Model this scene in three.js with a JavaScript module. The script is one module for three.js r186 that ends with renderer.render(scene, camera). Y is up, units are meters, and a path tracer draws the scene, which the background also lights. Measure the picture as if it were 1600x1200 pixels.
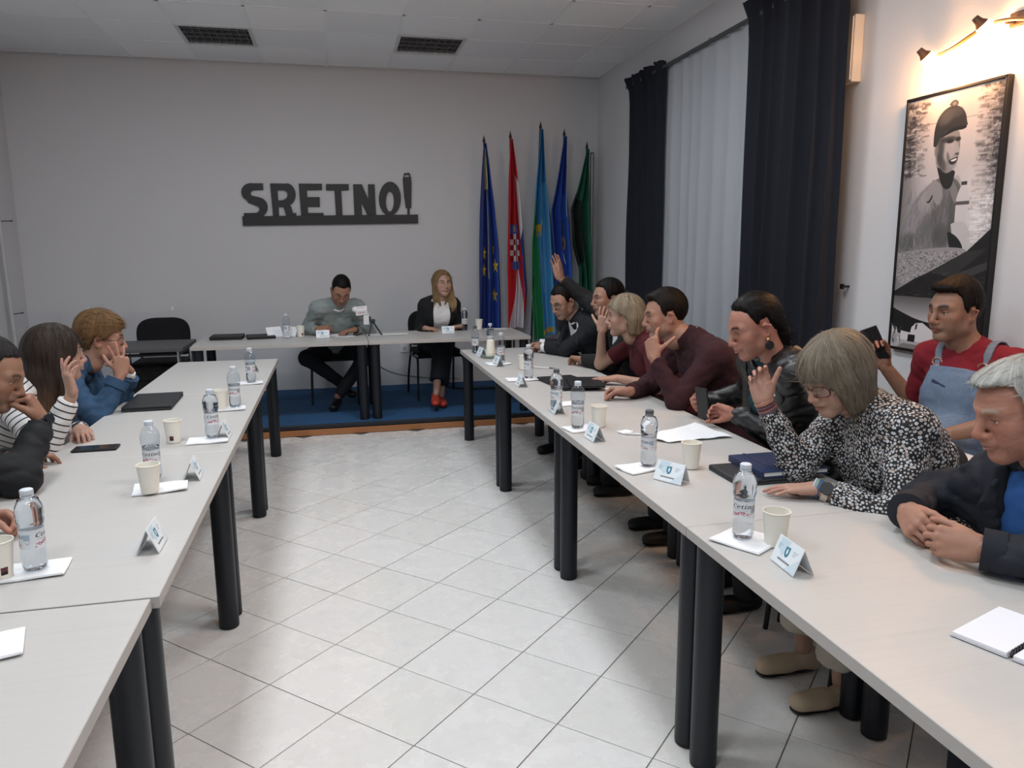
import * as THREE from 'three';
import { RoundedBoxGeometry } from 'three/addons/geometries/RoundedBoxGeometry.js';
import { mergeGeometries } from 'three/addons/utils/BufferGeometryUtils.js';
import { ImprovedNoise } from 'three/addons/math/ImprovedNoise.js';
import { RectAreaLightUniformsLib } from 'three/addons/lights/RectAreaLightUniformsLib.js';

// ------------------------------------------------------------ camera, light, exposure
const scene = new THREE.Scene();
scene.background = new THREE.Color(0x05070b);              // night outside, the room is closed
const camera = new THREE.PerspectiveCamera(2 * Math.atan(600 / 1191.1) * 180 / Math.PI, 1600 / 1200, 0.05, 60);
camera.position.set(0, 1.538, 0);
camera.rotation.set(-0.1757, -0.2264, -0.0076, 'YXZ');
const renderer = new THREE.WebGLRenderer({ antialias: true });
renderer.toneMapping = THREE.LinearToneMapping;
renderer.toneMappingExposure = 1.0;
renderer.shadowMap.enabled = true;
RectAreaLightUniformsLib.init();
const PANEL_LIGHT = 25.0, PANEL_GLOW = 6, SPOT_LIGHT = 0.7, SPOT_GLOW = 14;

// ------------------------------------------------------------ helpers
const V = (x, y, z) => new THREE.Vector3(x, y, z);
const A3 = (a) => new THREE.Vector3(a[0], a[1], a[2]);
let seed = 12345;
const rnd = () => { seed = (seed * 1664525 + 1013904223) >>> 0; return seed / 4294967296; };
const rr = (a, b) => a + (b - a) * rnd();
const perlin = new ImprovedNoise();
const noise = (x, y, z) => perlin.noise(x + 31.7, y + 11.3, z + 57.1);
const used = {};
function numbered(n) { const k = used[n] = (used[n] ?? -1) + 1; return k ? n + '_' + String(k).padStart(3, '0') : n; }
function tag(o, label, category, group) { if (label) o.userData.label = label; if (category) o.userData.category = category; if (group) o.userData.group = group; return o; }
function thing(name, label, category, p = [0, 0, 0], turn = 0, group) {
  const o = new THREE.Group(); o.name = numbered(name); o.position.set(...p); o.rotation.y = turn; scene.add(o);
  return tag(o, label, category, group);
}
function mesh(name, geo, mat, parent, label) {
  if (Array.isArray(geo)) geo = merged(geo);
  const m = new THREE.Mesh(geo, mat); m.name = parent === scene ? numbered(name) : name; m.castShadow = m.receiveShadow = true;
  parent.add(m); if (label) m.userData.label = label; return m;
}
function struct(name, geo, mat, parent = scene) { const m = mesh(name, geo, mat, parent); m.userData.kind = 'structure'; return m; }
function copyOf(src, name, label, p, turn, group) {
  const c = src.clone(); c.name = numbered(name); c.userData = { ...src.userData, label }; if (group) c.userData.group = group;
  c.position.set(...p); c.rotation.y = turn; scene.add(c); return c;
}
function merged(list) {
  const all = list.map((g) => { g = g.index ? g.toNonIndexed() : g; for (const k of Object.keys(g.attributes)) if (!['position', 'normal', 'uv'].includes(k)) g.deleteAttribute(k); return g; });
  return mergeGeometries(all);
}
const box = (w, h, d, x = 0, y = 0, z = 0, r = 0.003, s = 1) => new RoundedBoxGeometry(w, h, d, s, Math.min(r, w / 2.01, h / 2.01, d / 2.01)).translate(x, y, z);
const plainBox = (w, h, d, x = 0, y = 0, z = 0) => new THREE.BoxGeometry(w, h, d).translate(x, y, z);
const cyl = (r0, r1, h, x = 0, y = 0, z = 0, n = 24) => new THREE.CylinderGeometry(r0, r1, h, n).translate(x, y, z);
const lathe = (pts, n = 32) => new THREE.LatheGeometry(pts.map((p) => new THREE.Vector2(p[0], p[1])), n);
const tube = (pts, r, n = 24, s = 8) => new THREE.TubeGeometry(new THREE.CatmullRomCurve3(pts.map(A3)), n, r, s);
function rod(a, b, r, n = 12, r2 = r) {
  a = A3(a); b = A3(b); const d = b.clone().sub(a), g = new THREE.CylinderGeometry(r2, r, d.length(), n);
  g.applyQuaternion(new THREE.Quaternion().setFromUnitVectors(V(0, 1, 0), d.clone().normalize())); return g.translate(...a.add(b).multiplyScalar(0.5).toArray());
}
function canvasTex(w, h, draw, { repeat, srgb = true } = {}) {
  const c = document.createElement('canvas'); c.width = w; c.height = h; draw(c.getContext('2d'), w, h);
  const t = new THREE.CanvasTexture(c); if (srgb) t.colorSpace = THREE.SRGBColorSpace; t.wrapS = t.wrapT = THREE.RepeatWrapping; t.magFilter = THREE.LinearFilter; if (repeat) t.repeat.set(...repeat); return t;
}
const lin = (hex) => new THREE.Color(hex);
const std = (color, roughness = 0.6, extra = {}) => new THREE.MeshStandardMaterial({ color, roughness, ...extra });
const phys = (color, roughness = 0.6, extra = {}) => new THREE.MeshPhysicalMaterial({ color, roughness, ...extra });
// value-noise image, tiling, for grain and relief
function noiseTex(n, cells, oct, lo, hi, seed0, srgb = false, sx = 1, sy = 1) {
  const d = new Uint8Array(n * n * 4);
  const hash = (x, y, m) => { const s = Math.sin((x % m) * 127.1 + (y % m) * 311.7 + seed0 * 74.7) * 43758.5453; return s - Math.floor(s); };
  for (let j = 0; j < n; j++) for (let i = 0; i < n; i++) {
    let v = 0, a = 0.5, c = cells, tot = 0;
    for (let o = 0; o < oct; o++) {
      const cx = Math.max(1, Math.round(c * sx)), cy = Math.max(1, Math.round(c * sy)), x = i / n * cx, y = j / n * cy, x0 = Math.floor(x), y0 = Math.floor(y), fx = x - x0, fy = y - y0;
      const u = fx * fx * (3 - 2 * fx), w = fy * fy * (3 - 2 * fy), H = (p, q) => hash((p + cx) % cx + o * 17, (q + cy) % cy + o * 29, 1e6);
      v += a * ((H(x0, y0) * (1 - u) + H((x0 + 1) % cx, y0) * u) * (1 - w) + (H(x0, (y0 + 1) % cy) * (1 - u) + H((x0 + 1) % cx, (y0 + 1) % cy) * u) * w); tot += a; a *= 0.5; c *= 2;
    }
    const q = Math.round(255 * (lo + (hi - lo) * v / tot)), k = (j * n + i) * 4; d[k] = d[k + 1] = d[k + 2] = q; d[k + 3] = 255;
  }
  const t = new THREE.DataTexture(d, n, n); t.wrapS = t.wrapT = THREE.RepeatWrapping; t.magFilter = THREE.LinearFilter; t.needsUpdate = true; if (srgb) t.colorSpace = THREE.SRGBColorSpace; return t;
}
const rep = (t, x, y) => { const c = t.clone(); c.repeat.set(x, y); return c; };
const T_soft = noiseTex(256, 6, 4, 0, 1, 1), T_fine = noiseTex(256, 40, 3, 0, 1, 2);
const T_weave = canvasTex(64, 64, (g) => { g.fillStyle = '#808080'; g.fillRect(0, 0, 64, 64); for (let i = 0; i < 16; i++) for (let j = 0; j < 16; j++) { g.fillStyle = (i + j) % 2 ? '#b0b0b0' : '#606060'; g.fillRect(i * 4, j * 4, 4, 3); } }, { srgb: false });
const T_lam = canvasTex(256, 256, (g, w) => { g.fillStyle = '#fbfbfa'; g.fillRect(0, 0, w, w); for (let i = 0; i < 900; i++) { g.fillStyle = `rgba(150,140,130,${rr(0.005, 0.022)})`; g.fillRect(rr(-40, w), rr(0, w), rr(20, 120), 1); } });

// ------------------------------------------------------------ common materials
const M = {
  wall: std(0xd2d2d4, 0.92, { bumpMap: rep(T_fine, 1.5, 1.5), bumpScale: 0.0006 }),
  ceiling: std(0xf2f3f4, 0.95, { bumpMap: rep(T_fine, 4, 4), bumpScale: 0.0008 }),
  laminate: std(0xc1bfbc, 0.42, { map: T_lam }),
  edgeBand: std(0xb0aca8, 0.5),
  blackLeg: std(0x171b22, 0.42, { metalness: 0.25 }),
  black: std(0x0e0f12, 0.55), blackFabric: std(0x0c0d10, 0.95, { bumpMap: rep(T_weave, 30, 30), bumpScale: 0.0006 }),
  chrome: std(0xc8cacc, 0.18, { metalness: 1 }), steel: std(0x9a9a98, 0.35, { metalness: 0.9 }),
  white: std(0xe8e8e6, 0.7), paper: std(0xeef0f2, 0.85), cream: std(0xe8e5da, 0.75), greyPlastic: std(0xb9bcc0, 0.5),
};
// ------------------------------------------------------------ room shell
const XL = -2.9, XR = 2.881, ZB = -8.24, ZF = 3.3, HC = 3.344;
{
  struct('wall_back', plainBox(XR - XL + 0.4, HC + 0.3, 0.2, (XR + XL) / 2, HC / 2, ZB - 0.1), M.wall);
  struct('wall_front', plainBox(XR - XL + 0.4, HC + 0.3, 0.2, (XR + XL) / 2, HC / 2, ZF + 0.1), M.wall);
  struct('wall_left', plainBox(0.2, HC + 0.3, ZF - ZB, XL - 0.1, HC / 2, (ZF + ZB) / 2), M.wall);
  // right wall with the window opening that the curtains hang in front of
  const w0 = -6.6, w1 = -4.5, s0 = 0.9, s1 = 2.85;
  struct('wall_right', [plainBox(0.2, HC + 0.3, w0 - ZB, XR + 0.1, HC / 2, (w0 + ZB) / 2), plainBox(0.2, HC + 0.3, ZF - w1, XR + 0.1, HC / 2, (ZF + w1) / 2),
    plainBox(0.2, s0 + 0.15, w1 - w0, XR + 0.1, (s0 - 0.15) / 2, (w0 + w1) / 2), plainBox(0.2, HC + 0.15 - s1, w1 - w0, XR + 0.1, (HC + 0.15 + s1) / 2, (w0 + w1) / 2)], M.wall);
  const wf = new THREE.Group(); wf.name = 'window_1'; wf.userData.kind = 'structure'; scene.add(wf);
  const wm = std(0xdedede, 0.5), zc = (w0 + w1) / 2, xw = XR + 0.13;
  mesh('window_frame', [box(0.07, 0.06, w1 - w0, xw, s0 + 0.03, zc), box(0.07, 0.06, w1 - w0, xw, s1 - 0.03, zc), ...[w0 + 0.03, zc, w1 - 0.03].map((z) => box(0.07, s1 - s0 - 0.12, 0.06, xw, (s0 + s1) / 2, z))], wm, wf);
  for (const k of [-1, 1]) mesh('pane', plainBox(0.006, s1 - s0 - 0.1, (w1 - w0) / 2 - 0.08, xw, (s0 + s1) / 2, zc + k * (w1 - w0) / 4), phys(0xffffff, 0.02, { transmission: 1, thickness: 0 }), wf);
}
// floor: square stoneware laid diagonally, grey joints
{
  const fl = new THREE.Group(); fl.name = 'floor'; fl.userData.kind = 'structure'; scene.add(fl);
  mesh('grout_bed', plainBox(XR - XL + 0.2, 0.1, ZF - ZB + 0.2, (XR + XL) / 2, -0.0535, (ZF + ZB) / 2), std(0x77716b, 0.95), fl);
  const vein = [0, 1, 2, 3].map((k) => canvasTex(256, 256, (g, w) => {
    g.fillStyle = ['#e0dedb', '#dedcd9', '#e1dfdc', '#dddbd7'][k]; g.fillRect(0, 0, w, w);
    for (let i = 0; i < 90; i++) { g.fillStyle = `rgba(${rnd() > 0.5 ? '245,243,240' : '190,184,176'},${rr(0.02, 0.06)})`; g.beginPath(); g.ellipse(rr(0, w), rr(0, w), rr(6, 50), rr(4, 18), rr(0, 3), 0, 7); g.fill(); }
    for (let i = 0; i < 500; i++) { g.fillStyle = `rgba(120,112,104,${rr(0.03, 0.12)})`; g.fillRect(rr(0, w), rr(0, w), rr(1, 3), rr(1, 2)); }
  }));
  const mats = vein.map((t) => std(0xffffff, 0.36, { map: t, roughnessMap: rep(T_soft, 1, 1) })).map((m) => { m.roughness = 0.5; return m; });
  const e1 = [0.234, -0.234], e2 = [0.2355, 0.2335], o = [-0.0591, -2.4136], S = 0.331 - 0.0035;
  const g0 = box(S, 0.012, S, 0, 0, 0, 0.0012), gs = [0, 1, 2, 3].map((q) => g0.clone().rotateY(q * Math.PI / 2)), rest = [];
  const list = [];
  for (let i = -30; i <= 30; i++) for (let j = -30; j <= 30; j++) {
    const x = o[0] + (i + 0.5) * e1[0] + (j + 0.5) * e2[0], z = o[1] + (i + 0.5) * e1[1] + (j + 0.5) * e2[1];
    if (x < XL + 0.2 || x > XR - 0.2 || z < -6.62 || z > ZF - 0.2) continue;
    const front = z < -1.0 && Math.abs(x) < 2.35 && Math.abs(x - 0.3) < -z * 0.9 + 0.6;
    list.push([front ? Math.abs(x - 0.35) * 1.2 - z * 0.25 : 99, x, z]);
  }
  list.sort((a, b) => a[0] - b[0]);
  list.forEach(([d, x, z], k) => {
    const q = Math.floor(rnd() * 4), v = Math.floor(rnd() * 4), dy = rr(-0.0004, 0.0004);
    if (k < 300 && d < 99) { const m = mesh('tile', gs[q], mats[v], fl); m.position.set(x, -0.006 + dy, z); m.rotation.y = Math.PI / 4 + 0.001; }
    else rest.push(g0.clone().rotateY(Math.PI / 4).translate(x, -0.006 + dy, z));
  });
  const m = mesh('tile', merged(rest), mats[0], fl); m.userData.kind = 'stuff';
}
// suspended ceiling of square boards, with recessed luminaires
const DARK = [[-0.87, -7.3], [0.93, -7.25]], LIT = [[-0.87, -4.9], [0.93, -4.9], [-0.87, -2.5], [0.93, -2.5], [-0.87, -0.1], [0.93, -0.1]];
{
  const c = new THREE.Group(); c.name = 'ceiling'; c.userData.kind = 'structure'; scene.add(c);
  mesh('ceiling_slab', plainBox(XR - XL + 0.4, 0.15, ZF - ZB + 0.4, (XR + XL) / 2, HC + 0.19, (ZF + ZB) / 2), M.ceiling, c);
  const S = 0.597, g = box(S, 0.015, S, 0, 0, 0, 0.002), cut = [];
  const tiles = [0xf0f2f4, 0xebedef, 0xf3f4f5].map((h) => std(h, 0.95, { bumpMap: rep(T_fine, 2, 2), bumpScale: 0.001 })), rest = [];
  for (let i = -5; i < 6; i++) for (let j = -1; j < 20; j++) {
    const x0 = Math.max(XL, 0.03 + i * 0.6), x1 = Math.min(XR, 0.63 + i * 0.6), z0 = Math.max(ZB, -7.6 + j * 0.6), z1 = Math.min(ZF, -7.0 + j * 0.6);
    if (x1 - x0 < 0.05 || z1 - z0 < 0.05) continue;
    const x = (x0 + x1) / 2, z = (z0 + z1) / 2;
    if ([...DARK, ...LIT].some(([a, b]) => Math.abs(a - x) < 0.3 && Math.abs(b - z) < 0.3)) continue;
    const geo = x1 - x0 > 0.59 && z1 - z0 > 0.59 ? g : box(x1 - x0 - 0.003, 0.015, z1 - z0 - 0.003, 0, 0, 0, 0.002);
    if (z < -4.6) mesh('ceiling_tile', geo, tiles[Math.floor(rnd() * 3)], c).position.set(x, HC + 0.0075 + rr(0, 0.0012), z);
    else rest.push(geo.clone().translate(x, HC + 0.0075, z));
  }
  mesh('ceiling_tile', merged(rest), tiles[0], c).userData.kind = 'stuff';
  const tb = std(0xeceef0, 0.7), bars = [];
  for (let i = -4; i < 6; i++) bars.push(plainBox(0.024, 0.004, ZF - ZB, 0.03 + i * 0.6, HC - 0.0005, (ZF + ZB) / 2));
  for (let j = -1; j < 20; j++) bars.push(plainBox(XR - XL, 0.004, 0.024, (XR + XL) / 2, HC - 0.0005, -7.6 + j * 0.6));
  mesh('grid_rail', merged(bars), tb, c).userData.kind = 'stuff';
}
function luminaire(x, z, lit, label) {
  const t = thing('ceiling_light', label, 'ceiling light', [x, HC, z]);
  mesh('frame', [box(0.6, 0.016, 0.03, 0, 0, 0.285), box(0.6, 0.016, 0.03, 0, 0, -0.285), box(0.03, 0.016, 0.54, 0.285, 0, 0), box(0.03, 0.016, 0.54, -0.285, 0, 0)], std(0xc9cbcd, 0.5), t);
  mesh('housing', [plainBox(0.58, 0.01, 0.58, 0, 0.1, 0), plainBox(0.01, 0.1, 0.58, -0.285, 0.05, 0), plainBox(0.01, 0.1, 0.58, 0.285, 0.05, 0), plainBox(0.58, 0.1, 0.01, 0, 0.05, -0.285), plainBox(0.58, 0.1, 0.01, 0, 0.05, 0.285)], std(lit ? 0xdddddd : 0x88898a, 0.6), t);
  if (lit) {
    mesh('diffuser', plainBox(0.54, 0.006, 0.54, 0, 0.004, 0), new THREE.MeshStandardMaterial({ color: 0xeeeeee, roughness: 0.6, emissive: 0xf3f9ff, emissiveIntensity: PANEL_GLOW }), t);
    const l = new THREE.RectAreaLight(0xf3f9ff, PANEL_LIGHT, 0.54, 0.54); l.position.set(0, -0.012, 0); l.rotation.x = -Math.PI / 2; t.add(l);
  } else {
    const lm = std(0x6f7072, 0.45, { metalness: 0.5 });
    for (let i = 0; i < 4; i++) mesh('fluorescent_tube', rod([-0.26, 0.06, -0.21 + i * 0.14], [0.26, 0.06, -0.21 + i * 0.14], 0.013), std(0xaaaaaa, 0.4), t);
    for (let i = 0; i < 9; i++) mesh('louvre', plainBox(0.003, 0.035, 0.54, -0.24 + i * 0.06, 0.012, 0), lm, t);
    for (let i = 0; i < 4; i++) mesh('reflector', box(0.54, 0.03, 0.012, 0, 0.012, -0.2 + i * 0.135, 0.002), lm, t);
  }
}
luminaire(...DARK[0], false, 'unlit square louvre ceiling light above the first stage table, the one nearer the sign');
luminaire(...DARK[1], false, 'unlit square louvre ceiling light nearer the flags and the curtains');
LIT.forEach(([x, z], i) => luminaire(x, z, true, `lit ceiling panel over the ${x < 0 ? 'striped shirt row' : 'leather jacket row'}, ${['nearest the stage', 'midway down the room', 'nearest the rear wall'][i >> 1]}`));

// stage: low platform, blue carpet, dark nosing, wooden strip at the floor
const STAGE_Y = 0.09, ZS = -6.46;
{
  const st = new THREE.Group(); st.name = 'floor_stage'; st.userData.kind = 'structure'; scene.add(st);
  const carpet = std(0x123a68, 1, { map: canvasTex(512, 512, (g, w) => {
    g.fillStyle = '#7f8a9c'; g.fillRect(0, 0, w, w);
    for (let i = 0; i < 14000; i++) { const q = Math.floor(rr(70, 190)); g.fillStyle = `rgba(${q},${q},${q},0.35)`; g.fillRect(rr(0, w), rr(0, w), rr(1, 4), rr(1, 2)); }
  }, { repeat: [3, 3] }), bumpMap: rep(T_fine, 12, 12), bumpScale: 0.002 });
  carpet.color.set(0x4c93c4);
  mesh('stage_body', plainBox(XR - XL, STAGE_Y - 0.012, ZS - ZB - 0.02, (XR + XL) / 2, (STAGE_Y - 0.012) / 2, (ZS - 0.02 + ZB) / 2), std(0x1b2027, 0.8), st);
  mesh('carpet', box(XR - XL, 0.012, ZS - ZB - 0.03, (XR + XL) / 2, STAGE_Y - 0.006, (ZS - 0.03 + ZB) / 2, 0.004), carpet, st);
  mesh('nosing', [box(XR - XL, 0.035, 0.03, (XR + XL) / 2, STAGE_Y - 0.016, ZS - 0.013, 0.005)], std(0x12161d, 0.5), st);
  const wood = std(0xb47f55, 0.55, { map: canvasTex(512, 64, (g, w, h) => { g.fillStyle = '#e8dccd'; g.fillRect(0, 0, w, h); for (let i = 0; i < 120; i++) { g.fillStyle = `rgba(120,80,50,${rr(0.03, 0.15)})`; g.fillRect(rr(-60, w), rr(0, h), rr(40, 260), rr(0.6, 2)); } }) });
  mesh('wood_strip', [box(XR - XL, 0.05, 0.016, (XR + XL) / 2, 0.028, ZS + 0.004, 0.003)], wood, st);
}
// skirting along the long walls
const skirt = std(0x9a938b, 0.6);
struct('baseboard_right', box(0.012, 0.08, ZF - ZS - 0.05, XR - 0.006, 0.04, (ZF + ZS) / 2 + 0.02), skirt);
struct('baseboard_left', box(0.012, 0.08, ZF - ZS - 0.05, XL + 0.006, 0.04, (ZF + ZS) / 2 + 0.02), skirt);

// ------------------------------------------------------------ black cut-out lettering on the back wall
{
  const P = (u, v) => new THREE.Vector2(-1.0925108 + 0.0014351 * u - 0.0000679 * v, 2.49573 + 0.0000101 * u - 0.0014342 * v);
  const ink = std(0x101013, 0.45);
  const t = thing('wall_lettering', 'large black cut-out greeting letters standing on a bar on the back wall', 'sign', [0.02, 1.8, ZB]);
  const shape = (pts) => new THREE.Shape(pts.map(([u, v]) => P(u, v)));
  const hole = (pts) => new THREE.Path(pts.map(([u, v]) => P(u, v)));
  const ext = (s, d = 0.022) => new THREE.ExtrudeGeometry(s, { depth: d, bevelEnabled: true, bevelSize: 0.0012, bevelThickness: 0.0012, bevelSegments: 1, curveSegments: 10 }).translate(-0.02, -1.8, 0.003);
  const arc = (cu, cv, ru, rv, a0, a1, n) => Array.from({ length: n + 1 }, (_, i) => { const a = (a0 + (a1 - a0) * i / n) * Math.PI / 180; return [cu + ru * Math.cos(a), cv + rv * Math.sin(a)]; });
  mesh('base_bar', ext(shape([[180, 433], [1402, 427], [1404, 487], [183, 495]]), 0.03), ink, t);
  const S = shape([[318, 209], [320, 252], [262, 253], ...arc(262, 273, 26, 20, -90, -180, 5).slice(1), ...arc(262, 277, 28, 18, 180, 110, 4), [300, 306], ...arc(286, 370, 62, 66, -70, 62, 10), [324, 432], [190, 434], [190, 411], [262, 410], ...arc(262, 384, 32, 27, 80, -75, 8), [222, 340], ...arc(238, 268, 62, 60, 118, 268, 12), [250, 209]]);
  const R = shape([[368, 209], [470, 210], ...arc(478, 284, 60, 76, -88, 78, 12), [505, 362], [520, 412], [541, 412], [541, 434], [476, 434], [456, 368], [422, 368], [424, 434], [386, 434]]);
  R.holes.push(hole([[416, 253], [452, 253], ...arc(452, 286, 32, 33, -88, 88, 8), [452, 324], [419, 324]]));
  const Ee = shape([[561, 210], [718, 210], [718, 251], [614, 252], [617, 302], [702, 302], [703, 367], [619, 367], [622, 412], [729, 412], [729, 434], [577, 434]]);
  const Tt = shape([[748, 212], [904, 212], [904, 252], [852, 253], [861, 433], [818, 433], [807, 253], [749, 253]]);
  const N = shape([[937, 213], [996, 213], [1044, 318], [1042, 213], [1086, 213], [1099, 430], [1040, 431], [994, 335], [1000, 431], [948, 432]]);
  const O = shape(arc(1198, 312, 78, 118, 0, 360, 32)); O.holes.push(hole(arc(1198, 332, 29, 72, 0, 360, 24)));
  [S, R, Ee, Tt, N, O].forEach((s) => mesh('letter', ext(s), ink, t));
  const ex = shape([[1289, 176], [1299, 133], [1336, 132], [1347, 166], [1351, 205], [1352, 376], [1340, 378], [1341, 428], [1328, 428], [1326, 378], [1315, 378], [1302, 300]]);
  ex.holes.push(hole([[1301, 143], [1334, 143], [1336, 159], [1298, 160]]));
  mesh('letter', ext(ex), ink, t, 'lamp-shaped exclamation mark');
}

// ------------------------------------------------------------ curtains on the window wall
function pleated(z0, z1, y0, y1, depth, pleats, amp, x, seedN, flare = 0) {
  const nu = pleats * 10, nv = 26, g = new THREE.PlaneGeometry(1, 1, nu, nv), p = g.attributes.position;
  for (let i = 0; i < p.count; i++) {
    const u = p.getX(i) + 0.5, v = p.getY(i) + 0.5, ph = u * pleats * Math.PI * 2 + 2.6 * noise(u * 4 + seedN, v * 0.5, seedN);
    const soft = 0.6 + 0.6 * noise(u * 6 + seedN * 3, v * 0.7, 1.5), top = Math.max(0, (v - 0.955) / 0.045);
    const wob = 0.012 * noise(u * 4, v * 3 + seedN, seedN);
    p.setXYZ(i, x - depth * 0.5 - amp * soft * Math.sin(ph) * (0.72 + 0.28 * (1 - v)) - flare * top * (0.5 + 0.5 * Math.sin(ph * 1.0)) + wob, y0 + (y1 - y0) * v + top * 0.012 * Math.sin(ph * 2 + 1), z0 + (z1 - z0) * u + 0.012 * Math.sin(ph * 1.0 + 1.4) - flare * 0.4 * top * (u < 0.1 ? 1 : 0));
  }
  const uv = g.attributes.uv; for (let i = 0; i < uv.count; i++) uv.setXY(i, uv.getX(i) * (z1 - z0) * 1.6, uv.getY(i) * (y1 - y0));
  g.computeVertexNormals();
  const back = g.clone(); const bp = back.attributes.position, bn = g.attributes.normal; for (let i = 0; i < bp.count; i++) bp.setXYZ(i, bp.getX(i) - bn.getX(i) * 0.0015, bp.getY(i) - bn.getY(i) * 0.0015, bp.getZ(i) - bn.getZ(i) * 0.0015);
  back.setIndex(Array.from(back.index.array).reverse()); back.computeVertexNormals();
  return merged([g, back]);
}
{
  const navy = phys(0x0e121e, 0.9, { sheen: 0.3, sheenColor: lin(0x1c2236), sheenRoughness: 0.5, bumpMap: rep(T_weave, 60, 60), bumpScale: 0.0003 });
  const voile = phys(0xb4b8be, 0.9, { transmission: 0.2, thickness: 0, side: THREE.DoubleSide });
  const t1 = thing('curtain', 'narrow dark navy curtain at the far end of the window, beside the flags', 'curtain', [XR - 0.1, 0.1, -6.63]);
  mesh('curtain_cloth', pleated(-0.40, 0.36, 0.0, 2.98, 0.05, 5, 0.04, 0.02, 2, 0.05), navy, t1);
  const t2 = thing('sheer_curtain', 'sheer white voile hanging between the two navy curtains', 'sheer curtain', [XR - 0.08, 0.1, -5.53]);
  mesh('voile', pleated(-0.85, 0.85, 0.0, 2.93, 0.03, 9, 0.02, 0.02, 5, 0), voile, t2);
  const t3 = thing('curtain', 'wide dark navy curtain between the sheer voile and the miner poster', 'curtain', [XR - 0.12, 0.1, -4.36]);
  mesh('curtain_cloth', pleated(-0.50, 0.50, 0.0, 3.02, 0.05, 7, 0.055, 0.02, 9, 0.05), navy, t3);
  const t4 = thing('curtain_rod', 'thin grey curtain track running above the sheer voile', 'curtain rod', [XR - 0.1, 3.03, -5.5]);
  mesh('track', box(0.02, 0.03, 3.3, 0, 0, 0, 0.004), std(0x55565a, 0.4, { metalness: 0.5 }), t4);
  for (const z of [-1.5, 0, 1.5]) mesh('bracket', box(0.1, 0.015, 0.02, 0.045, 0.02, z), M.steel, t4);
  const h = thing('tie_hook', 'small dark tieback hook on the wall beside the wide navy curtain', 'hook', [XR, 1.31, -3.86]);
  mesh('hook', [rod([0, 0, 0], [-0.045, 0, 0], 0.006), box(0.012, 0.03, 0.03, -0.045, 0, 0)], M.black, h);
  const cb = thing('wall_casing', 'slim white casing box high on the wall beside the wide navy curtain', 'casing', [XR, 2.43, -3.94]);
  mesh('casing', box(0.06, 0.35, 0.12, -0.03, 0.175, 0, 0.006), std(0xcfcbc4, 0.5), cb); mesh('lid', box(0.008, 0.33, 0.1, -0.063, 0.175, 0, 0.003), std(0xd8d4cc, 0.5), cb);
}

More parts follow.
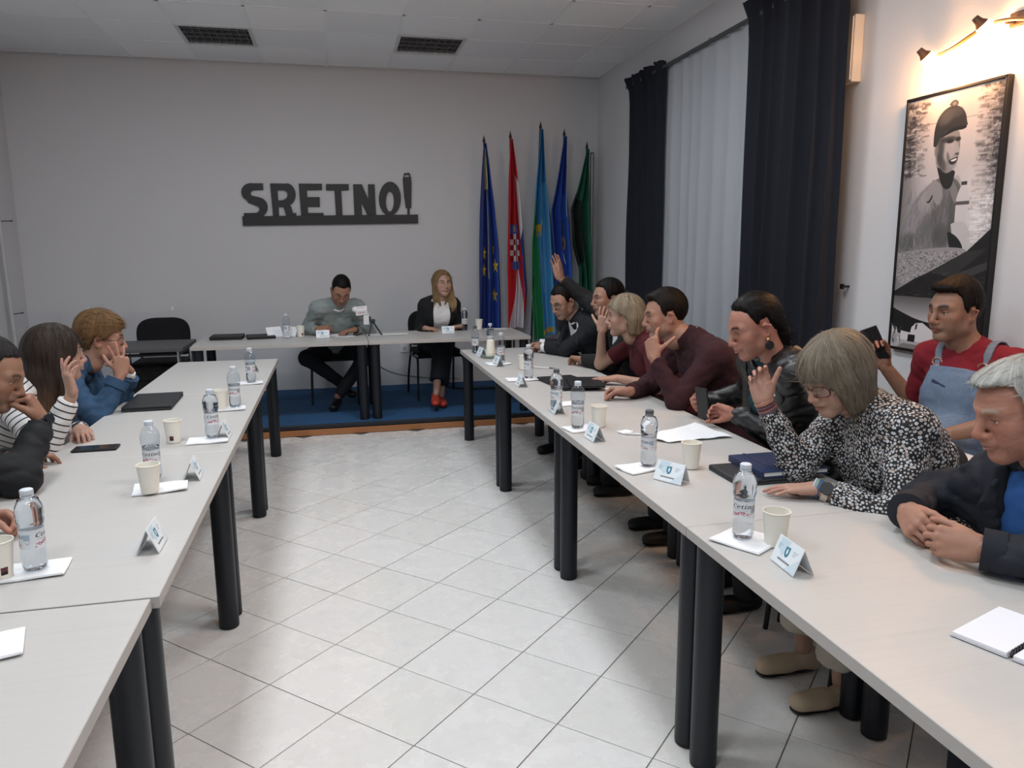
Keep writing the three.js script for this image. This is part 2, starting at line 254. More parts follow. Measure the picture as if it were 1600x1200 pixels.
// ------------------------------------------------------------ poster and wall lamp
{
  const tex = canvasTex(512, 1088, (g, w, h) => {
    const G = (a) => `rgb(${a},${Math.round(a * 0.975)},${Math.round(a * 0.98)})`;
    const poly = (c, ...p) => { g.fillStyle = c; g.beginPath(); p.forEach(([x, y], i) => (i ? g.lineTo(x, y) : g.moveTo(x, y))); g.closePath(); g.fill(); };
    const curve = (c, p) => { g.fillStyle = c; g.beginPath(); g.moveTo(...p[0]); for (let i = 1; i + 1 < p.length; i++) g.quadraticCurveTo(...p[i], (p[i][0] + p[i + 1][0]) / 2, (p[i][1] + p[i + 1][1]) / 2); g.lineTo(...p[p.length - 1]); g.closePath(); g.fill(); };
    const gr = g.createLinearGradient(0, 0, w, 0); gr.addColorStop(0, G(120)); gr.addColorStop(0.3, G(188)); gr.addColorStop(0.75, G(196)); gr.addColorStop(1, G(120)); g.fillStyle = gr; g.fillRect(0, 0, w, h);
    // rough rock and timber at the picture's edges
    for (let i = 0; i < 900; i++) { const left = rnd() < 0.42, x = left ? Math.pow(rnd(), 2) * 110 : w - Math.pow(rnd(), 2) * 130, y = rr(0, left ? 330 : 480); g.fillStyle = `rgba(${rnd() < 0.75 ? '30,26,28' : '210,205,205'},${rr(0.1, 0.5)})`; g.fillRect(x, y, rr(6, 46), rr(3, 14)); }
    g.fillStyle = G(120); g.fillRect(60, 118, 330, 4);
    // soft tonal painting: overlapping translucent blobs
    const blob = (x, y, rx, ry, a, al = 0.3, rot = 0) => { for (let k = 5; k > 0; k--) { g.fillStyle = `rgba(${a},${Math.round(a * 0.975)},${Math.round(a * 0.98)},${al * 0.42})`; g.beginPath(); g.ellipse(x, y, rx * (0.45 + k * 0.14), ry * (0.45 + k * 0.14), rot, 0, 7); g.fill(); } };
    blob(260, 260, 190, 300, 205, 0.35); blob(420, 480, 110, 160, 225, 0.35);
    // jacket
    curve(G(118), [[0, 650], [10, 560], [50, 470], [110, 400], [190, 352], [250, 340], [310, 356], [350, 410], [372, 500], [366, 640], [200, 665], [0, 650]]);
    blob(90, 520, 60, 110, 150, 0.5, 0.3); blob(160, 430, 60, 60, 168, 0.5); blob(225, 480, 40, 120, 92, 0.5); blob(60, 610, 60, 40, 84, 0.5); blob(310, 470, 36, 110, 84, 0.5); blob(150, 560, 40, 70, 100, 0.4, 0.5); blob(260, 590, 60, 50, 78, 0.5);
    for (let i = 0; i < 90; i++) { g.strokeStyle = `rgba(${rnd() < 0.55 ? '50,46,48' : '190,186,186'},0.22)`; g.lineWidth = rr(2, 6); const x = rr(20, 340), y = rr(380, 630); g.beginPath(); g.moveTo(x, y); g.quadraticCurveTo(x + rr(-14, 14), y + 24, x + rr(-34, 20), y + rr(30, 70)); g.stroke(); }
    curve(G(150), [[182, 350], [140, 392], [160, 452], [186, 420], [216, 470], [244, 420], [232, 372], [182, 350]]); curve(G(52), [[150, 440], [166, 456], [190, 420], [182, 412], [166, 440], [150, 440]]); curve(G(128), [[290, 366], [330, 400], [320, 470], [290, 430], [276, 390], [290, 366]]);
    curve(G(34), [[196, 300], [214, 350], [248, 400], [286, 392], [296, 350], [300, 320], [240, 320], [196, 300]]);
    // head, turned three quarters to the right
    curve(G(138), [[182, 180], [186, 250], [206, 300], [242, 334], [280, 326], [304, 292], [314, 250], [312, 200], [300, 160], [240, 140], [182, 180]]);
    blob(262, 238, 40, 46, 186, 0.6); blob(282, 300, 22, 22, 160, 0.5); blob(206, 230, 22, 70, 56, 0.6); blob(222, 290, 18, 40, 70, 0.55, -0.5); blob(250, 196, 40, 12, 40, 0.7); blob(300, 200, 14, 9, 30, 0.8); blob(258, 204, 18, 8, 26, 0.8);
    curve(G(168), [[284, 204], [302, 226], [318, 250], [300, 260], [284, 252], [284, 204]]); blob(300, 258, 12, 5, 60, 0.6); curve(G(46), [[258, 280], [286, 272], [310, 270], [302, 292], [280, 302], [260, 292], [258, 280]]); curve(G(226), [[268, 282], [290, 276], [304, 275], [298, 284], [278, 288], [268, 282]]); blob(254, 268, 8, 24, 90, 0.5, -0.3);
    blob(186, 232, 12, 26, 120, 0.8);
    // helmet with a short brim
    curve(G(44), [[166, 214], [162, 160], [176, 106], [214, 70], [262, 60], [304, 76], [330, 104], [338, 138], [346, 152], [320, 156], [282, 148], [232, 160], [196, 186], [184, 220], [166, 214]]);
    blob(226, 104, 46, 30, 92, 0.5, -0.4); blob(280, 92, 34, 20, 74, 0.5); curve(G(24), [[196, 186], [232, 160], [282, 148], [346, 152], [330, 166], [280, 164], [236, 176], [196, 186]]); curve(G(70), [[236, 58], [250, 40], [280, 44], [288, 64], [262, 70], [236, 58]]); blob(264, 56, 12, 8, 150, 0.5);
    // flask and hands
    curve(G(208), [[318, 440], [330, 396], [352, 380], [374, 396], [386, 440], [380, 560], [350, 590], [318, 560], [318, 440]]); g.fillStyle = G(88); g.fillRect(316, 450, 72, 14); g.fillStyle = G(60); g.fillRect(338, 372, 30, 14);
    curve(G(196), [[300, 540], [352, 520], [402, 560], [420, 620], [380, 650], [320, 620], [300, 540]]); curve(G(30), [[286, 570], [330, 580], [384, 640], [350, 660], [300, 640], [286, 570]]);
    for (let i = 0; i < 260; i++) { g.fillStyle = `rgba(240,238,238,${rr(0.1, 0.5)})`; g.fillRect(rr(390, 500), rr(430, 640), rr(8, 40), rr(2, 10)); }
    // rubble and dark blocks
    curve(G(150), [[0, 660], [150, 640], [340, 632], [420, 650], [300, 720], [160, 770], [0, 810], [0, 660]]);
    for (let i = 0; i < 900; i++) { g.fillStyle = `rgba(${rnd() < 0.5 ? '40,38,40' : '205,200,200'},${rr(0.1, 0.5)})`; const x = rr(0, 380); g.fillRect(x, rr(650, 800 - x * 0.25), rr(2, 12), rr(2, 7)); }
    poly(G(26), [0, 830], [120, 770], [200, 740], [400, 650], [512, 560], [512, 930], [0, 850]); poly(G(46), [210, 740], [400, 652], [500, 640], [330, 760]); poly(G(58), [300, 760], [512, 690], [512, 720], [330, 790]);
    for (let i = 0; i < 160; i++) { g.fillStyle = `rgba(150,146,146,${rr(0.05, 0.3)})`; g.fillRect(rr(20, 500), rr(730, 860), rr(3, 30), rr(1, 4)); }
    // lower band: hillside and a pale building
    const g2 = g.createLinearGradient(0, 850, 0, 960); g2.addColorStop(0, G(90)); g2.addColorStop(1, G(190)); g.fillStyle = g2; g.fillRect(0, 850, w, 238);
    curve(G(24), [[0, 905], [80, 930], [160, 950], [300, 965], [512, 940], [512, 1010], [300, 1030], [0, 1030], [0, 905]]); g.fillStyle = G(178); g.fillRect(0, 1020, w, 70);
    poly(G(214), [120, 1010], [126, 985], [150, 965], [190, 960], [240, 985], [330, 1000], [330, 1050], [60, 1045], [60, 1005]); poly(G(20), [108, 1018], [152, 1018], [150, 1050], [106, 1050]); poly(G(40), [150, 972], [162, 966], [158, 990], [148, 996]);
    poly(G(128), [80, 1060], [220, 1062], [200, 1084], [40, 1082]); poly(G(22), [420, 860], [512, 850], [512, 1088], [430, 1088]);
    for (let i = 0; i < 30; i++) { g.fillStyle = G(Math.floor(rr(40, 220))); g.fillRect(rr(0, 60), rr(985, 1050), rr(2, 6), rr(8, 30)); }
  });
  const t = thing('miner_poster', 'tall black and white poster of a helmeted miner in a thin black frame', 'poster', [XR, 1.005, -3.168]);
  mesh('print', new THREE.PlaneGeometry(0.575, 1.24).rotateY(-Math.PI / 2).translate(-0.0285, 0.627, 0), std(0xffffff, 0.45, { map: tex }), t);
  mesh('backing', plainBox(0.02, 1.24, 0.575, -0.017, 0.627, 0), M.black, t);
  const fm = std(0x0c0a0b, 0.4);
  mesh('frame', [box(0.034, 0.014, 0.6, -0.018, 0.007, 0), box(0.034, 0.014, 0.6, -0.018, 1.247, 0), box(0.034, 1.254, 0.014, -0.018, 0.627, -0.294), box(0.034, 1.254, 0.014, -0.018, 0.627, 0.294)], fm, t);
}
{
  const t = thing('wall_spotlight_bar', 'wavy brass wall lamp with glowing glass spots above the miner poster', 'wall lamp', [XR, 2.42, -3.02]);
  const brass = std(0xa87f4e, 0.3, { metalness: 0.8 }), dark = std(0x4c3a2c, 0.5, { metalness: 0.4 });
  const wave = Array.from({ length: 25 }, (_, i) => { const z = -0.32 + i * 0.064; return [-0.06 - 0.012 * Math.sin(z * 9), 0.03 + 0.028 * Math.sin(z * 9 + 0.9), z]; });
  mesh('wave_rod', tube(wave, 0.008, 80, 8), brass, t);
  mesh('wall_plate', [box(0.018, 0.06, 0.34, -0.009, 0.06, 0.28, 0.006), rod([0, 0.05, 0.14], [-0.06, 0.045, 0.14], 0.008), rod([0, 0.05, 0.5], [-0.06, 0.045, 0.5], 0.008)], dark, t);
  const glass = new THREE.MeshStandardMaterial({ color: 0xfff2dc, roughness: 0.5, emissive: 0xffc98a, emissiveIntensity: SPOT_GLOW });
  [-0.27, 0.05, 0.45, 0.9].forEach((z, i) => {
    const y = 0.03 + 0.028 * Math.sin(z * 9 + 0.9), x = -0.095, q = new THREE.Quaternion().setFromUnitVectors(V(0, 1, 0), V(0.62, -0.62, 0.25).normalize());
    const h = new THREE.Group(); h.name = 'spot_head'; h.position.set(x, y, z); t.add(h);
    mesh('lamp_holder', [lathe([[0, -0.045], [0.014, -0.045], [0.018, -0.02], [0.03, 0.0]], 16).applyQuaternion(q), rod([0.035, 0, 0], [0, 0.0, 0], 0.006)], dark, h);
    mesh('glass_shade', lathe([[0.0, 0.062], [0.02, 0.06], [0.032, 0.045], [0.036, 0.02], [0.03, 0.0], [0, -0.002]], 20).applyQuaternion(q), glass, h);
    const l = new THREE.PointLight(0xffb878, SPOT_LIGHT, 0, 2); l.position.set(-0.005, -0.085, 0.03); l.castShadow = true; l.shadow.radius = 1.6; h.add(l);
  });
}
// ------------------------------------------------------------ tables
const TOP = 0.74, LT = 1.366;
function makeTable(L, D, h, colTop, legR = 0.04) {
  const t = new THREE.Group(); t.name = 'conference_table';
  mesh('table_top', box(D, 0.03, L - 0.003, 0, h - 0.017, 0, 0.0025), M.laminate, t);
  mesh('edge_band', [box(0.003, 0.029, L - 0.004, -D / 2, h - 0.0175, 0, 0.001), box(0.003, 0.029, L - 0.004, D / 2, h - 0.0175, 0, 0.001), box(D - 0.002, 0.029, 0.003, 0, h - 0.0175, L / 2 - 0.0015, 0.001), box(D - 0.002, 0.029, 0.003, 0, h - 0.0175, -L / 2 + 0.0015, 0.001)], M.edgeBand, t);
  const d = 0.053;
  for (const i of [-1, 1]) for (const j of [-1, 1]) {
    const lg = mesh('leg', cyl(legR, legR, h - 0.045, i * (D / 2 - d), (h - 0.045) / 2 + 0.012, j * (L / 2 - d), 32), M.blackLeg, t);
    mesh('foot', lathe([[0, 0], [legR - 0.006, 0], [legR - 0.001, 0.004], [legR - 0.001, 0.012], [0, 0.012]], 24).translate(i * (D / 2 - d), 0, j * (L / 2 - d)), M.black, lg);
    mesh('mount_plate', box(0.09, 0.006, 0.09, i * (D / 2 - d), h - 0.0355, j * (L / 2 - d), 0.002), M.blackLeg, t);
  }
  return t;
}
{
  const proto = makeTable(LT, 0.70, TOP);
  const row = [
    [0.965 + 0.35, -6.041, 'pale laminate table at the far row end, under the stacked paper cups'],
    [0.965 + 0.35, -4.6745, 'pale laminate table where the blonde woman in burgundy leans'],
    [0.965 + 0.35, -3.308, 'pale laminate table between the maroon sweater man and the leather jacket woman'],
    [0.965 + 0.35, -1.9415, 'pale laminate table with the spiral notebook and the clasped hands of the old man'],
    [-0.438 - 0.35, -5.9255, 'pale laminate table nearest the stage on the row of the denim jacket woman'],
    [-0.438 - 0.35, -4.559, 'pale laminate table carrying the grey tablet and the striped shirt elbow'],
    [-0.438 - 0.35, -3.1925, 'pale laminate table with the lone tent card beside the seam, before the dark teal sleeve'],
    [-0.454 - 0.35, -1.8215, 'pale laminate table with only a folded napkin, its edge set back from its neighbour'],
  ];
  row.forEach(([x, z0, label], i) => { const c = copyOf(proto, 'conference_table', label, [x, 0, z0 + LT / 2 + (i === 7 ? 0.002 : 0)], 0, 'pale conference tables'); c.userData.category = 'table'; });
  const stage = makeTable(1.42, 0.76, 0.685);
  [[-0.452, 'pale laminate stage table in front of the man in the grey sweater'], [0.972, 'pale laminate stage table in front of the blonde woman in the black blazer']].forEach(([x, label], i) => { const c = copyOf(stage, 'conference_table', label, [x, STAGE_Y, -6.92], Math.PI / 2, 'pale conference tables'); c.userData.category = 'table'; });
  // dark side table with slim chrome frame on the stage
  const t = thing('side_table', 'dark grey side table with chrome legs in front of the empty black chair', 'table', [-1.50, STAGE_Y, -6.82]);
  mesh('table_top', box(0.58, 0.028, 0.66, 0, 0.671, 0, 0.003), std(0x4a4a4b, 0.5), t);
  for (const x of [-0.25, 0.25]) for (const z of [-0.27, 0.27]) mesh('leg', rod([x, 0, z], [x, 0.657, z], 0.014), M.chrome, t);
  mesh('rail', [rod([-0.25, 0.63, 0.27], [0.25, 0.63, 0.27], 0.012), rod([-0.25, 0.63, -0.27], [0.25, 0.63, -0.27], 0.012), rod([0.25, 0.63, -0.27], [0.25, 0.63, 0.27], 0.012), rod([-0.25, 0.63, -0.27], [-0.25, 0.63, 0.27], 0.012)], M.blackLeg, t);
  const cs = thing('equipment_case', 'black case standing under the dark side table on the stage', 'case', [-1.52, STAGE_Y, -6.86]);
  mesh('case_body', box(0.42, 0.40, 0.36, 0, 0.2, 0, 0.012, 2), M.blackFabric, cs); mesh('lid', box(0.43, 0.06, 0.37, 0, 0.43, 0, 0.012, 2), M.blackFabric, cs); mesh('handle', tube([[-0.08, 0.458, 0], [-0.07, 0.485, 0], [0.07, 0.485, 0], [0.08, 0.458, 0]], 0.008, 16, 8), M.black, cs);
  // white table behind the floral blouse
  const w = thing('side_table', 'white low table behind the woman in the floral blouse, by the wall', 'table', [2.2, 0, -2.42], -0.06);
  mesh('table_top', box(0.4, 0.03, 0.9, 0, 0.715, 0, 0.003), std(0xd9d7d5, 0.5), w);
  for (const x of [-0.16, 0.16]) for (const z of [-0.4, 0.4]) mesh('leg', cyl(0.02, 0.02, 0.7, x, 0.35, z), M.blackLeg, w);
}
// ------------------------------------------------------------ chairs
function makeChair() {
  const t = new THREE.Group(); t.name = 'stacking_chair';
  const oval = (pts) => tube(pts, 0.011, 20, 8);
  const seat = new RoundedBoxGeometry(0.45, 0.055, 0.42, 4, 0.026), sp = seat.attributes.position;
  for (let i = 0; i < sp.count; i++) { const z = sp.getZ(i), x = sp.getX(i); sp.setY(i, sp.getY(i) - 0.05 * Math.max(0, z / 0.21 - 0.55) ** 2 - 0.012 * (1 - (x / 0.23) ** 2) + 0.008); }
  seat.computeVertexNormals();
  mesh('seat', seat.translate(0, 0.445, 0.0), M.blackFabric, t);
  const s = new THREE.Shape(), W = 0.22, Hh = 0.33;
  s.moveTo(-W + 0.05, 0); s.lineTo(W - 0.05, 0); s.quadraticCurveTo(W, 0, W, 0.06); s.lineTo(W + 0.005, Hh - 0.14); s.bezierCurveTo(W + 0.005, Hh - 0.03, W - 0.05, Hh - 0.006, 0.08, Hh); s.lineTo(-0.08, Hh); s.bezierCurveTo(-W + 0.05, Hh - 0.006, -W - 0.005, Hh - 0.03, -W - 0.005, Hh - 0.14); s.lineTo(-W, 0.06); s.quadraticCurveTo(-W, 0, -W + 0.05, 0);
  const back = new THREE.ExtrudeGeometry(s, { depth: 0.022, bevelEnabled: true, bevelSize: 0.008, bevelThickness: 0.008, bevelSegments: 3, curveSegments: 10 }), bp = back.attributes.position;
  for (let i = 0; i < bp.count; i++) { const x = bp.getX(i), y = bp.getY(i); bp.setZ(i, bp.getZ(i) + 0.04 * (x / W) ** 2 - 0.03 * (y / Hh)); }
  back.computeVertexNormals(); mesh('backrest', back.translate(0, 0.5, -0.245), M.blackFabric, t);
  for (const k of [-1, 1]) {
    mesh('leg', oval([[k * 0.225, 0.41, 0.12], [k * 0.228, 0.39, 0.19], [k * 0.235, 0.2, 0.22], [k * 0.24, 0.0, 0.24]]), M.blackLeg, t);
    mesh('leg', oval([[k * 0.205, 0.62, -0.25], [k * 0.21, 0.46, -0.22], [k * 0.222, 0.41, -0.18], [k * 0.235, 0.2, -0.23], [k * 0.24, 0.0, -0.26]]), M.blackLeg, t);
  }
  mesh('under_frame', [rod([-0.225, 0.405, 0.13], [0.225, 0.405, 0.13], 0.011), rod([-0.222, 0.405, -0.17], [0.222, 0.405, -0.17], 0.011), rod([-0.223, 0.405, -0.17], [-0.223, 0.405, 0.13], 0.011), rod([0.223, 0.405, -0.17], [0.223, 0.405, 0.13], 0.011)], M.blackLeg, t);
  return t;
}
const CHAIR = makeChair();
function chair(label, x, z, yawDeg, y = 0) { const c = copyOf(CHAIR, 'stacking_chair', label, [x, y, z], yawDeg * Math.PI / 180, 'black padded chairs'); c.userData.category = 'chair'; return c; }
chair('empty black padded chair standing behind the dark side table on the stage', -1.57, -7.42, 0, STAGE_Y);

// ------------------------------------------------------------ flags in the corner
function flag(label, tip, left, right, paint, pole, texSize = [512, 1024]) {
  // left / right: outlines of the hanging cloth from the tip down, metres on the plane of the stand; z sways with the folds
  const zf = -8.0, base = [pole[0], STAGE_Y, pole[1]];
  const t = thing('flag', label, 'flag', base);
  const tipW = V(tip[0], tip[1], zf), b = V(...base);
  mesh('pole', rod([0, 0.02, 0], [tipW.x - b.x, tipW.y - b.y + 0.0, zf - b.z], 0.011, 10), std(0x2a2622, 0.5), t);
  mesh('finial', lathe([[0, -0.02], [0.014, -0.015], [0.016, 0.0], [0.009, 0.02], [0, 0.06]], 12).translate(tipW.x - b.x, tipW.y - b.y, zf - b.z), std(0x3a352c, 0.4, { metalness: 0.5 }), t);
  mesh('stand', lathe([[0, 0.0], [0.09, 0.0], [0.09, 0.012], [0.05, 0.03], [0.022, 0.05], [0.02, 0.16], [0, 0.16]], 24), M.blackLeg, t);
  const nu = 36, nv = 48, g = new THREE.PlaneGeometry(1, 1, nu, nv), p = g.attributes.position;
  const at = (line, s) => { for (let i = 0; i + 1 < line.length; i++) if (s <= line[i + 1][1] || i + 2 === line.length) { const k = Math.max(0, Math.min(1, (s - line[i][1]) / (line[i + 1][1] - line[i][1]))); return line[i][0] + (line[i + 1][0] - line[i][0]) * k; } };
  const yB = Math.max(left[left.length - 1][1], right[right.length - 1][1]);
  for (let i = 0; i < p.count; i++) {
    const u = p.getX(i) + 0.5, v = 0.5 - p.getY(i), sL = v * left[left.length - 1][1], sR = v * right[right.length - 1][1];
    const xl = at(left, sL), xr = at(right, sR), s = sL * (1 - u) + sR * u, wob = 0.10 * v * noise(u * 2, v * 2, tip[0]);
    p.setXYZ(i, xl + (xr - xl) * (u + 0.03 * Math.sin(u * 19 + v * 2)) - b.x, tip[1] - 0.03 - s - b.y, zf + 0.045 + (0.018 + 0.045 * Math.min(1, v * 2.5)) * Math.sin(u * 15.5 + 1.2 * Math.sin(v * 2.2 + tip[0] * 3) + 2 * wob) + 0.02 * noise(u * 4, v * 6, 3 + tip[0]) - b.z);
  }
  g.computeVertexNormals();
  const back = g.clone(), bp = back.attributes.position, n = g.attributes.normal; for (let i = 0; i < bp.count; i++) bp.setXYZ(i, bp.getX(i) - n.getX(i) * 0.0015, bp.getY(i) - n.getY(i) * 0.0015, bp.getZ(i) - n.getZ(i) * 0.0015);
  back.setIndex(Array.from(back.index.array).reverse()); back.computeVertexNormals();
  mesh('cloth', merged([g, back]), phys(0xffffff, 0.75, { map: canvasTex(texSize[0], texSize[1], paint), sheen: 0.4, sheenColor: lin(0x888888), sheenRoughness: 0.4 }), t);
}
{
  const X = (u) => 1.2963 + 0.0022315 * u - 0.002, D = (v0) => (v) => (v - v0) * 0.002113;
  const line = (v0, pts) => pts.map(([u, v]) => [X(u), D(v0)(v)]);
  const star = (g, x, y, r, c = '#d9b93c') => { g.fillStyle = c; g.beginPath(); for (let i = 0; i < 10; i++) { const a = -Math.PI / 2 + i * Math.PI / 5, q = i % 2 ? r * 0.42 : r; g.lineTo(x + q * Math.cos(a), y + q * Math.sin(a)); } g.fill(); };
  const fringe = (g, x0, y0, x1, y1, c = '#d8cf9a') => { g.strokeStyle = c; g.lineWidth = 12; g.beginPath(); g.moveTo(x0, y0); g.bezierCurveTo(x0 + 20, y0 + (y1 - y0) / 3, x1 - 20, y0 + (y1 - y0) * 0.66, x1, y1); g.stroke(); };
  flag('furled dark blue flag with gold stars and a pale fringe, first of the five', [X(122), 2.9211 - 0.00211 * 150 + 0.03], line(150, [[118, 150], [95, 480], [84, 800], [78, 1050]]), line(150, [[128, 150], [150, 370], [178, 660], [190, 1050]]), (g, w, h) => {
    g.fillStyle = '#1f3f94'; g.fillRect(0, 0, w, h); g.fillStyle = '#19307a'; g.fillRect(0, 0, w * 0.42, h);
    g.fillStyle = '#c9c08a'; g.beginPath(); g.moveTo(150, 20); g.lineTo(340, 30); g.lineTo(330, 180); g.lineTo(300, 250); g.lineTo(200, 250); g.fill();
    fringe(g, 260, 220, 245, 740); star(g, 150, 600, 44); star(g, 150, 695, 44); star(g, 395, 575, 40); star(g, 430, 670, 44); star(g, 400, 835, 46);
  }, [X(205), -8.04]);
  const mx = X(218);
  flag('furled red, white and blue flag with a checkered crest', [X(247), 2.9211 - 0.00211 * 128 + 0.03], line(128, [[243, 128], [226, 500], [215, 760], [216, 1050]]), line(128, [[252, 128], [276, 330], [300, 580], [322, 860], [308, 1050]]), (g, w, h) => {
    g.fillStyle = '#c1202b'; g.fillRect(0, 0, w, h);
    g.fillStyle = '#d9d6da'; g.beginPath(); g.moveTo(400, 180); g.lineTo(w, 240); g.lineTo(w, 520); g.lineTo(410, 560); g.fill();
    g.fillStyle = '#24347f'; g.beginPath(); g.moveTo(410, 540); g.lineTo(w, 430); g.lineTo(w, 830); g.lineTo(430, 860); g.fill();
    g.fillStyle = '#cfcdd3'; g.beginPath(); g.moveTo(250, 720); g.lineTo(330, 690); g.lineTo(470, h); g.lineTo(110, h); g.fill();
    g.fillStyle = '#c1202b'; g.beginPath(); g.moveTo(300, 600); g.lineTo(430, 620); g.lineTo(400, 740); g.lineTo(330, 700); g.fill();
    g.fillStyle = '#4a66b8'; g.fillRect(140, 455, 240, 50); g.fillStyle = '#c9a93c'; g.fillRect(190, 464, 26, 28); g.fillRect(300, 464, 26, 28);
    for (let i = 0; i < 5; i++) for (let j = 0; j < 5; j++) { g.fillStyle = (i + j) % 2 ? '#d8d6da' : '#8f1d2c'; g.fillRect(140 + i * 48, 505 + j * 30, 48, 30); }
    g.fillStyle = '#3f63b5'; g.fillRect(170, 655, 180, 45);
  }, [mx + 0.1, -8.04]);
  flag('furled sky blue and green flag with a small golden emblem', [X(392), 2.9211 - 0.00211 * 78 + 0.03], line(78, [[388, 78], [360, 350], [334, 640], [330, 850], [345, 1130]]), line(78, [[397, 78], [415, 330], [440, 520], [462, 800], [470, 1080]]), (g, w, h) => {
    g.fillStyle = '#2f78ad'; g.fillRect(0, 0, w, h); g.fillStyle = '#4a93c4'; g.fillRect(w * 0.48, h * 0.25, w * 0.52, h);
    g.fillStyle = '#1f7a4a'; g.beginPath(); g.moveTo(0, 330); g.lineTo(150, 420); g.lineTo(190, 700); g.lineTo(240, h); g.lineTo(0, h); g.fill();
    fringe(g, 280, 260, 270, 450, '#c8cf7a'); fringe(g, 270, 540, 300, 800, '#cfe0e6');
    g.fillStyle = '#b8973a'; g.beginPath(); g.ellipse(170, 470, 34, 18, 0.1, 0, 7); g.fill(); for (const x of [146, 160, 182, 194]) g.fillRect(x, 478, 7, 34); g.beginPath(); g.moveTo(192, 466); g.lineTo(206, 436); g.lineTo(226, 446); g.lineTo(208, 472); g.fill(); g.fillRect(206, 424, 5, 16);
    g.fillStyle = '#b89a4a'; g.fillRect(230, h - 40, 200, 26);
  }, [X(340), -8.05]);
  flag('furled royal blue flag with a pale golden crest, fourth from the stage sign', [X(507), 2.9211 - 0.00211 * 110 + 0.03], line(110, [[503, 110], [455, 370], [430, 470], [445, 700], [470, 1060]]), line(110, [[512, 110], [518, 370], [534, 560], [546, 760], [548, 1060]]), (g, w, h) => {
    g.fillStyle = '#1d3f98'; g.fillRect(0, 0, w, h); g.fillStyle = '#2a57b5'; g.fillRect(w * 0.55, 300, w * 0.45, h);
    fringe(g, 430, 40, 420, 420, '#c9d6ae'); g.fillStyle = '#c2ab52'; g.beginPath(); g.ellipse(330, 560, 34, 40, 0, 0, 7); g.fill(); g.fillStyle = '#1d3f98'; g.beginPath(); g.ellipse(330, 565, 18, 24, 0, 0, 7); g.fill(); g.fillStyle = '#b9c6dc'; for (let i = 0; i < 5; i++) { g.beginPath(); g.ellipse(318 + i * 8, 616 + i * 12, 22, 5, 0.5, 0, 7); g.fill(); }
  }, [X(500), -8.05]);
  flag('furled green flag with a black field on its left side', [X(620), 2.9211 - 0.00211 * 168 + 0.03], line(168, [[616, 168], [560, 370], [528, 460], [540, 640], [575, 760], [584, 1060]]), line(168, [[624, 168], [632, 400], [640, 700], [648, 1060]]), (g, w, h) => {
    g.fillStyle = '#1b5b44'; g.fillRect(0, 0, w, h); g.fillStyle = '#14201f'; g.beginPath(); g.moveTo(0, 250); g.lineTo(300, 310); g.lineTo(270, 480); g.lineTo(240, 640); g.lineTo(0, 660); g.fill();
  }, [X(600), -8.05]);
  const t = thing('display_pole', 'tall bare chrome pole in the room corner, next to the green flag', 'pole', [X(655), STAGE_Y, -8.06]);
  mesh('pole', rod([0, 0.03, 0], [0.0, 2.44, 0.0], 0.022, 20), M.steel, t);
  mesh('stand', lathe([[0, 0], [0.09, 0], [0.09, 0.012], [0.04, 0.03], [0, 0.03]], 24), M.blackLeg, t);
  mesh('cap', lathe([[0, 2.44], [0.024, 2.44], [0.024, 2.455], [0, 2.46]], 20), M.steel, t);
}
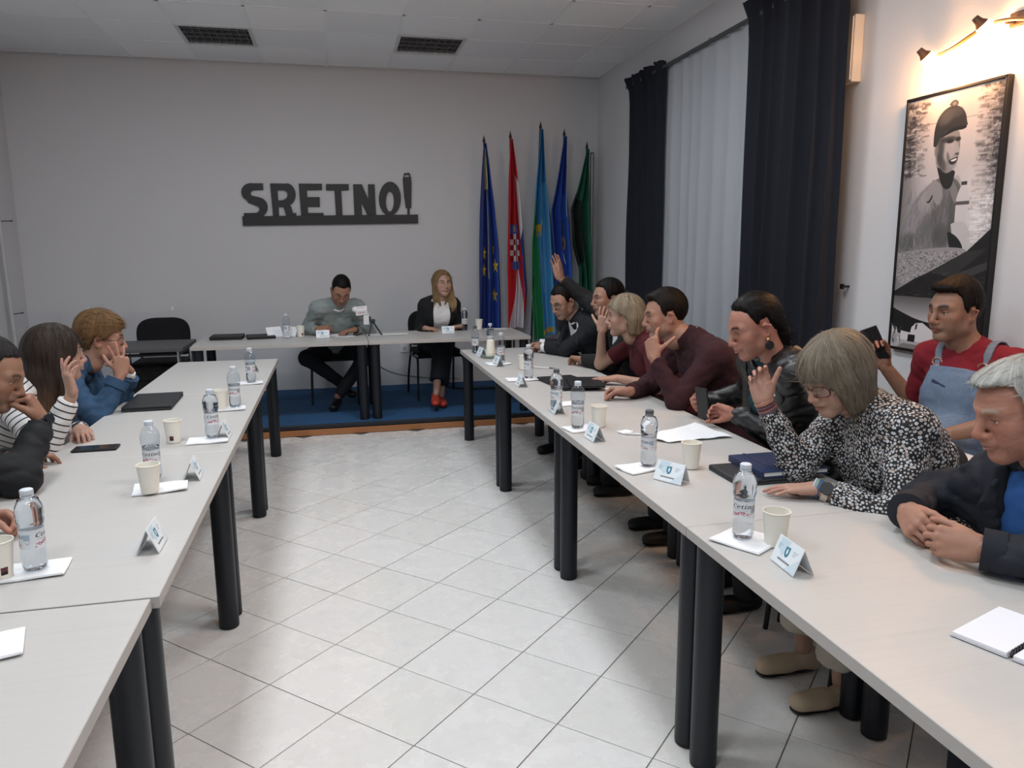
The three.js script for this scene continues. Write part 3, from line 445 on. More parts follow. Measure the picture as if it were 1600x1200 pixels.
// ------------------------------------------------------------ clear acrylic stands at the back left, pole, socket, cable
{
  const ac = phys(0xffffff, 0.04, { transmission: 1, thickness: 0, ior: 1.2 });
  const stand = (label, x0, x1, yTop, yShelf, z) => {
    const w = x1 - x0, t = thing('acrylic_lectern', label, 'lectern', [(x0 + x1) / 2, STAGE_Y, z]);
    const h = yTop - STAGE_Y;
    mesh('front_panel', box(w, h, 0.008, 0, h / 2, 0.17, 0.002), ac, t); mesh('side_panel', box(0.008, h, 0.34, -w / 2 + 0.06, h / 2, 0, 0.002), ac, t); mesh('side_panel', box(0.008, h, 0.34, w / 2 - 0.06, h / 2, 0, 0.002), ac, t);
    mesh('shelf', box(w + 0.1, 0.01, 0.36, 0.03, yShelf - STAGE_Y, 0, 0.002), ac, t); mesh('base_plate', box(w + 0.06, 0.012, 0.4, 0, 0.006, 0, 0.002), ac, t);
    mesh('clip', [box(0.02, 0.03, 0.02, w / 2 - 0.03, yShelf - STAGE_Y + 0.02, 0.15, 0.004)], M.white, t);
  };
  stand('clear acrylic lectern by the back wall, the one closer to the corner', -2.55, -2.18, 1.15, 1.0, -7.86);
  stand('wider clear acrylic lectern behind the empty black chair', -1.98, -1.46, 1.12, 0.99, -7.86);
  const p = thing('leaning_pole', 'thin white pole standing against the side wall near the acrylic lecterns', 'pole', [-2.83, STAGE_Y, -7.7]);
  mesh('pole', rod([0, 0, 0], [-0.02, 1.9, 0], 0.016), std(0xbfbfbf, 0.5), p);
  for (const y of [0.9, 1.72]) mesh('clip', [rod([0, y, 0], [0.05, y + 0.005, -0.08], 0.005), box(0.02, 0.014, 0.02, 0.05, y + 0.005, -0.08, 0.004)], std(0x55565a, 0.5), p);
  const s = thing('wall_socket', 'white wall socket low on the back wall between the two seated officials', 'socket', [0.705, 0.485, ZB]);
  mesh('plate', box(0.085, 0.085, 0.012, 0, 0, 0.006, 0.004), M.white, s);
  mesh('insert', new THREE.CylinderGeometry(0.021, 0.019, 0.004, 20).rotateX(Math.PI / 2).translate(0, 0, 0.0135), std(0xbfc3c8, 0.5), s);
  const c = tag(mesh('cable', [tube([[0.3, 0.5, ZB + 0.008], [0.35, 0.38, ZB + 0.01], [0.55, 0.24, ZB + 0.01], [0.85, 0.17, ZB + 0.01], [1.3, 0.13, ZB + 0.012]], 0.004, 40, 6)], std(0x9fa3a8, 0.5), scene), 'thin pale cable sagging along the foot of the back wall', 'cable');
  tag(mesh('cable', tube([[1.0, 0.097, -8.12], [1.2, 0.097, -7.85], [1.4, 0.1, -7.75], [1.65, 0.097, -7.7], [1.75, 0.097, -7.78], [1.5, 0.103, -7.72], [1.25, 0.097, -7.74]], 0.006, 60, 6), M.black, scene), 'black cable coiled on the carpet near the flag stands', 'cable');
}
// ------------------------------------------------------------ bottles, cups, napkins, tent cards
const T_label = canvasTex(512, 192, (g, w, h) => {
  g.fillStyle = '#dfe3e6'; g.fillRect(0, 0, w, h);
  for (const x0 of [0, 256]) {
    g.fillStyle = '#3c3f48'; g.font = 'italic bold 60px serif'; g.fillText('Cetina', x0 + 14, 78);
    g.fillStyle = '#8a8d93'; g.font = '15px sans-serif'; g.fillText('prirodna izvorska', x0 + 30, 102);
    for (let i = 0; i < 46; i++) { g.fillStyle = rnd() < 0.75 ? '#b8304a' : '#7d2436'; const a = rnd(); g.fillRect(x0 + 10 + a * 160, 150 - Math.sin(a * 3) * 28 + rr(-14, 20), 9, 9); }
  }
  g.fillStyle = '#6b7078'; g.fillRect(430, 60, 52, 66); for (let i = 0; i < 13; i++) { g.fillStyle = '#dfe3e6'; g.fillRect(432 + i * 4, 62, 1.6, 62); }
  g.fillStyle = '#9fb6c8'; g.fillRect(196, 40, 44, 60); g.strokeStyle = '#6a6e75'; g.lineWidth = 3; g.beginPath(); g.moveTo(208, 120); g.lineTo(224, 140); g.lineTo(238, 118); g.stroke();
});
function makeBottle(water) {
  const t = new THREE.Group(); t.name = 'water_bottle';
  const prof = [[0.0, 0.006], [0.012, 0.003], [0.022, 0.0], [0.027, 0.004], [0.0305, 0.016], [0.031, 0.035], [0.029, 0.05], [0.0282, 0.058], [0.0284, 0.062], [0.0284, 0.112], [0.0292, 0.118], [0.0316, 0.126], [0.0322, 0.134], [0.0312, 0.139], [0.0325, 0.146], [0.0325, 0.156], [0.031, 0.168], [0.026, 0.18], [0.018, 0.189], [0.0128, 0.194], [0.0128, 0.197]];
  const pet = phys(0xf2f6fa, 0.03, { transmission: 1, thickness: 0, ior: 1.45 });
  const body = new THREE.LatheGeometry(prof.map((p) => new THREE.Vector2(...p)), 40), bp = body.attributes.position;
  for (let i = 0; i < bp.count; i++) { const y = bp.getY(i); if (y < 0.036) { const a = Math.atan2(bp.getZ(i), bp.getX(i)), k = 1 - 0.12 * (1 - y / 0.036) * (0.5 + 0.5 * Math.cos(a * 5)); bp.setX(i, bp.getX(i) * k); bp.setZ(i, bp.getZ(i) * k); } }
  body.computeVertexNormals(); mesh('bottle_body', body, pet, t);
  const wp = prof.filter((p) => p[1] < water).map(([r, y]) => [Math.max(0, r - 0.0016) * (y < 0.036 ? 0.95 : 1), Math.max(0.004, y) + 0.0012]); const last = wp[wp.length - 1]; wp.push([last[0] - 0.0006, water], [0, water]);
  mesh('water', lathe(wp, 32), phys(0xffffff, 0.0, { transmission: 1, thickness: 0.05, ior: 1.33 }), t);
  mesh('label', new THREE.CylinderGeometry(0.0288, 0.0288, 0.05, 40, 1, true).translate(0, 0.087, 0), std(0xffffff, 0.5, { map: T_label, transparent: true, opacity: 0.82, side: THREE.DoubleSide }), t);
  const ribs = []; for (let i = 0; i < 24; i++) { const a = i / 24 * 6.2832; ribs.push(plainBox(0.001, 0.012, 0.002).rotateY(-a).translate(0.0148 * Math.cos(a), 0.2045, 0.0148 * Math.sin(a))); }
  mesh('cap', [lathe([[0.0, 0.2125], [0.0128, 0.2125], [0.0146, 0.21], [0.0146, 0.1975], [0.0, 0.1975]], 28), lathe([[0.0135, 0.196], [0.0155, 0.196], [0.0155, 0.193], [0.0135, 0.193]], 24), ...ribs], std(0xd3d9e0, 0.45), t);
  return t;
}
const BOTTLES = [makeBottle(0.186), makeBottle(0.122), makeBottle(0.165)];
const DARKCAP = std(0x585c62, 0.5);
function bottle(label, x, z, y = TOP, kind = 0, turn = 0, darkCap = false) {
  const c = copyOf(BOTTLES[kind], 'water_bottle', label, [x, y + 0.001, z], turn, 'small plastic water bottles'); c.userData.category = 'bottle';
  if (darkCap) c.children.find((m) => m.name === 'cap').material = DARKCAP; return c;
}
function makeCup() {
  const t = new THREE.Group(); t.name = 'paper_cup';
  mesh('cup_body', lathe([[0.0, 0.004], [0.0255, 0.004], [0.026, 0.0], [0.0272, 0.0], [0.036, 0.094], [0.0345, 0.094], [0.0258, 0.008], [0, 0.008]], 40), M.cream, t);
  mesh('rolled_rim', new THREE.TorusGeometry(0.0362, 0.0018, 8, 40).rotateX(Math.PI / 2).translate(0, 0.0945, 0), M.cream, t);
  return t;
}
const CUP = makeCup();
function cup(label, x, z, y = TOP + 0.001, mark) {
  const c = copyOf(CUP, 'paper_cup', label, [x, y, z], 0, 'paper cups'); c.userData.category = 'cup';
  if (mark !== undefined) mesh('printed_mark', new THREE.CylinderGeometry(0.0302, 0.0284, 0.02, 8, 1, true, mark, 0.55).translate(0, 0.022, 0), std(0x6d3a3c, 0.6, { side: THREE.DoubleSide, map: canvasTex(32, 32, (g) => { g.fillStyle = '#d8b0b0'; g.fillRect(0, 0, 32, 32); g.fillStyle = '#ffffff'; g.fillRect(0, 12, 32, 3); g.fillStyle = '#604040'; g.fillRect(0, 18, 32, 14); }) }), c);
  return c;
}
function napkin(label, x, z, w, d, turn, y = TOP, curl = 0.004) {
  const g = new THREE.BoxGeometry(w, 0.003, d, 10, 1, 10), p = g.attributes.position;
  for (let i = 0; i < p.count; i++) { const u = p.getX(i) / w * 2, v = p.getZ(i) / d * 2; p.setY(i, p.getY(i) + 0.0017 + curl * Math.max(0, u * v) * 0.7 + 0.0012 * (0.5 + noise(u * 2 + x * 9, v * 2, z))); }
  g.computeVertexNormals();
  const t = thing('paper_napkin', label, 'napkin', [x, y, z], turn, 'folded paper napkins'); mesh('folded_sheet', g, M.paper, t);
  const g2 = new THREE.BoxGeometry(w * 0.97, 0.0015, d * 0.96, 10, 1, 10), q = g2.attributes.position;
  for (let i = 0; i < q.count; i++) { const u = q.getX(i) / w * 2, v = q.getZ(i) / d * 2; q.setY(i, q.getY(i) + 0.0042 + curl * Math.max(0, u * v) * 0.7 + 0.0012 * (0.5 + noise(u * 2 + x * 9, v * 2, z))); }
  g2.computeVertexNormals(); mesh('top_fold', g2, M.paper, t); return t;
}
const T_card = canvasTex(256, 160, (g, w, h) => {
  g.fillStyle = '#e6ecf0'; g.fillRect(0, 0, w, h); g.fillStyle = 'rgba(160,195,215,0.4)'; g.beginPath(); g.moveTo(30, 0); g.lineTo(130, 0); g.lineTo(90, 110); g.lineTo(20, 60); g.fill(); g.fillStyle = 'rgba(190,210,222,0.5)'; g.beginPath(); g.moveTo(150, 160); g.lineTo(256, 60); g.lineTo(256, 160); g.fill();
  g.fillStyle = '#3f8096'; g.beginPath(); g.moveTo(100, 36); g.lineTo(146, 32); g.lineTo(146, 72); g.quadraticCurveTo(142, 92, 124, 100); g.quadraticCurveTo(104, 92, 100, 72); g.fill(); g.fillStyle = '#dfe9ee'; g.beginPath(); g.ellipse(123, 62, 9, 18, 0, 0, 7); g.fill();
  g.fillStyle = '#4a5058'; for (let i = 0; i < 16; i++) g.fillRect(58 + i * 8.2, 118 + (i % 3), 5 + (i * 7 % 3), 12); g.fillStyle = '#9aa5ad'; for (let k = 0; k < 3; k++) { g.fillRect(22, 40 + k * 12, 40 - k * 8, 4); g.fillRect(178, 38 + k * 12, 46 - k * 10, 4); }
});
const CARD = (() => {
  const t = new THREE.Group(); t.name = 'tent_card'; const W = 0.115, Hc = 0.066, B = 0.028, s = new THREE.Shape(); [[-B, 0], [-B + 0.0012, 0], [0, Hc - 0.0016], [B - 0.0012, 0], [B, 0], [0.0006, Hc], [-0.0006, Hc]].forEach(([x, y], i) => (i ? s.lineTo(x, y) : s.moveTo(x, y)));
  mesh('folded_card', new THREE.ExtrudeGeometry(s, { depth: W, bevelEnabled: false }).translate(0, 0, -W / 2), std(0xe3e8ec, 0.6), t);
  const a = Math.atan2(B, Hc), L = Math.hypot(B, Hc);
  mesh('print', new THREE.PlaneGeometry(W * 0.97, L * 0.95).rotateX(-a).translate(0, Hc / 2, B / 2 + 0.0009).rotateY(-Math.PI / 2), std(0xffffff, 0.55, { map: T_card }), t);
  mesh('print', new THREE.PlaneGeometry(W * 0.97, L * 0.95).rotateX(-a).translate(0, Hc / 2, B / 2 + 0.0009).rotateY(Math.PI / 2), std(0xffffff, 0.55, { map: T_card }), t); return t;
})();
function card(label, x, z, turn, y = TOP) { const c = copyOf(CARD, 'tent_card', label, [x, y + 0.0005, z], turn, 'folded name tent cards'); c.userData.category = 'name card'; return c; }

// right-hand row of tables
bottle('water bottle on the napkin before the blue binder, grey-white cap, beside the nearest cup', 1.068, -1.809, TOP + 0.005, 0, 1.2);
bottle('water bottle with a dark cap in front of the crumpled sheet', 1.094, -2.527, TOP + 0.005, 0, 3.6, true);
bottle('water bottle on a napkin in front of the pen-holding hand', 1.03, -3.172, TOP + 0.005, 1, 1.3);
bottle('taller-looking water bottle beside the black folders', 1.045, -3.56, TOP, 0, 3.4, true);
bottle('water bottle with a pale cap in front of the glasses man’s cup', 1.15, -4.53, TOP + 0.001, 0, 3.2);
bottle('water bottle with a loose white cap next to the cup stack', 1.122, -5.207, TOP + 0.005, 1, 2.2);
bottle('water bottle at the table end, before the stacked cups', 1.044, -5.79, TOP, 1, 0.4, true);
bottle('water bottle behind the stacked cups at the table end', 1.195, -5.95, TOP, 2, 1.5);
napkin('folded white napkin under the bottle nearest the old man', 1.075, -1.80, 0.145, 0.15, 0.55);
napkin('folded white napkin with a raised corner under the dark-capped bottle', 1.055, -2.525, 0.14, 0.11, 0.3, TOP, 0.01);
napkin('folded white napkin under the bottle by the pen-holding hand', 1.04, -3.17, 0.13, 0.11, 0.2);
napkin('small white napkin beside the black folders', 1.15, -3.72, 0.12, 0.1, 0.1);
napkin('wide white napkin between the glasses man’s bottle and a tent card', 1.10, -4.51, 0.19, 0.11, 0);
napkin('white napkin under the loose-capped bottle', 1.10, -5.19, 0.17, 0.12, 0.1);
napkin('small torn napkin scrap behind a paper cup and a tent card', 1.215, -3.06, 0.06, 0.05, 0.5);
cup('cream paper cup beside the nearest bottle and tent card', 1.135, -1.755);
cup('cream paper cup next to the dark-capped bottle’s tent card', 1.246, -2.49);
cup('cream paper cup behind the bottle of the pen-holding man', 1.14, -3.2);
cup('cream paper cup in front of the glasses man', 1.21, -4.90);
card('tent card with a blue shield next to the nearest cup', 1.093, -1.613, -0.06);
card('tent card with a blue shield in front of the dark-capped bottle', 1.11, -2.362, 0.53);
card('tent card in front of the bottle by the pen-holding hand', 1.045, -2.985, 0.04);
card('tent card standing before the bottle beside the black folders', 1.045, -3.545, -0.05);
card('tent card on the edge before the wide white napkin', 1.05, -4.31, -0.05);
card('tent card on the edge before the loose-capped bottle', 1.08, -5.12, 0.1);
card('tent card at the table end by the cup stack', 1.06, -5.62, 0.1);
{
  const tray = thing('glass_ashtray', 'flat glass dish under the stack of paper cups', 'dish', [1.11, TOP, -5.52]); mesh('dish', lathe([[0, 0.004], [0.05, 0.004], [0.075, 0.022], [0.078, 0.022], [0.055, 0.0], [0, 0.0]], 28), phys(0xcfd8d4, 0.1, { transmission: 0.8, thickness: 0 }), tray);
  for (let i = 0; i < 3; i++) copyOf(CUP, 'paper_cup', ['upside-down paper cup at the bottom of the stack', 'upside-down paper cup in the middle of the stack', 'upside-down paper cup at the top of the stack'][i], [1.11, TOP + 0.006 + 0.0945 + i * 0.014 + 0.002, -5.52], 0, 'paper cups').rotation.z = Math.PI;
  for (const c of scene.children) if (c.name.startsWith('paper_cup')) c.userData.category = 'cup';
}
// black folders and pens at the blonde woman's place
function tablet(name, label, cat, x, z, w, d, h, turn, color, y = TOP) {
  const t = thing(name, label, cat, [x, y, z], turn);
  mesh('cover', box(w, h * 0.45, d, 0, h * 0.225, 0, 0.004, 2), std(color, 0.6), t); mesh('upper_cover', box(w * 0.985, h * 0.5, d * 0.985, 0.002, h * 0.74, 0, 0.004, 2), std(color, 0.55), t);
  mesh('spine', box(w * 0.02, h * 0.95, d * 0.96, -w / 2 + 0.002, h / 2, 0, 0.003, 2), std(color, 0.7), t); return t;
}
tablet('folder', 'black document folder lying open on the table before the blonde woman', 'folder', 1.33, -4.30, 0.23, 0.42, 0.018, 0.12, 0x16181b);
tablet('folder', 'second black folder lying partly on the open one', 'folder', 1.40, -4.18, 0.2, 0.3, 0.016, -0.2, 0x101214, TOP + 0.0185);
function pen(label, a, b, color, y, cap = color) {
  const t = thing('pen', label, 'pen', [a[0], y, a[1]]); const dx = b[0] - a[0], dz = b[1] - a[1];
  mesh('barrel', rod([0, 0.005, 0], [dx * 0.75, 0.005, dz * 0.75], 0.0045, 10), std(color, 0.4), t); mesh('tip', rod([dx * 0.75, 0.005, dz * 0.75], [dx, 0.005, dz], 0.0045, 10, 0.001), std(cap, 0.4), t);
}
pen('black and white pen lying before the suited men', [1.28, -4.97], [1.42, -4.86], 0xdedede, TOP, 0x111111);
pen('thin pale pen lying beside the crumpled sheet', [1.20, -3.03], [1.33, -2.95], 0xdfe0e2, TOP);
// crumpled sheet under the phone hands
function sheet(label, corners, y, crumple, mat = M.paper, th = 0.0012) {
  const c = corners.map((k) => V(k[0], 0, k[1])), ctr = c.reduce((a, b) => a.clone().add(b)).multiplyScalar(0.25), n = 14, g = new THREE.BoxGeometry(1, 1, 1, n, 1, n), p = g.attributes.position;
  for (let i = 0; i < p.count; i++) { const u = p.getX(i) + 0.5, v = p.getZ(i) + 0.5, top = p.getY(i) > 0; const q = c[0].clone().lerp(c[1], u).lerp(c[3].clone().lerp(c[2], u), v); p.setXYZ(i, q.x - ctr.x, (top ? th : 0) + crumple * (0.5 + 0.5 * noise(u * 4 + ctr.z * 3, v * 4, 1.7)), q.z - ctr.z); }
  g.computeVertexNormals(); const t = thing('paper_sheet', label, 'paper', [ctr.x, y, ctr.z]); mesh('page', g, mat, t); return t;
}
sheet('creased white sheet of paper under the phone held by the woman in leather', [[1.235, -2.95], [1.32, -2.84], [1.62, -2.86], [1.58, -3.13]], TOP, 0.012);
// blue binder on a dark tablet at the floral blouse
tablet('tablet_case', 'dark grey tablet lying under the blue binder', 'tablet', 1.43, -2.35, 0.26, 0.22, 0.018, 0.0, 0x2a2c30);
{
  const t = thing('binder', 'navy blue binder lying on the dark tablet before the floral blouse', 'binder', [1.52, TOP + 0.0185, -2.36], 0.0), m = std(0x1b2c4e, 0.55);
  mesh('cover', box(0.26, 0.004, 0.23, 0, 0.002, 0, 0.0015), m, t); mesh('pages', box(0.245, 0.016, 0.215, 0.004, 0.012, 0, 0.002), M.paper, t); mesh('upper_cover', box(0.26, 0.004, 0.23, 0, 0.022, 0, 0.0015), m, t); mesh('spine', box(0.004, 0.024, 0.23, -0.13, 0.012, 0, 0.0015), m, t); mesh('elastic_band', box(0.012, 0.0015, 0.232, 0.07 - 0.14, 0.0247, 0, 0.0005), std(0x15264a, 0.7), t);
}
// spiral notebook in the corner of the frame
{
  const t = thing('spiral_notebook', 'open spiral-bound notebook with blank white pages', 'notebook', [1.348, TOP, -1.157], 0.356);
  for (const k of [-1, 1]) { mesh('page_block', box(0.2, 0.009, 0.105, 0, 0.0055, k * 0.058, 0.002), std(0xecebf0, 0.8), t); mesh('cover', box(0.206, 0.0015, 0.11, 0, 0.0008, k * 0.0585, 0.0005), std(0xb9b9bd, 0.6), t); }
  for (let i = 0; i < 16; i++) mesh('spiral_ring', new THREE.TorusGeometry(0.0098, 0.0014, 6, 18).scale(1, 0.75, 1).rotateY(0.15).translate(-0.09 + i * 0.012, 0.0078, 0), M.black, t);
}
// left-hand row
bottle('water bottle nearest the camera in front of a hand', -0.771, -2.049, TOP + 0.005, 0, 3.5);
bottle('water bottle behind the cup on the napkin beside a tent card', -0.653, -2.81, TOP + 0.005, 1, 5.0);
bottle('water bottle on the napkin with a tent card leaning behind it', -0.54, -3.402, TOP + 0.005, 0, 2.4);
bottle('water bottle on a napkin beside a half-hidden cup', -0.525, -4.063, TOP + 0.005, 1, 1.6);
bottle('water bottle at the far end of the denim jacket row', -0.521, -4.827, TOP + 0.005, 1, 0.4);
napkin('folded white napkin under the bottle nearest the camera', -0.80, -2.05, 0.2, 0.115, 0.12);
napkin('folded white napkin under the cup beside a tent card', -0.61, -2.71, 0.17, 0.12, 0.15, TOP, 0.008);
napkin('folded white napkin under the bottle before the phone', -0.555, -3.375, 0.165, 0.11, 0.05);
napkin('folded white napkin under the bottle by the half-hidden cup', -0.56, -4.05, 0.17, 0.1, 0.05);
napkin('folded white napkin under the farthest bottle of the denim row', -0.53, -4.83, 0.15, 0.1, 0.05);
napkin('folded white napkin alone on the set-back table', -0.735, -1.64, 0.15, 0.13, 0.3);
cup('cream paper cup with a red printed mark, cut off by the picture edge', -0.84, -2.02, TOP + 0.006, 0.45);
cup('cream paper cup standing on the napkin in front of a bottle', -0.632, -2.66, TOP + 0.006);
cup('cream paper cup with a printed mark before the phone', -0.695, -3.39, TOP, -0.35);
cup('cream paper cup half hidden behind a bottle', -0.59, -4.05, TOP + 0.006);
card('tent card alone near the seam of two tables', -0.52, -2.158, 0.0);
card('tent card beside the napkin with cup and bottle', -0.525, -2.83, 0.05);
card('tent card leaning behind the bottle before the phone', -0.50, -3.44, 0.0);
card('small tent card at the far end of the denim jacket row', -0.56, -5.35, 0.3);
tablet('tablet_case', 'dark grey tablet in a folding case before the denim jacket', 'tablet', -0.965, -4.31, 0.235, 0.40, 0.024, 0.03, 0x202325);
{
  const t = thing('smartphone', 'black smartphone lying on the table before the striped shirt', 'phone', [-0.985, TOP, -3.345], 0.02);
  mesh('phone_body', box(0.17, 0.008, 0.078, 0, 0.0045, 0, 0.004, 3), M.black, t); mesh('screen', box(0.155, 0.001, 0.071, 0, 0.0088, 0, 0.0004), std(0x2a2d31, 0.08), t);
}
// things on the stage tables
const TS = STAGE_Y + 0.685;
bottle('water bottle standing by the papers on the stage table', -0.43, -6.99, TS, 1, 0.5);
bottle('water bottle beside the blonde woman on the stage', 1.189, -7.15, TS, 0, 2.2);
cup('paper cup beside the grey sweater man’s name card', -0.315, -7.08, TS, 0.3);
cup('paper cup at the far end of the stage table', 1.34, -7.22, TS);
card('tent card in front of the man writing on the stage', -0.12, -6.93, -Math.PI / 2 + 0.05, TS);
card('tent card in front of the blonde woman on the stage', 1.0, -6.95, -Math.PI / 2, TS);
tablet('folder', 'closed black folder at the end of the stage table', 'folder', -0.94, -7.10, 0.27, 0.24, 0.03, 0.0, 0x15171a, TS);
tablet('folder', 'black folder with white pages beside the standing papers on the stage', 'folder', -0.66, -7.10, 0.24, 0.26, 0.02, 0.15, 0x131417, TS);
sheet('white page under the man’s writing hand', [[-0.12, -7.2], [0.16, -7.2], [0.14, -6.98], [-0.14, -6.98]], TS, 0.002);
sheet('white slip in front of the man writing', [[-0.01, -6.95], [0.16, -6.95], [0.155, -6.9], [-0.015, -6.9]], TS, 0.001);
sheet('white sheet beside the microphone', [[0.27, -7.06], [0.64, -7.08], [0.64, -6.96], [0.27, -6.95]], TS, 0.002);
sheet('white sheet lying at the far end of the stage tables', [[1.4, -7.24], [1.6, -7.24], [1.6, -7.12], [1.38, -7.12]], TS, 0.002);
{
  const t = thing('open_booklet', 'open white booklet standing on edge behind the bottle on the stage', 'booklet', [-0.47, TS, -7.12]);
  mesh('page', box(0.14, 0.1, 0.002, -0.07, 0.05, 0, 0.0005).rotateX(-0.5).rotateY(0.5), M.paper, t); mesh('page', box(0.13, 0.095, 0.002, 0.065, 0.05, 0, 0.0005).rotateX(-0.5).rotateY(-0.6), M.paper, t);
  pen('dark pen lying by the microphone', [0.17, -6.98], [0.22, -7.08], 0x1a1b1e, TS);
  const m = thing('microphone', 'desk microphone with a white sleeve and dark gooseneck pointing at the man', 'microphone', [0.30, TS, -7.0]), dk = std(0x26323a, 0.5);
  mesh('tripod', [rod([0.02, 0.13, 0], [0.10, 0.0, 0.03], 0.009), rod([0.02, 0.13, 0], [-0.02, 0.0, 0.06], 0.008), rod([0.02, 0.13, 0], [-0.01, 0.0, -0.08], 0.008), box(0.05, 0.03, 0.05, 0.02, 0.13, 0, 0.008)], dk, m);
  mesh('mic_body', rod([0.0, 0.15, 0.0], [-0.09, 0.215, 0.03], 0.016, 14), dk, m);
  const flagTex = canvasTex(128, 64, (g) => { g.fillStyle = '#e9e9ea'; g.fillRect(0, 0, 128, 64); g.fillStyle = '#b9737b'; for (let i = 0; i < 9; i++) g.fillRect(24 + i * 9, 26 + (i * 5 % 4), 6, 12); });
  mesh('mic_sleeve', box(0.105, 0.06, 0.075, 0, 0, 0, 0.006, 2).rotateZ(0.1).rotateX(0.35).translate(-0.075, 0.225, 0.03), std(0xffffff, 0.5, { map: flagTex }), m);
  mesh('foam_head', new THREE.SphereGeometry(0.026, 16, 12).scale(1.1, 1, 1).translate(-0.13, 0.24, 0.045), std(0xd9d9da, 0.9), m);
  mesh('sleeve_tail', box(0.05, 0.11, 0.012, -0.035, 0.155, 0.045, 0.004), std(0xd4d5d7, 0.6), m);
}
// ------------------------------------------------------------ figures: distance fields meshed as one surface
const sub = (a, b) => [a[0] - b[0], a[1] - b[1], a[2] - b[2]], add = (a, b) => [a[0] + b[0], a[1] + b[1], a[2] + b[2]], mul = (a, k) => [a[0] * k, a[1] * k, a[2] * k];
const dot = (a, b) => a[0] * b[0] + a[1] * b[1] + a[2] * b[2], len = (a) => Math.hypot(a[0], a[1], a[2]), unit = (a) => mul(a, 1 / (len(a) || 1));
const cross = (a, b) => [a[1] * b[2] - a[2] * b[1], a[2] * b[0] - a[0] * b[2], a[0] * b[1] - a[1] * b[0]], mix = (a, b, t) => [a[0] + (b[0] - a[0]) * t, a[1] + (b[1] - a[1]) * t, a[2] + (b[2] - a[2]) * t];
const clamp = (x, a, b) => Math.max(a, Math.min(b, x)), sstep = (a, b, x) => { const t = clamp((x - a) / (b - a), 0, 1); return t * t * (3 - 2 * t); };
// round cone from a to b; squash: [unit direction, factor] flattens it along a direction; cut: sharp end planes
function cap(a, b, ra, rb, o = {}) {
  const ax = b[0] - a[0], ay = b[1] - a[1], az = b[2] - a[2], L2 = ax * ax + ay * ay + az * az || 1e-9, n = o.squash && o.squash[0], q = o.squash ? 1 / o.squash[1] - 1 : 0, L = Math.sqrt(L2);
  const an = n ? (ax * n[0] + ay * n[1] + az * n[2]) * q : 0;
  const bx = ax + (n ? n[0] * an : 0), by = ay + (n ? n[1] * an : 0), bz = az + (n ? n[2] * an : 0), B2 = bx * bx + by * by + bz * bz || 1e-9;
  const f = (x, y, z) => {
    const x0 = x - a[0], y0 = y - a[1], z0 = z - a[2]; let px = x0, py = y0, pz = z0;
    if (n) { const s = (px * n[0] + py * n[1] + pz * n[2]) * q; px += n[0] * s; py += n[1] * s; pz += n[2] * s; }
    let t = (px * bx + py * by + pz * bz) / B2; t = t < 0 ? 0 : t > 1 ? 1 : t;
    const dx = px - bx * t, dy = py - by * t, dz = pz - bz * t; let d = Math.sqrt(dx * dx + dy * dy + dz * dz) - (ra + (rb - ra) * t);
    if (o.cutB !== undefined) d = Math.max(d, (x0 * ax + y0 * ay + z0 * az) / L - L * o.cutB);
    return d;
  };
  const R = Math.max(ra, rb), s = o.squash && o.squash[1] > 1 ? o.squash[1] : 1;
  return { f, lo: [0, 1, 2].map((i) => Math.min(a[i], b[i]) - R * s), hi: [0, 1, 2].map((i) => Math.max(a[i], b[i]) + R * s), k: o.k ?? 0.03, sub: o.sub, a, b, r: (ra + rb) / 2, ra, rb, id: o.id, t0: o.t0 ?? 0, ref: o.ref, tag: o.tag, o };
}
function ell(c, r, o = {}) {   // ellipsoid; o.q a quaternion
  const q = o.q && o.q.clone().invert(), v = V(0, 0, 0), R = Math.max(...r), m = Math.min(...r);
  const f = (x, y, z) => {
    let px = x - c[0], py = y - c[1], pz = z - c[2];
    if (q) { v.set(px, py, pz).applyQuaternion(q); px = v.x; py = v.y; pz = v.z; }
    const k0 = Math.sqrt((px / r[0]) ** 2 + (py / r[1]) ** 2 + (pz / r[2]) ** 2), k1 = Math.sqrt((px / (r[0] * r[0])) ** 2 + (py / (r[1] * r[1])) ** 2 + (pz / (r[2] * r[2])) ** 2);
    return k0 < 1e-6 ? -m : k0 * (k0 - 1) / k1;
  };
  const e = q ? [R, R, R] : r;
  return { f, lo: sub(c, e), hi: add(c, e), k: o.k ?? 0.02, sub: o.sub, a: c, b: c, r: R, id: o.id, tag: o.tag, o };
}
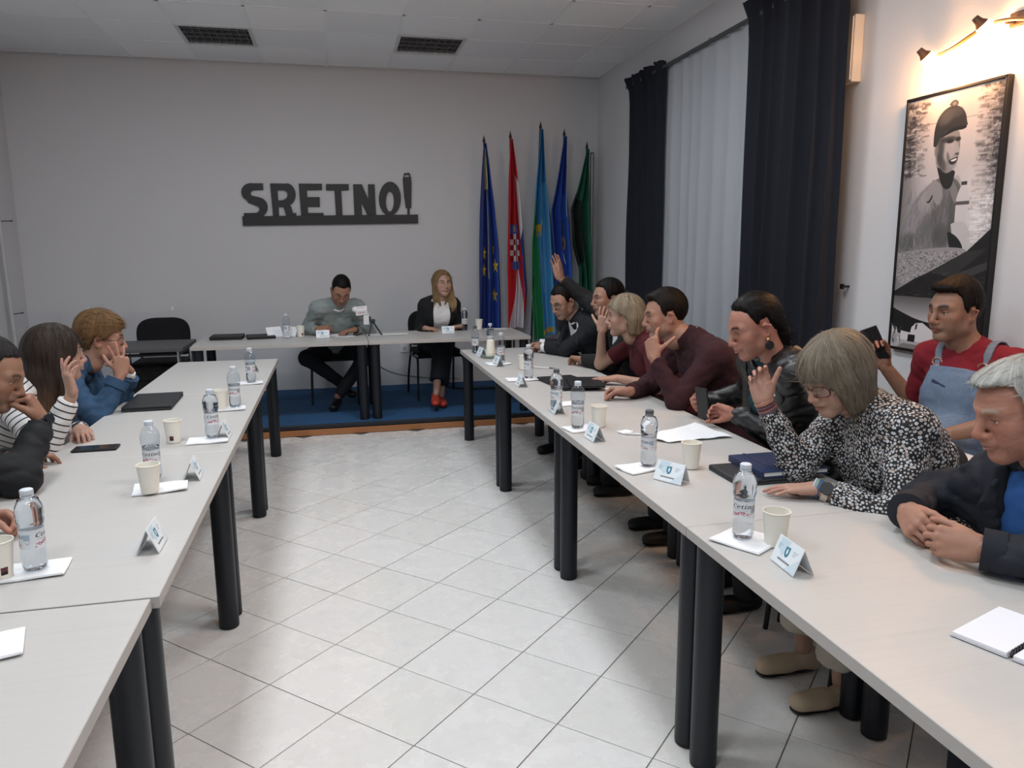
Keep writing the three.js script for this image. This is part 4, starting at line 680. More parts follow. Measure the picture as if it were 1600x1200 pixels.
// naive surface nets over the smooth union of primitives; post(x, y, z, d) may change the field near the surface
function nets(prims, h, post, range = 0.06) {
  const lo = [1e9, 1e9, 1e9], hi = [-1e9, -1e9, -1e9];
  for (const p of prims) if (!p.sub) for (let i = 0; i < 3; i++) { lo[i] = Math.min(lo[i], p.lo[i]); hi[i] = Math.max(hi[i], p.hi[i]); }
  for (let i = 0; i < 3; i++) { lo[i] -= 4 * h; hi[i] += 4 * h; }
  const nx = Math.ceil((hi[0] - lo[0]) / h) + 1, ny = Math.ceil((hi[1] - lo[1]) / h) + 1, nz = Math.ceil((hi[2] - lo[2]) / h) + 1, sy = nx, sz = nx * ny;
  const D = new Float32Array(nx * ny * nz).fill(9);
  for (const p of prims) {
    const m = p.k + 3.2 * h, r = [0, 1, 2].map((i) => [Math.max(0, Math.floor((p.lo[i] - m - lo[i]) / h)), Math.min([nx, ny, nz][i] - 1, Math.ceil((p.hi[i] + m - lo[i]) / h))]);
    for (let k = r[2][0]; k <= r[2][1]; k++) for (let j = r[1][0]; j <= r[1][1]; j++) for (let i = r[0][0], id = i + j * sy + k * sz; i <= r[0][1]; i++, id++) {
      const d = p.f(lo[0] + i * h, lo[1] + j * h, lo[2] + k * h), c = D[id];
      if (p.sub) { const e = -d, g = Math.max(p.k - Math.abs(c - e), 0) / (p.k || 1); D[id] = Math.max(c, e) + g * g * p.k * 0.25; }
      else if (c > 8) D[id] = d;
      else { const g = Math.max(p.k - Math.abs(c - d), 0) / (p.k || 1); D[id] = Math.min(c, d) - g * g * p.k * 0.25; }
    }
  }
  if (post) for (let k = 0, id = 0; k < nz; k++) for (let j = 0; j < ny; j++) for (let i = 0; i < nx; i++, id++) if (Math.abs(D[id]) < range) D[id] = post(lo[0] + i * h, lo[1] + j * h, lo[2] + k * h, D[id]);
  const cell = new Int32Array(nx * ny * nz).fill(-1), P = [], I = [];
  for (let k = 0; k < nz - 1; k++) for (let j = 0; j < ny - 1; j++) for (let i = 0; i < nx - 1; i++) {
    const o = i + j * sy + k * sz, a = [D[o], D[o + 1], D[o + sy], D[o + sy + 1], D[o + sz], D[o + sz + 1], D[o + sz + sy], D[o + sz + sy + 1]];
    let m = 0; for (let c = 0; c < 8; c++) if (a[c] < 0) m |= 1 << c;
    if (m === 0 || m === 255) continue;
    let X = 0, Y = 0, Z = 0, n = 0;
    for (let c = 0; c < 8; c++) for (let b = 1; b < 8; b <<= 1) if (!(c & b)) {
      const e = c | b; if ((a[c] < 0) === (a[e] < 0)) continue;
      const t = a[c] / (a[c] - a[e]); X += (c & 1) + (b === 1 ? t : 0); Y += ((c >> 1) & 1) + (b === 2 ? t : 0); Z += (c >> 2) + (b === 4 ? t : 0); n++;
    }
    cell[o] = P.length / 3; P.push(lo[0] + (i + X / n) * h, lo[1] + (j + Y / n) * h, lo[2] + (k + Z / n) * h);
  }
  const quad = (a, b, c, d, f) => { if (a < 0 || b < 0 || c < 0 || d < 0) return; if (f) I.push(a, b, c, a, c, d); else I.push(a, c, b, a, d, c); };
  for (let k = 1; k < nz - 1; k++) for (let j = 1; j < ny - 1; j++) for (let i = 1; i < nx - 1; i++) {
    const o = i + j * sy + k * sz, s = D[o] < 0;
    if (s !== D[o + 1] < 0) quad(cell[o - sy - sz], cell[o - sz], cell[o], cell[o - sy], s);
    if (s !== D[o + sy] < 0) quad(cell[o - 1 - sz], cell[o - 1], cell[o], cell[o - sz], s);
    if (s !== D[o + sz] < 0) quad(cell[o - 1 - sy], cell[o - sy], cell[o], cell[o - 1], s);
  }
  const g = new THREE.BufferGeometry(); g.setAttribute('position', new THREE.Float32BufferAttribute(P, 3)); g.setIndex(I); g.computeVertexNormals(); return g;
}
function paint(g, fn) {
  const p = g.attributes.position, n = g.attributes.normal, c = new Float32Array(p.count * 3);
  for (let i = 0; i < p.count; i++) { const q = fn(p.getX(i), p.getY(i), p.getZ(i), n.getX(i), n.getY(i), n.getZ(i)); c[i * 3] = q[0]; c[i * 3 + 1] = q[1]; c[i * 3 + 2] = q[2]; }
  g.setAttribute('color', new THREE.BufferAttribute(c, 3)); return g;
}
// uv in metres along and round the nearest bone, seams between triangles of different bones
function boneUV(g, prims) {
  const bones = prims.filter((p) => p.ref && !p.sub); if (!bones.length) return g;
  const e = g.toNonIndexed(), p = e.attributes.position, uv = new Float32Array(p.count * 2);
  const fr = bones.map((b) => { const ax = b.o.uvX ?? unit(sub(b.b, b.a)), u = unit(sub(b.ref, mul(ax, dot(b.ref, ax)))), w = cross(ax, u); return { ax, u, w, R: b.o.uvR ?? Math.max(0.03, b.r) }; });
  const one = (b, x, a0) => { const f = fr[b], q = sub(x, bones[b].o.uvO ?? bones[b].a); let a = Math.atan2(dot(q, f.w), dot(q, f.u)); if (a0 !== undefined) { while (a - a0 > Math.PI) a -= 2 * Math.PI; while (a - a0 < -Math.PI) a += 2 * Math.PI; } return [a, dot(q, f.ax)]; };
  for (let i = 0; i < p.count; i += 3) {
    const v = [0, 1, 2].map((k) => [p.getX(i + k), p.getY(i + k), p.getZ(i + k)]), c = mul(add(add(v[0], v[1]), v[2]), 1 / 3);
    let best = 0, bd = 1e9; bones.forEach((b, j) => { const d = b.f(...c) + (b.o.uvBias ?? 0); if (d < bd) { bd = d; best = j; } });
    if (bones[best].o.uvX) { const fn = unit(cross(sub(v[1], v[0]), sub(v[2], v[0]))), F = fr[best]; if (Math.abs(dot(fn, F.ax)) > 0.72) { for (let k = 0; k < 3; k++) { const q = sub(v[k], bones[best].o.uvO); uv[(i + k) * 2] = dot(q, F.w); uv[(i + k) * 2 + 1] = dot(q, F.u) + 0.37; } continue; } }
    const [a0] = one(best, c); for (let k = 0; k < 3; k++) { const [a, t] = one(best, v[k], a0); uv[(i + k) * 2] = a * fr[best].R; uv[(i + k) * 2 + 1] = t + (bones[best].t0 ?? 0); }
  }
  e.setAttribute('uv', new THREE.BufferAttribute(uv, 2)); return e;
}
const ridge = (x, y, z) => { const n = 1 - Math.abs(noise(x, y, z)) * 2.2; return n > 0 ? n * n : 0; };
function ik(S, W, pole, la, lb) {
  let d = sub(W, S), D = len(d); const n = unit(d); D = Math.min(D, (la + lb) * 0.999);
  const x = (la * la - lb * lb + D * D) / (2 * D), hgt = Math.sqrt(Math.max(0, la * la - x * x)); let p = sub(pole, S); p = unit(sub(p, mul(n, dot(p, n))));
  return { E: add(add(S, mul(n, x)), mul(p, hgt)), W: add(S, mul(n, D)) };
}

// ---- hand in its own frame: wrist at the origin, fingers along +y, palm faces +z, thumb at +x (mirrored for the left)
const POSE = {
  relaxed: { curl: [[0.3, 0.45, 0.3], [0.38, 0.5, 0.35], [0.45, 0.55, 0.35], [0.5, 0.55, 0.35]], spread: 0.06, thumb: [0.55, 0.35, 0.3] },
  flat: { curl: [[0.05, 0.18, 0.1], [0.04, 0.16, 0.1], [0.05, 0.18, 0.1], [0.08, 0.2, 0.12]], spread: 0.045, thumb: [0.45, 0.15, 0.1] },
  open: { curl: [[0.0, 0.1, 0.05], [0.02, 0.12, 0.08], [0.05, 0.14, 0.08], [0.08, 0.16, 0.1]], spread: 0.1, thumb: [0.75, 0.1, 0.1] },
  fist: { curl: [[1.25, 1.5, 0.8], [1.3, 1.55, 0.8], [1.35, 1.55, 0.8], [1.35, 1.5, 0.8]], spread: 0.02, thumb: [0.25, 0.75, 0.6] },
  loose: { curl: [[0.7, 0.9, 0.5], [0.8, 1.0, 0.5], [0.9, 1.0, 0.5], [0.95, 1.0, 0.5]], spread: 0.04, thumb: [0.4, 0.5, 0.35] },
  chin: { curl: [[0.25, 0.5, 0.3], [1.1, 1.3, 0.7], [1.2, 1.35, 0.7], [1.25, 1.35, 0.7]], spread: 0.04, thumb: [1.0, 0.05, 0.1] },
  grip: { curl: [[0.9, 0.9, 0.5], [0.95, 0.95, 0.5], [1.0, 0.95, 0.5], [1.0, 0.95, 0.5]], spread: 0.05, thumb: [0.35, 0.45, 0.3] },
  pinch: { curl: [[0.75, 0.8, 0.4], [0.9, 1.0, 0.5], [1.0, 1.1, 0.5], [1.1, 1.1, 0.5]], spread: 0.03, thumb: [0.3, 0.55, 0.3] },
  clasp: { curl: [[0.75, 0.65, 0.35], [0.8, 0.65, 0.35], [0.85, 0.65, 0.35], [0.9, 0.6, 0.35]], spread: 0.03, thumb: [0.45, 0.3, 0.2] },
  temple: { curl: [[0.02, 0.08, 0.04], [0.5, 0.3, 0.2], [0.75, 0.4, 0.25], [1.2, 1.2, 0.6]], spread: 0.12, thumb: [0.7, 0.2, 0.2] },
  wave: { curl: [[0.1, 0.3, 0.2], [0.15, 0.4, 0.25], [0.3, 0.5, 0.3], [0.4, 0.55, 0.3]], spread: 0.12, thumb: [0.95, 0.1, 0.1] },
};
function handPrims(pose, s, back = [0, -1, 0]) {
  const P = [], wr = (x, y, z) => [x * s, y * s, z * s], k = 0.006;
  const kn = [[0.029, 0.088, 0.0], [0.0095, 0.093, -0.002], [-0.0105, 0.089, -0.001], [-0.029, 0.08, 0.002]], L = [0.074, 0.081, 0.075, 0.06], rad = [0.0088, 0.009, 0.0085, 0.0075];
  P.push(cap(wr(back[0] * 0.05, back[1] * 0.05, back[2] * 0.05), wr(0, 0.006, 0), 0.0275 * s, 0.0255 * s, { k: 0.025, squash: [[0, 0, 1], 0.82] }));
  kn.forEach((q, i) => { P.push(cap(wr(q[0] * 0.55, 0.005, 0), wr(...q), 0.0165 * s, 0.0118 * s, { k: 0.012, squash: [[0, 0, 1], 0.92] })); });
  P.push(cap(wr(0.008, 0.02, 0.004), wr(0.005, 0.07, 0.003), 0.016 * s, 0.013 * s, { k: 0.012 }));
  P.push(cap(wr(0.014, 0.012, 0.006), wr(0.032, 0.045, 0.012), 0.0175 * s, 0.013 * s, { k: 0.014 }), cap(wr(-0.022, 0.015, 0.006), wr(-0.027, 0.055, 0.005), 0.0135 * s, 0.011 * s, { k: 0.012 }));
  kn.forEach((q, i) => {
    const c = pose.curl[i], sp = pose.spread * (1.5 - i) * 1.0; let a = 0, p = q, r = rad[i];
    [0.46, 0.3, 0.24].forEach((f, j) => {
      a += c[j]; const l = L[i] * f, d = [Math.sin(sp) * Math.cos(a), Math.cos(sp) * Math.cos(a), Math.sin(a)], e = add(p, mul(d, l));
      P.push(cap(wr(...p), wr(...e), r * s, (r - 0.0008) * s, { k: j ? 0.003 : k, tag: j === 2 ? 'nail' : undefined, o2: i })); P[P.length - 1].dors = [0, -Math.sin(a) * 0, 0]; P[P.length - 1].nrm = [0, Math.sin(a), -Math.cos(a)];
      p = e; r -= 0.0009;
    });
  });
  const [ts, t1, t2] = pose.thumb; let p = [0.03, 0.032, 0.01], a = 0;
  const out = unit([Math.sin(ts), Math.cos(ts), 0.45]), inn = unit([-0.55, 0.35, 0.75]);
  [[0.04, 0.0125], [0.032, 0.0105], [0.026, 0.0092]].forEach(([l, r], j) => { a += j === 0 ? 0 : j === 1 ? t1 : t2; const d = unit(add(mul(out, Math.cos(a)), mul(inn, Math.sin(a)))), e = add(p, mul(d, l)); P.push(cap(wr(...p), wr(...e), r * s, (r - 0.001) * s, { k: j ? 0.004 : 0.012, tag: j === 2 ? 'nail' : undefined })); P[P.length - 1].nrm = unit(add(mul(inn, -Math.cos(a)), mul(out, Math.sin(a)))); p = e; });
  return P;
}
function makeHand(spec, W, side, s, tone, E) {
  const y = unit(spec.dir), z0 = spec.palm, z = unit(sub(z0, mul(y, dot(z0, y)))), x = cross(y, z), bk = unit(sub(E, W));
  const prims = handPrims(typeof spec.pose === 'string' ? POSE[spec.pose] : spec.pose, s, [dot(bk, x) * side, dot(bk, y), dot(bk, z)]), g = nets(prims, spec.cell ?? 0.0028), nails = prims.filter((p) => p.tag === 'nail');
  paint(g, (x, y, z, nx, ny, nz) => {
    let c = tone, kn = sstep(0.1, -0.1, z) * 0.0; const n = 0.5 + 0.5 * noise(x * 60, y * 60, z * 60); c = [c[0] * (0.94 + 0.1 * n), c[1] * (0.92 + 0.1 * n), c[2] * (0.92 + 0.1 * n)];
    const rd = sstep(0.075 * s, 0.16 * s, y) * 0.1 + (nz > 0.3 ? 0.05 : 0); c = [c[0] * (1 + rd * 0.3), c[1] * (1 - rd), c[2] * (1 - rd)];
    for (const q of nails) { const ax = unit(sub(q.b, q.a)), v = sub([x, y, z], q.a), t = dot(v, ax) / len(sub(q.b, q.a)); if (t > 0.45 && q.f(x, y, z) < 0.003 && dot([nx, ny, nz], q.nrm) > 0.55) c = [Math.min(1, c[0] * 1.1), c[1] * 1.02, c[2] * 1.06]; }
    return c;
  });
  const m = new THREE.Matrix4().set(x[0], y[0], z[0], W[0], x[1], y[1], z[1], W[1], x[2], y[2], z[2], W[2], 0, 0, 0, 1);
  if (side < 0) { const p = g.attributes.position, n = g.attributes.normal; for (let i = 0; i < p.count; i++) { p.setX(i, -p.getX(i)); n.setX(i, -n.getX(i)); } const id = g.index.array; for (let i = 0; i < id.length; i += 3) { const t = id[i]; id[i] = id[i + 1]; id[i + 1] = t; } }
  return g.applyMatrix4(m);
}

// ---- head in its own frame: eye level at the origin, face towards +z, crown up
function headPrims(h) {
  const P = [], m = h.male ? 1 : 0, jw = h.jaw ?? (m ? 1 : 0.9), ch = h.cheek ?? 1, nose = h.nose ?? 1;
  P.push(ell([0, 0.032, -0.014], [0.074, 0.084, 0.096], { k: 0.03 }), ell([0, 0.02, 0.03], [0.064, 0.07, 0.06], { k: 0.03 }));
  P.push(cap([0, -0.012, 0.034], [0, -0.082, 0.046], 0.056, 0.034, { k: 0.03 }));
  for (const s of [-1, 1]) {
    P.push(cap([s * 0.053 * jw, -0.03, -0.006], [s * 0.05 * jw, -0.066, 0.008], 0.022, 0.017, { k: 0.03 }), cap([s * 0.05 * jw, -0.068, 0.01], [s * 0.014, -0.1, 0.068], 0.016, 0.0145, { k: 0.028 }));
    P.push(ell([s * 0.044, -0.024, 0.062], [0.024 * ch, 0.02, 0.02], { k: 0.028 }), ell([s * 0.036, -0.056, 0.058], [0.024 * ch, 0.026, 0.022], { k: 0.026 }));
    P.push(cap([s * 0.046, 0.022, 0.07], [s * 0.012, 0.018, 0.088], 0.011, 0.01 + 0.002 * m, { k: 0.018 }));
  }
  P.push(ell([0, -0.097, 0.075], [0.021 * (0.85 + 0.15 * m), 0.016, 0.017], { k: 0.02 }));
  for (const s of [-1, 1]) P.push(ell([s * 0.031, 0.002, 0.101], [0.021, 0.013, 0.02], { sub: true, k: 0.016 }));
  for (const s of [-1, 1]) P.push(ell([s * 0.031, 0.0, 0.0735], [0.0148, 0.0138, 0.0142], { k: 0.005 }));
  P.push(cap([0, 0.014, 0.09], [0, -0.031, 0.112 + 0.004 * (nose - 1)], 0.0075, 0.0105 * nose, { k: 0.014 }), ell([0, -0.036, 0.111], [0.0115 * nose, 0.0098, 0.0115], { k: 0.008 }));
  for (const s of [-1, 1]) P.push(ell([s * 0.0125 * nose, -0.038, 0.1], [0.0082, 0.0078, 0.0105], { k: 0.007 }), ell([s * 0.0065, -0.0455, 0.105], [0.0038, 0.003, 0.005], { sub: true, k: 0.003 }));
  P.push(ell([0, -0.058, 0.092], [0.026, 0.015, 0.014], { k: 0.016 }));
  const lip = h.lip ?? 1;
  for (const s of [-1, 1]) { P.push(cap([0, -0.0605, 0.1035], [s * 0.022, -0.065, 0.092], 0.0052 * lip, 0.0026, { k: 0.004 }), cap([0, -0.0715, 0.102], [s * 0.019, -0.068, 0.092], 0.0062 * lip, 0.003, { k: 0.004 })); P.push(cap([0, -0.0663, 0.1095], [s * 0.023, -0.0672, 0.0955], 0.0013, 0.0008, { sub: true, k: 0.004 })); }
  for (const s of [-1, 1]) {
    const q = new THREE.Quaternion().setFromEuler(new THREE.Euler(0.25, s * 0.45, s * -0.12));
    P.push(ell([s * 0.077, -0.012, -0.012], [0.0065, 0.031, 0.019], { q, k: 0.006 }), ell([s * 0.0735, -0.036, -0.002], [0.006, 0.011, 0.009], { k: 0.008 }), ell([s * 0.083, -0.012, -0.006], [0.006, 0.019, 0.01], { q, sub: true, k: 0.005 }));
    P.push(cap([s * 0.08, 0.012, -0.004], [s * 0.086, 0.002, -0.027], 0.0036, 0.0036, { k: 0.004 }), cap([s * 0.086, 0.002, -0.027], [s * 0.082, -0.03, -0.017], 0.0036, 0.003, { k: 0.004 }));
  }
  P.push(cap([0, -0.05, -0.02], [0, -0.13, -0.035], 0.052 + 0.006 * m, 0.052 + 0.008 * m, { k: 0.03 }));
  return P;
}
function makeHead(h, cell) {
  const prims = headPrims(h), open = h.open ?? 0.6;
  const g = nets(prims, cell, (x, y, z, d) => {
    if (z > 0.05 && Math.abs(y) < 0.02) { const ax = Math.abs(x), u = (ax - 0.031) / 0.0132, hw = 0.0052 * open * (1 - u * u); if (Math.abs(u) < 1 && h.eyes !== false) { const c = Math.max(Math.abs(y + 0.001) - hw, -(z - 0.076)); d = Math.max(d, Math.min(0.004, -c)); } }
    if (h.old) d += 0.0009 * ridge(x * 30, y * 90, z * 30) * sstep(0.02, 0.05, z) * (y > 0.03 || Math.abs(x) > 0.03 ? 1 : 0.3);
    return d;
  });
  const S = h.skin, brow = h.brow ?? [0.05, 0.035, 0.025], lipC = h.lipColor ?? [S[0] * 0.82, S[1] * 0.55, S[2] * 0.55];
  const blend = (a, b, t) => mix(a, b, clamp(t, 0, 1));
  paint(g, (x, y, z, nx, ny, nz) => {
    const n = 0.5 + 0.5 * noise(x * 45, y * 45, z * 45), n2 = 0.5 + 0.5 * noise(x * 160, y * 160, z * 160), ax = Math.abs(x); let c = mul(S, 0.93 + 0.1 * n + 0.03 * n2);
    const red = Math.exp(-(((ax - 0.045) / 0.022) ** 2 + ((y + 0.028) / 0.02) ** 2)) * 0.5 * (z > 0.02 ? 1 : 0) + Math.exp(-((x / 0.014) ** 2 + ((y + 0.034) / 0.014) ** 2)) * (z > 0.09 ? 0.5 : 0) + (ax > 0.07 ? 0.45 : 0) + (h.ruddy ?? 0) * sstep(0.01, 0.05, z);
    c = [c[0] * (1 + 0.03 * red), c[1] * (1 - 0.22 * red), c[2] * (1 - 0.22 * red)];
    if (h.stubble) { const st = sstep(-0.03, -0.055, y) * sstep(-0.01, 0.02, z) * (1 - sstep(0.03, 0.05, y)) + Math.exp(-(((y + 0.05) / 0.008) ** 2)) * (ax < 0.03 && z > 0.085 ? 0.5 : 0); c = blend(c, mul([0.2, 0.16, 0.14], 1), clamp(st, 0, 1) * h.stubble * (0.7 + 0.5 * n2)); }
    const yb = 0.0225 + 0.006 * (1 - ((ax - 0.034) / 0.022) ** 2), tb = (ax > 0.011 && ax < 0.056 && z > 0.04) ? Math.exp(-(((y - yb) / (0.0054 * (h.browW ?? 1))) ** 2)) * sstep(0.011, 0.018, ax) * sstep(0.056, 0.046, ax) : 0; c = blend(c, brow, Math.min(1, tb * 1.1));
    if (z > 0.08 && ax < 0.024) { const up = -0.0575 - 0.0055 * (ax / 0.022) ** 2, dn = -0.0765 + 0.007 * (ax / 0.02) ** 2; if (y < up && y > dn) c = blend(c, lipC, 0.8); if (Math.abs(y + 0.0665) < 0.0016 && ax < 0.022) c = mul(c, 0.45); }
    if (z > 0.05) { const le = Math.exp(-(((ax - 0.031) / 0.0145) ** 4 + ((y - 0.0042 * open) / 0.003) ** 2)); c = blend(c, [0.05, 0.032, 0.03], le * (h.lash ?? 0.75)); const so = Math.exp(-(((ax - 0.031) / 0.017) ** 2 + ((y - 0.01) / 0.006) ** 2)); c = mul(c, 1 - 0.1 * so); const bag = Math.exp(-(((ax - 0.031) / 0.015) ** 2 + ((y + 0.011) / 0.006) ** 2)); c = mul(c, 1 - 0.08 * bag); }
    if (h.bald) { } return c;
  });
  return g;
}
const EYE = (() => { const g = new THREE.SphereGeometry(0.0125, 24, 18).rotateX(Math.PI / 2); g.deleteAttribute('uv'); return g; })();
function makeEyes(h) {
  const iris = h.iris ?? [0.06, 0.04, 0.025], list = [-1, 1].map((s) => {
    const g = EYE.clone(); paint(g, (x, y, z) => { const r = Math.hypot(x, y); return z > 0 && r < 0.0025 ? [0.005, 0.005, 0.005] : z > 0 && r < 0.0058 ? iris : [0.62, 0.58, 0.55]; });
    return g.rotateX(h.look?.[1] ?? 0.1).rotateY(h.look?.[0] ?? 0).translate(s * 0.031, 0, 0.0735);
  });
  return list;
}
// ---- hair in the head's frame
function hairMesh(o, cell = 0.0034) {
  // o: thick (top), side, line: [[angle from the face, lowest y]], extra prims, part: parting angle
  const line = o.line, cut = (x, y, z) => { const a = Math.atan2(Math.abs(x), z + 0.012); let v = line[line.length - 1][1]; for (let i = 0; i + 1 < line.length; i++) if (a <= line[i + 1][0]) { const t = sstep(0, 1, (a - line[i][0]) / (line[i + 1][0] - line[i][0])); v = line[i][1] + (line[i + 1][1] - line[i][1]) * t; break; } return v; };
  const t = o.thick, sd = o.side, P = [ell([0, 0.033 + (t - sd) * 0.4, -0.014], [0.0745 + sd, 0.085 + t, 0.097 + sd], { k: 0.02 }), ell([0, 0.02, 0.028], [0.0645 + sd, 0.072 + t * 0.9, 0.061 + sd * 0.8], { k: 0.02 }), ...(o.extra ?? [])];
  const amp = o.amp ?? 0.0028, fq = o.freq ?? 9;
  const strand = (x, y, z) => { const a = Math.atan2(x, z + 0.02), r = Math.hypot(x, z + 0.02), w = r * 9; return noise(a * fq * 1.0 + w * 0.6, y * 9 + w, 3.3 + (o.seed ?? 0)) * 0.6 + noise(a * fq * 2.7, y * 16, 7.7 + (o.seed ?? 0)) * 0.4; };
  const g = nets(P, cell, (x, y, z, d) => { d += amp * strand(x, y, z) * (o.longAmp ? 1 + o.longAmp * sstep(0, -0.1, y) : 1); const ly = cut(x, y, z) + (o.jag ?? 0.006) * noise(Math.atan2(x, z) * 14, y * 8, 5 + (o.seed ?? 0)); if (o.taper !== 0) d += (1 - sstep(0, o.taper ?? 0.024, y - ly)) * ((z > 0.03 ? t : sd) + (o.edge ?? 0.004)); let c = (ly - y) * 0.8; if (o.open && !o.open(x, y, z)) c = Math.max(c, 0.01); if (o.keep) c = Math.min(c, o.keep(x, y, z)); return Math.max(d, c); }, 0.3);
  const e = g.toNonIndexed(), p = e.attributes.position, uv = new Float32Array(p.count * 2);
  for (let i = 0; i < p.count; i += 3) { let a0; for (let k = 0; k < 3; k++) { const x = p.getX(i + k), y = p.getY(i + k), z = p.getZ(i + k); let a = Math.atan2(x, z + 0.015); if (k) { if (a - a0 > 3.14) a -= 6.2832; if (a - a0 < -3.14) a += 6.2832; } else a0 = a; const top = Math.atan2(Math.hypot(x, z + 0.015), y - 0.02); uv[(i + k) * 2] = a / 6.2832 * 5; uv[(i + k) * 2 + 1] = (y > 0.02 ? top * 0.1 : 0.157 - (y - 0.02)) * 2.2; } }
  e.setAttribute('uv', new THREE.BufferAttribute(uv, 2));
  const colour = (x, y, z) => { const s = 0.8 + 0.5 * strand(x, y, z) + 0.2 * noise(x * 200, y * 12, z * 200); let c = o.tip ? mix(o.color, o.tip, sstep(o.tipY?.[0] ?? 0, o.tipY?.[1] ?? -0.15, y)) : o.color; if (o.grey) c = mix(c, o.grey, sstep(0.0, -0.05, y) * sstep(0.06, 0.0, z)); return mul(c, clamp(s, 0.45, 1.35)); };
  paint(e, colour);
  // loose strands along the flow of the hair, thin tapering ribbons
  const N = o.strands ?? 600, L = o.strandLen ?? 0.017, q = [], nn = [], uu = [], cc = [], nt = p.count / 3, ar = new Float32Array(nt); let tot = 0, nr = e.attributes.normal;
  const at = (i) => [p.getX(i), p.getY(i), p.getZ(i)];
  for (let i = 0; i < nt; i++) { const a = at(i * 3), c = len(cross(sub(at(i * 3 + 1), a), sub(at(i * 3 + 2), a))); tot += c; ar[i] = tot; }
  for (let k = 0; k < N; k++) {
    const w = rnd() * tot; let lo = 0, hi = nt - 1; while (lo < hi) { const m = (lo + hi) >> 1; if (ar[m] < w) lo = m + 1; else hi = m; }
    const i = lo * 3, x = at(i), n = unit([nr.getX(i), nr.getY(i), nr.getZ(i)]); if (Math.hypot(...x) < 0.06) continue;
    let d = o.flow ? o.flow(x) : unit(add(sub(x, [0, 0.13, -0.05]), [0, -0.05, 0])); d = add(d, [rr(-0.25, 0.25), rr(-0.15, 0.15), rr(-0.25, 0.25)]); d = unit(sub(d, mul(n, dot(d, n))));
    const side = unit(cross(d, n)), l = L * rr(0.6, 1.2), wd = (o.strandW ?? 0.0011) * rr(0.7, 1.3), lift = l * rr(0.02, o.lift ?? 0.16), c = mul(colour(...x), rr(0.75, 1.3));
    const P3 = [0, 0.5, 1].map((s) => add(add(x, mul(d, l * s)), mul(n, 0.0005 + lift * Math.sin(s * 1.7) - l * l * s * s * 3.2))), W3 = [1, 0.8, 0.1];
    for (let s = 0; s < 2; s++) { const A = add(P3[s], mul(side, wd * W3[s])), B = add(P3[s], mul(side, -wd * W3[s])), C2 = add(P3[s + 1], mul(side, wd * W3[s + 1])), D2 = add(P3[s + 1], mul(side, -wd * W3[s + 1])); for (const v of [A, C2, B, B, C2, D2]) { q.push(...v); nn.push(...n); uu.push(0.3, 0.3); cc.push(...c); } }
  }
  const st = new THREE.BufferGeometry(); st.setAttribute('position', new THREE.Float32BufferAttribute(q, 3)); st.setAttribute('normal', new THREE.Float32BufferAttribute(nn, 3)); st.setAttribute('uv', new THREE.Float32BufferAttribute(uu, 2)); st.setAttribute('color', new THREE.Float32BufferAttribute(cc, 3));
  return mergeGeometries([e, st]);
}
const T_hair = canvasTex(256, 256, (g, w) => { g.fillStyle = '#bdbdbd'; g.fillRect(0, 0, w, w); for (let i = 0; i < 700; i++) { const q = Math.floor(rr(90, 255)); g.strokeStyle = `rgba(${q},${q},${q},0.35)`; g.lineWidth = rr(0.6, 2); const x = rr(0, w), y = rr(-60, w); g.beginPath(); g.moveTo(x, y); g.quadraticCurveTo(x + rr(-4, 4), y + 40, x + rr(-6, 6), y + rr(60, 140)); g.stroke(); } });
const hairMat = (rough = 0.6) => phys(0xffffff, rough, { vertexColors: true, map: T_hair, bumpMap: T_hair, bumpScale: 0.0012, specularIntensity: 0.22 });
const skinMat = phys(0xffffff, 0.52, { vertexColors: true, specularIntensity: 0.7, sheen: 0.15, sheenColor: lin(0xffb090), sheenRoughness: 0.5 });
const eyeMat = phys(0xffffff, 0.12, { vertexColors: true, clearcoat: 1, clearcoatRoughness: 0.05 });
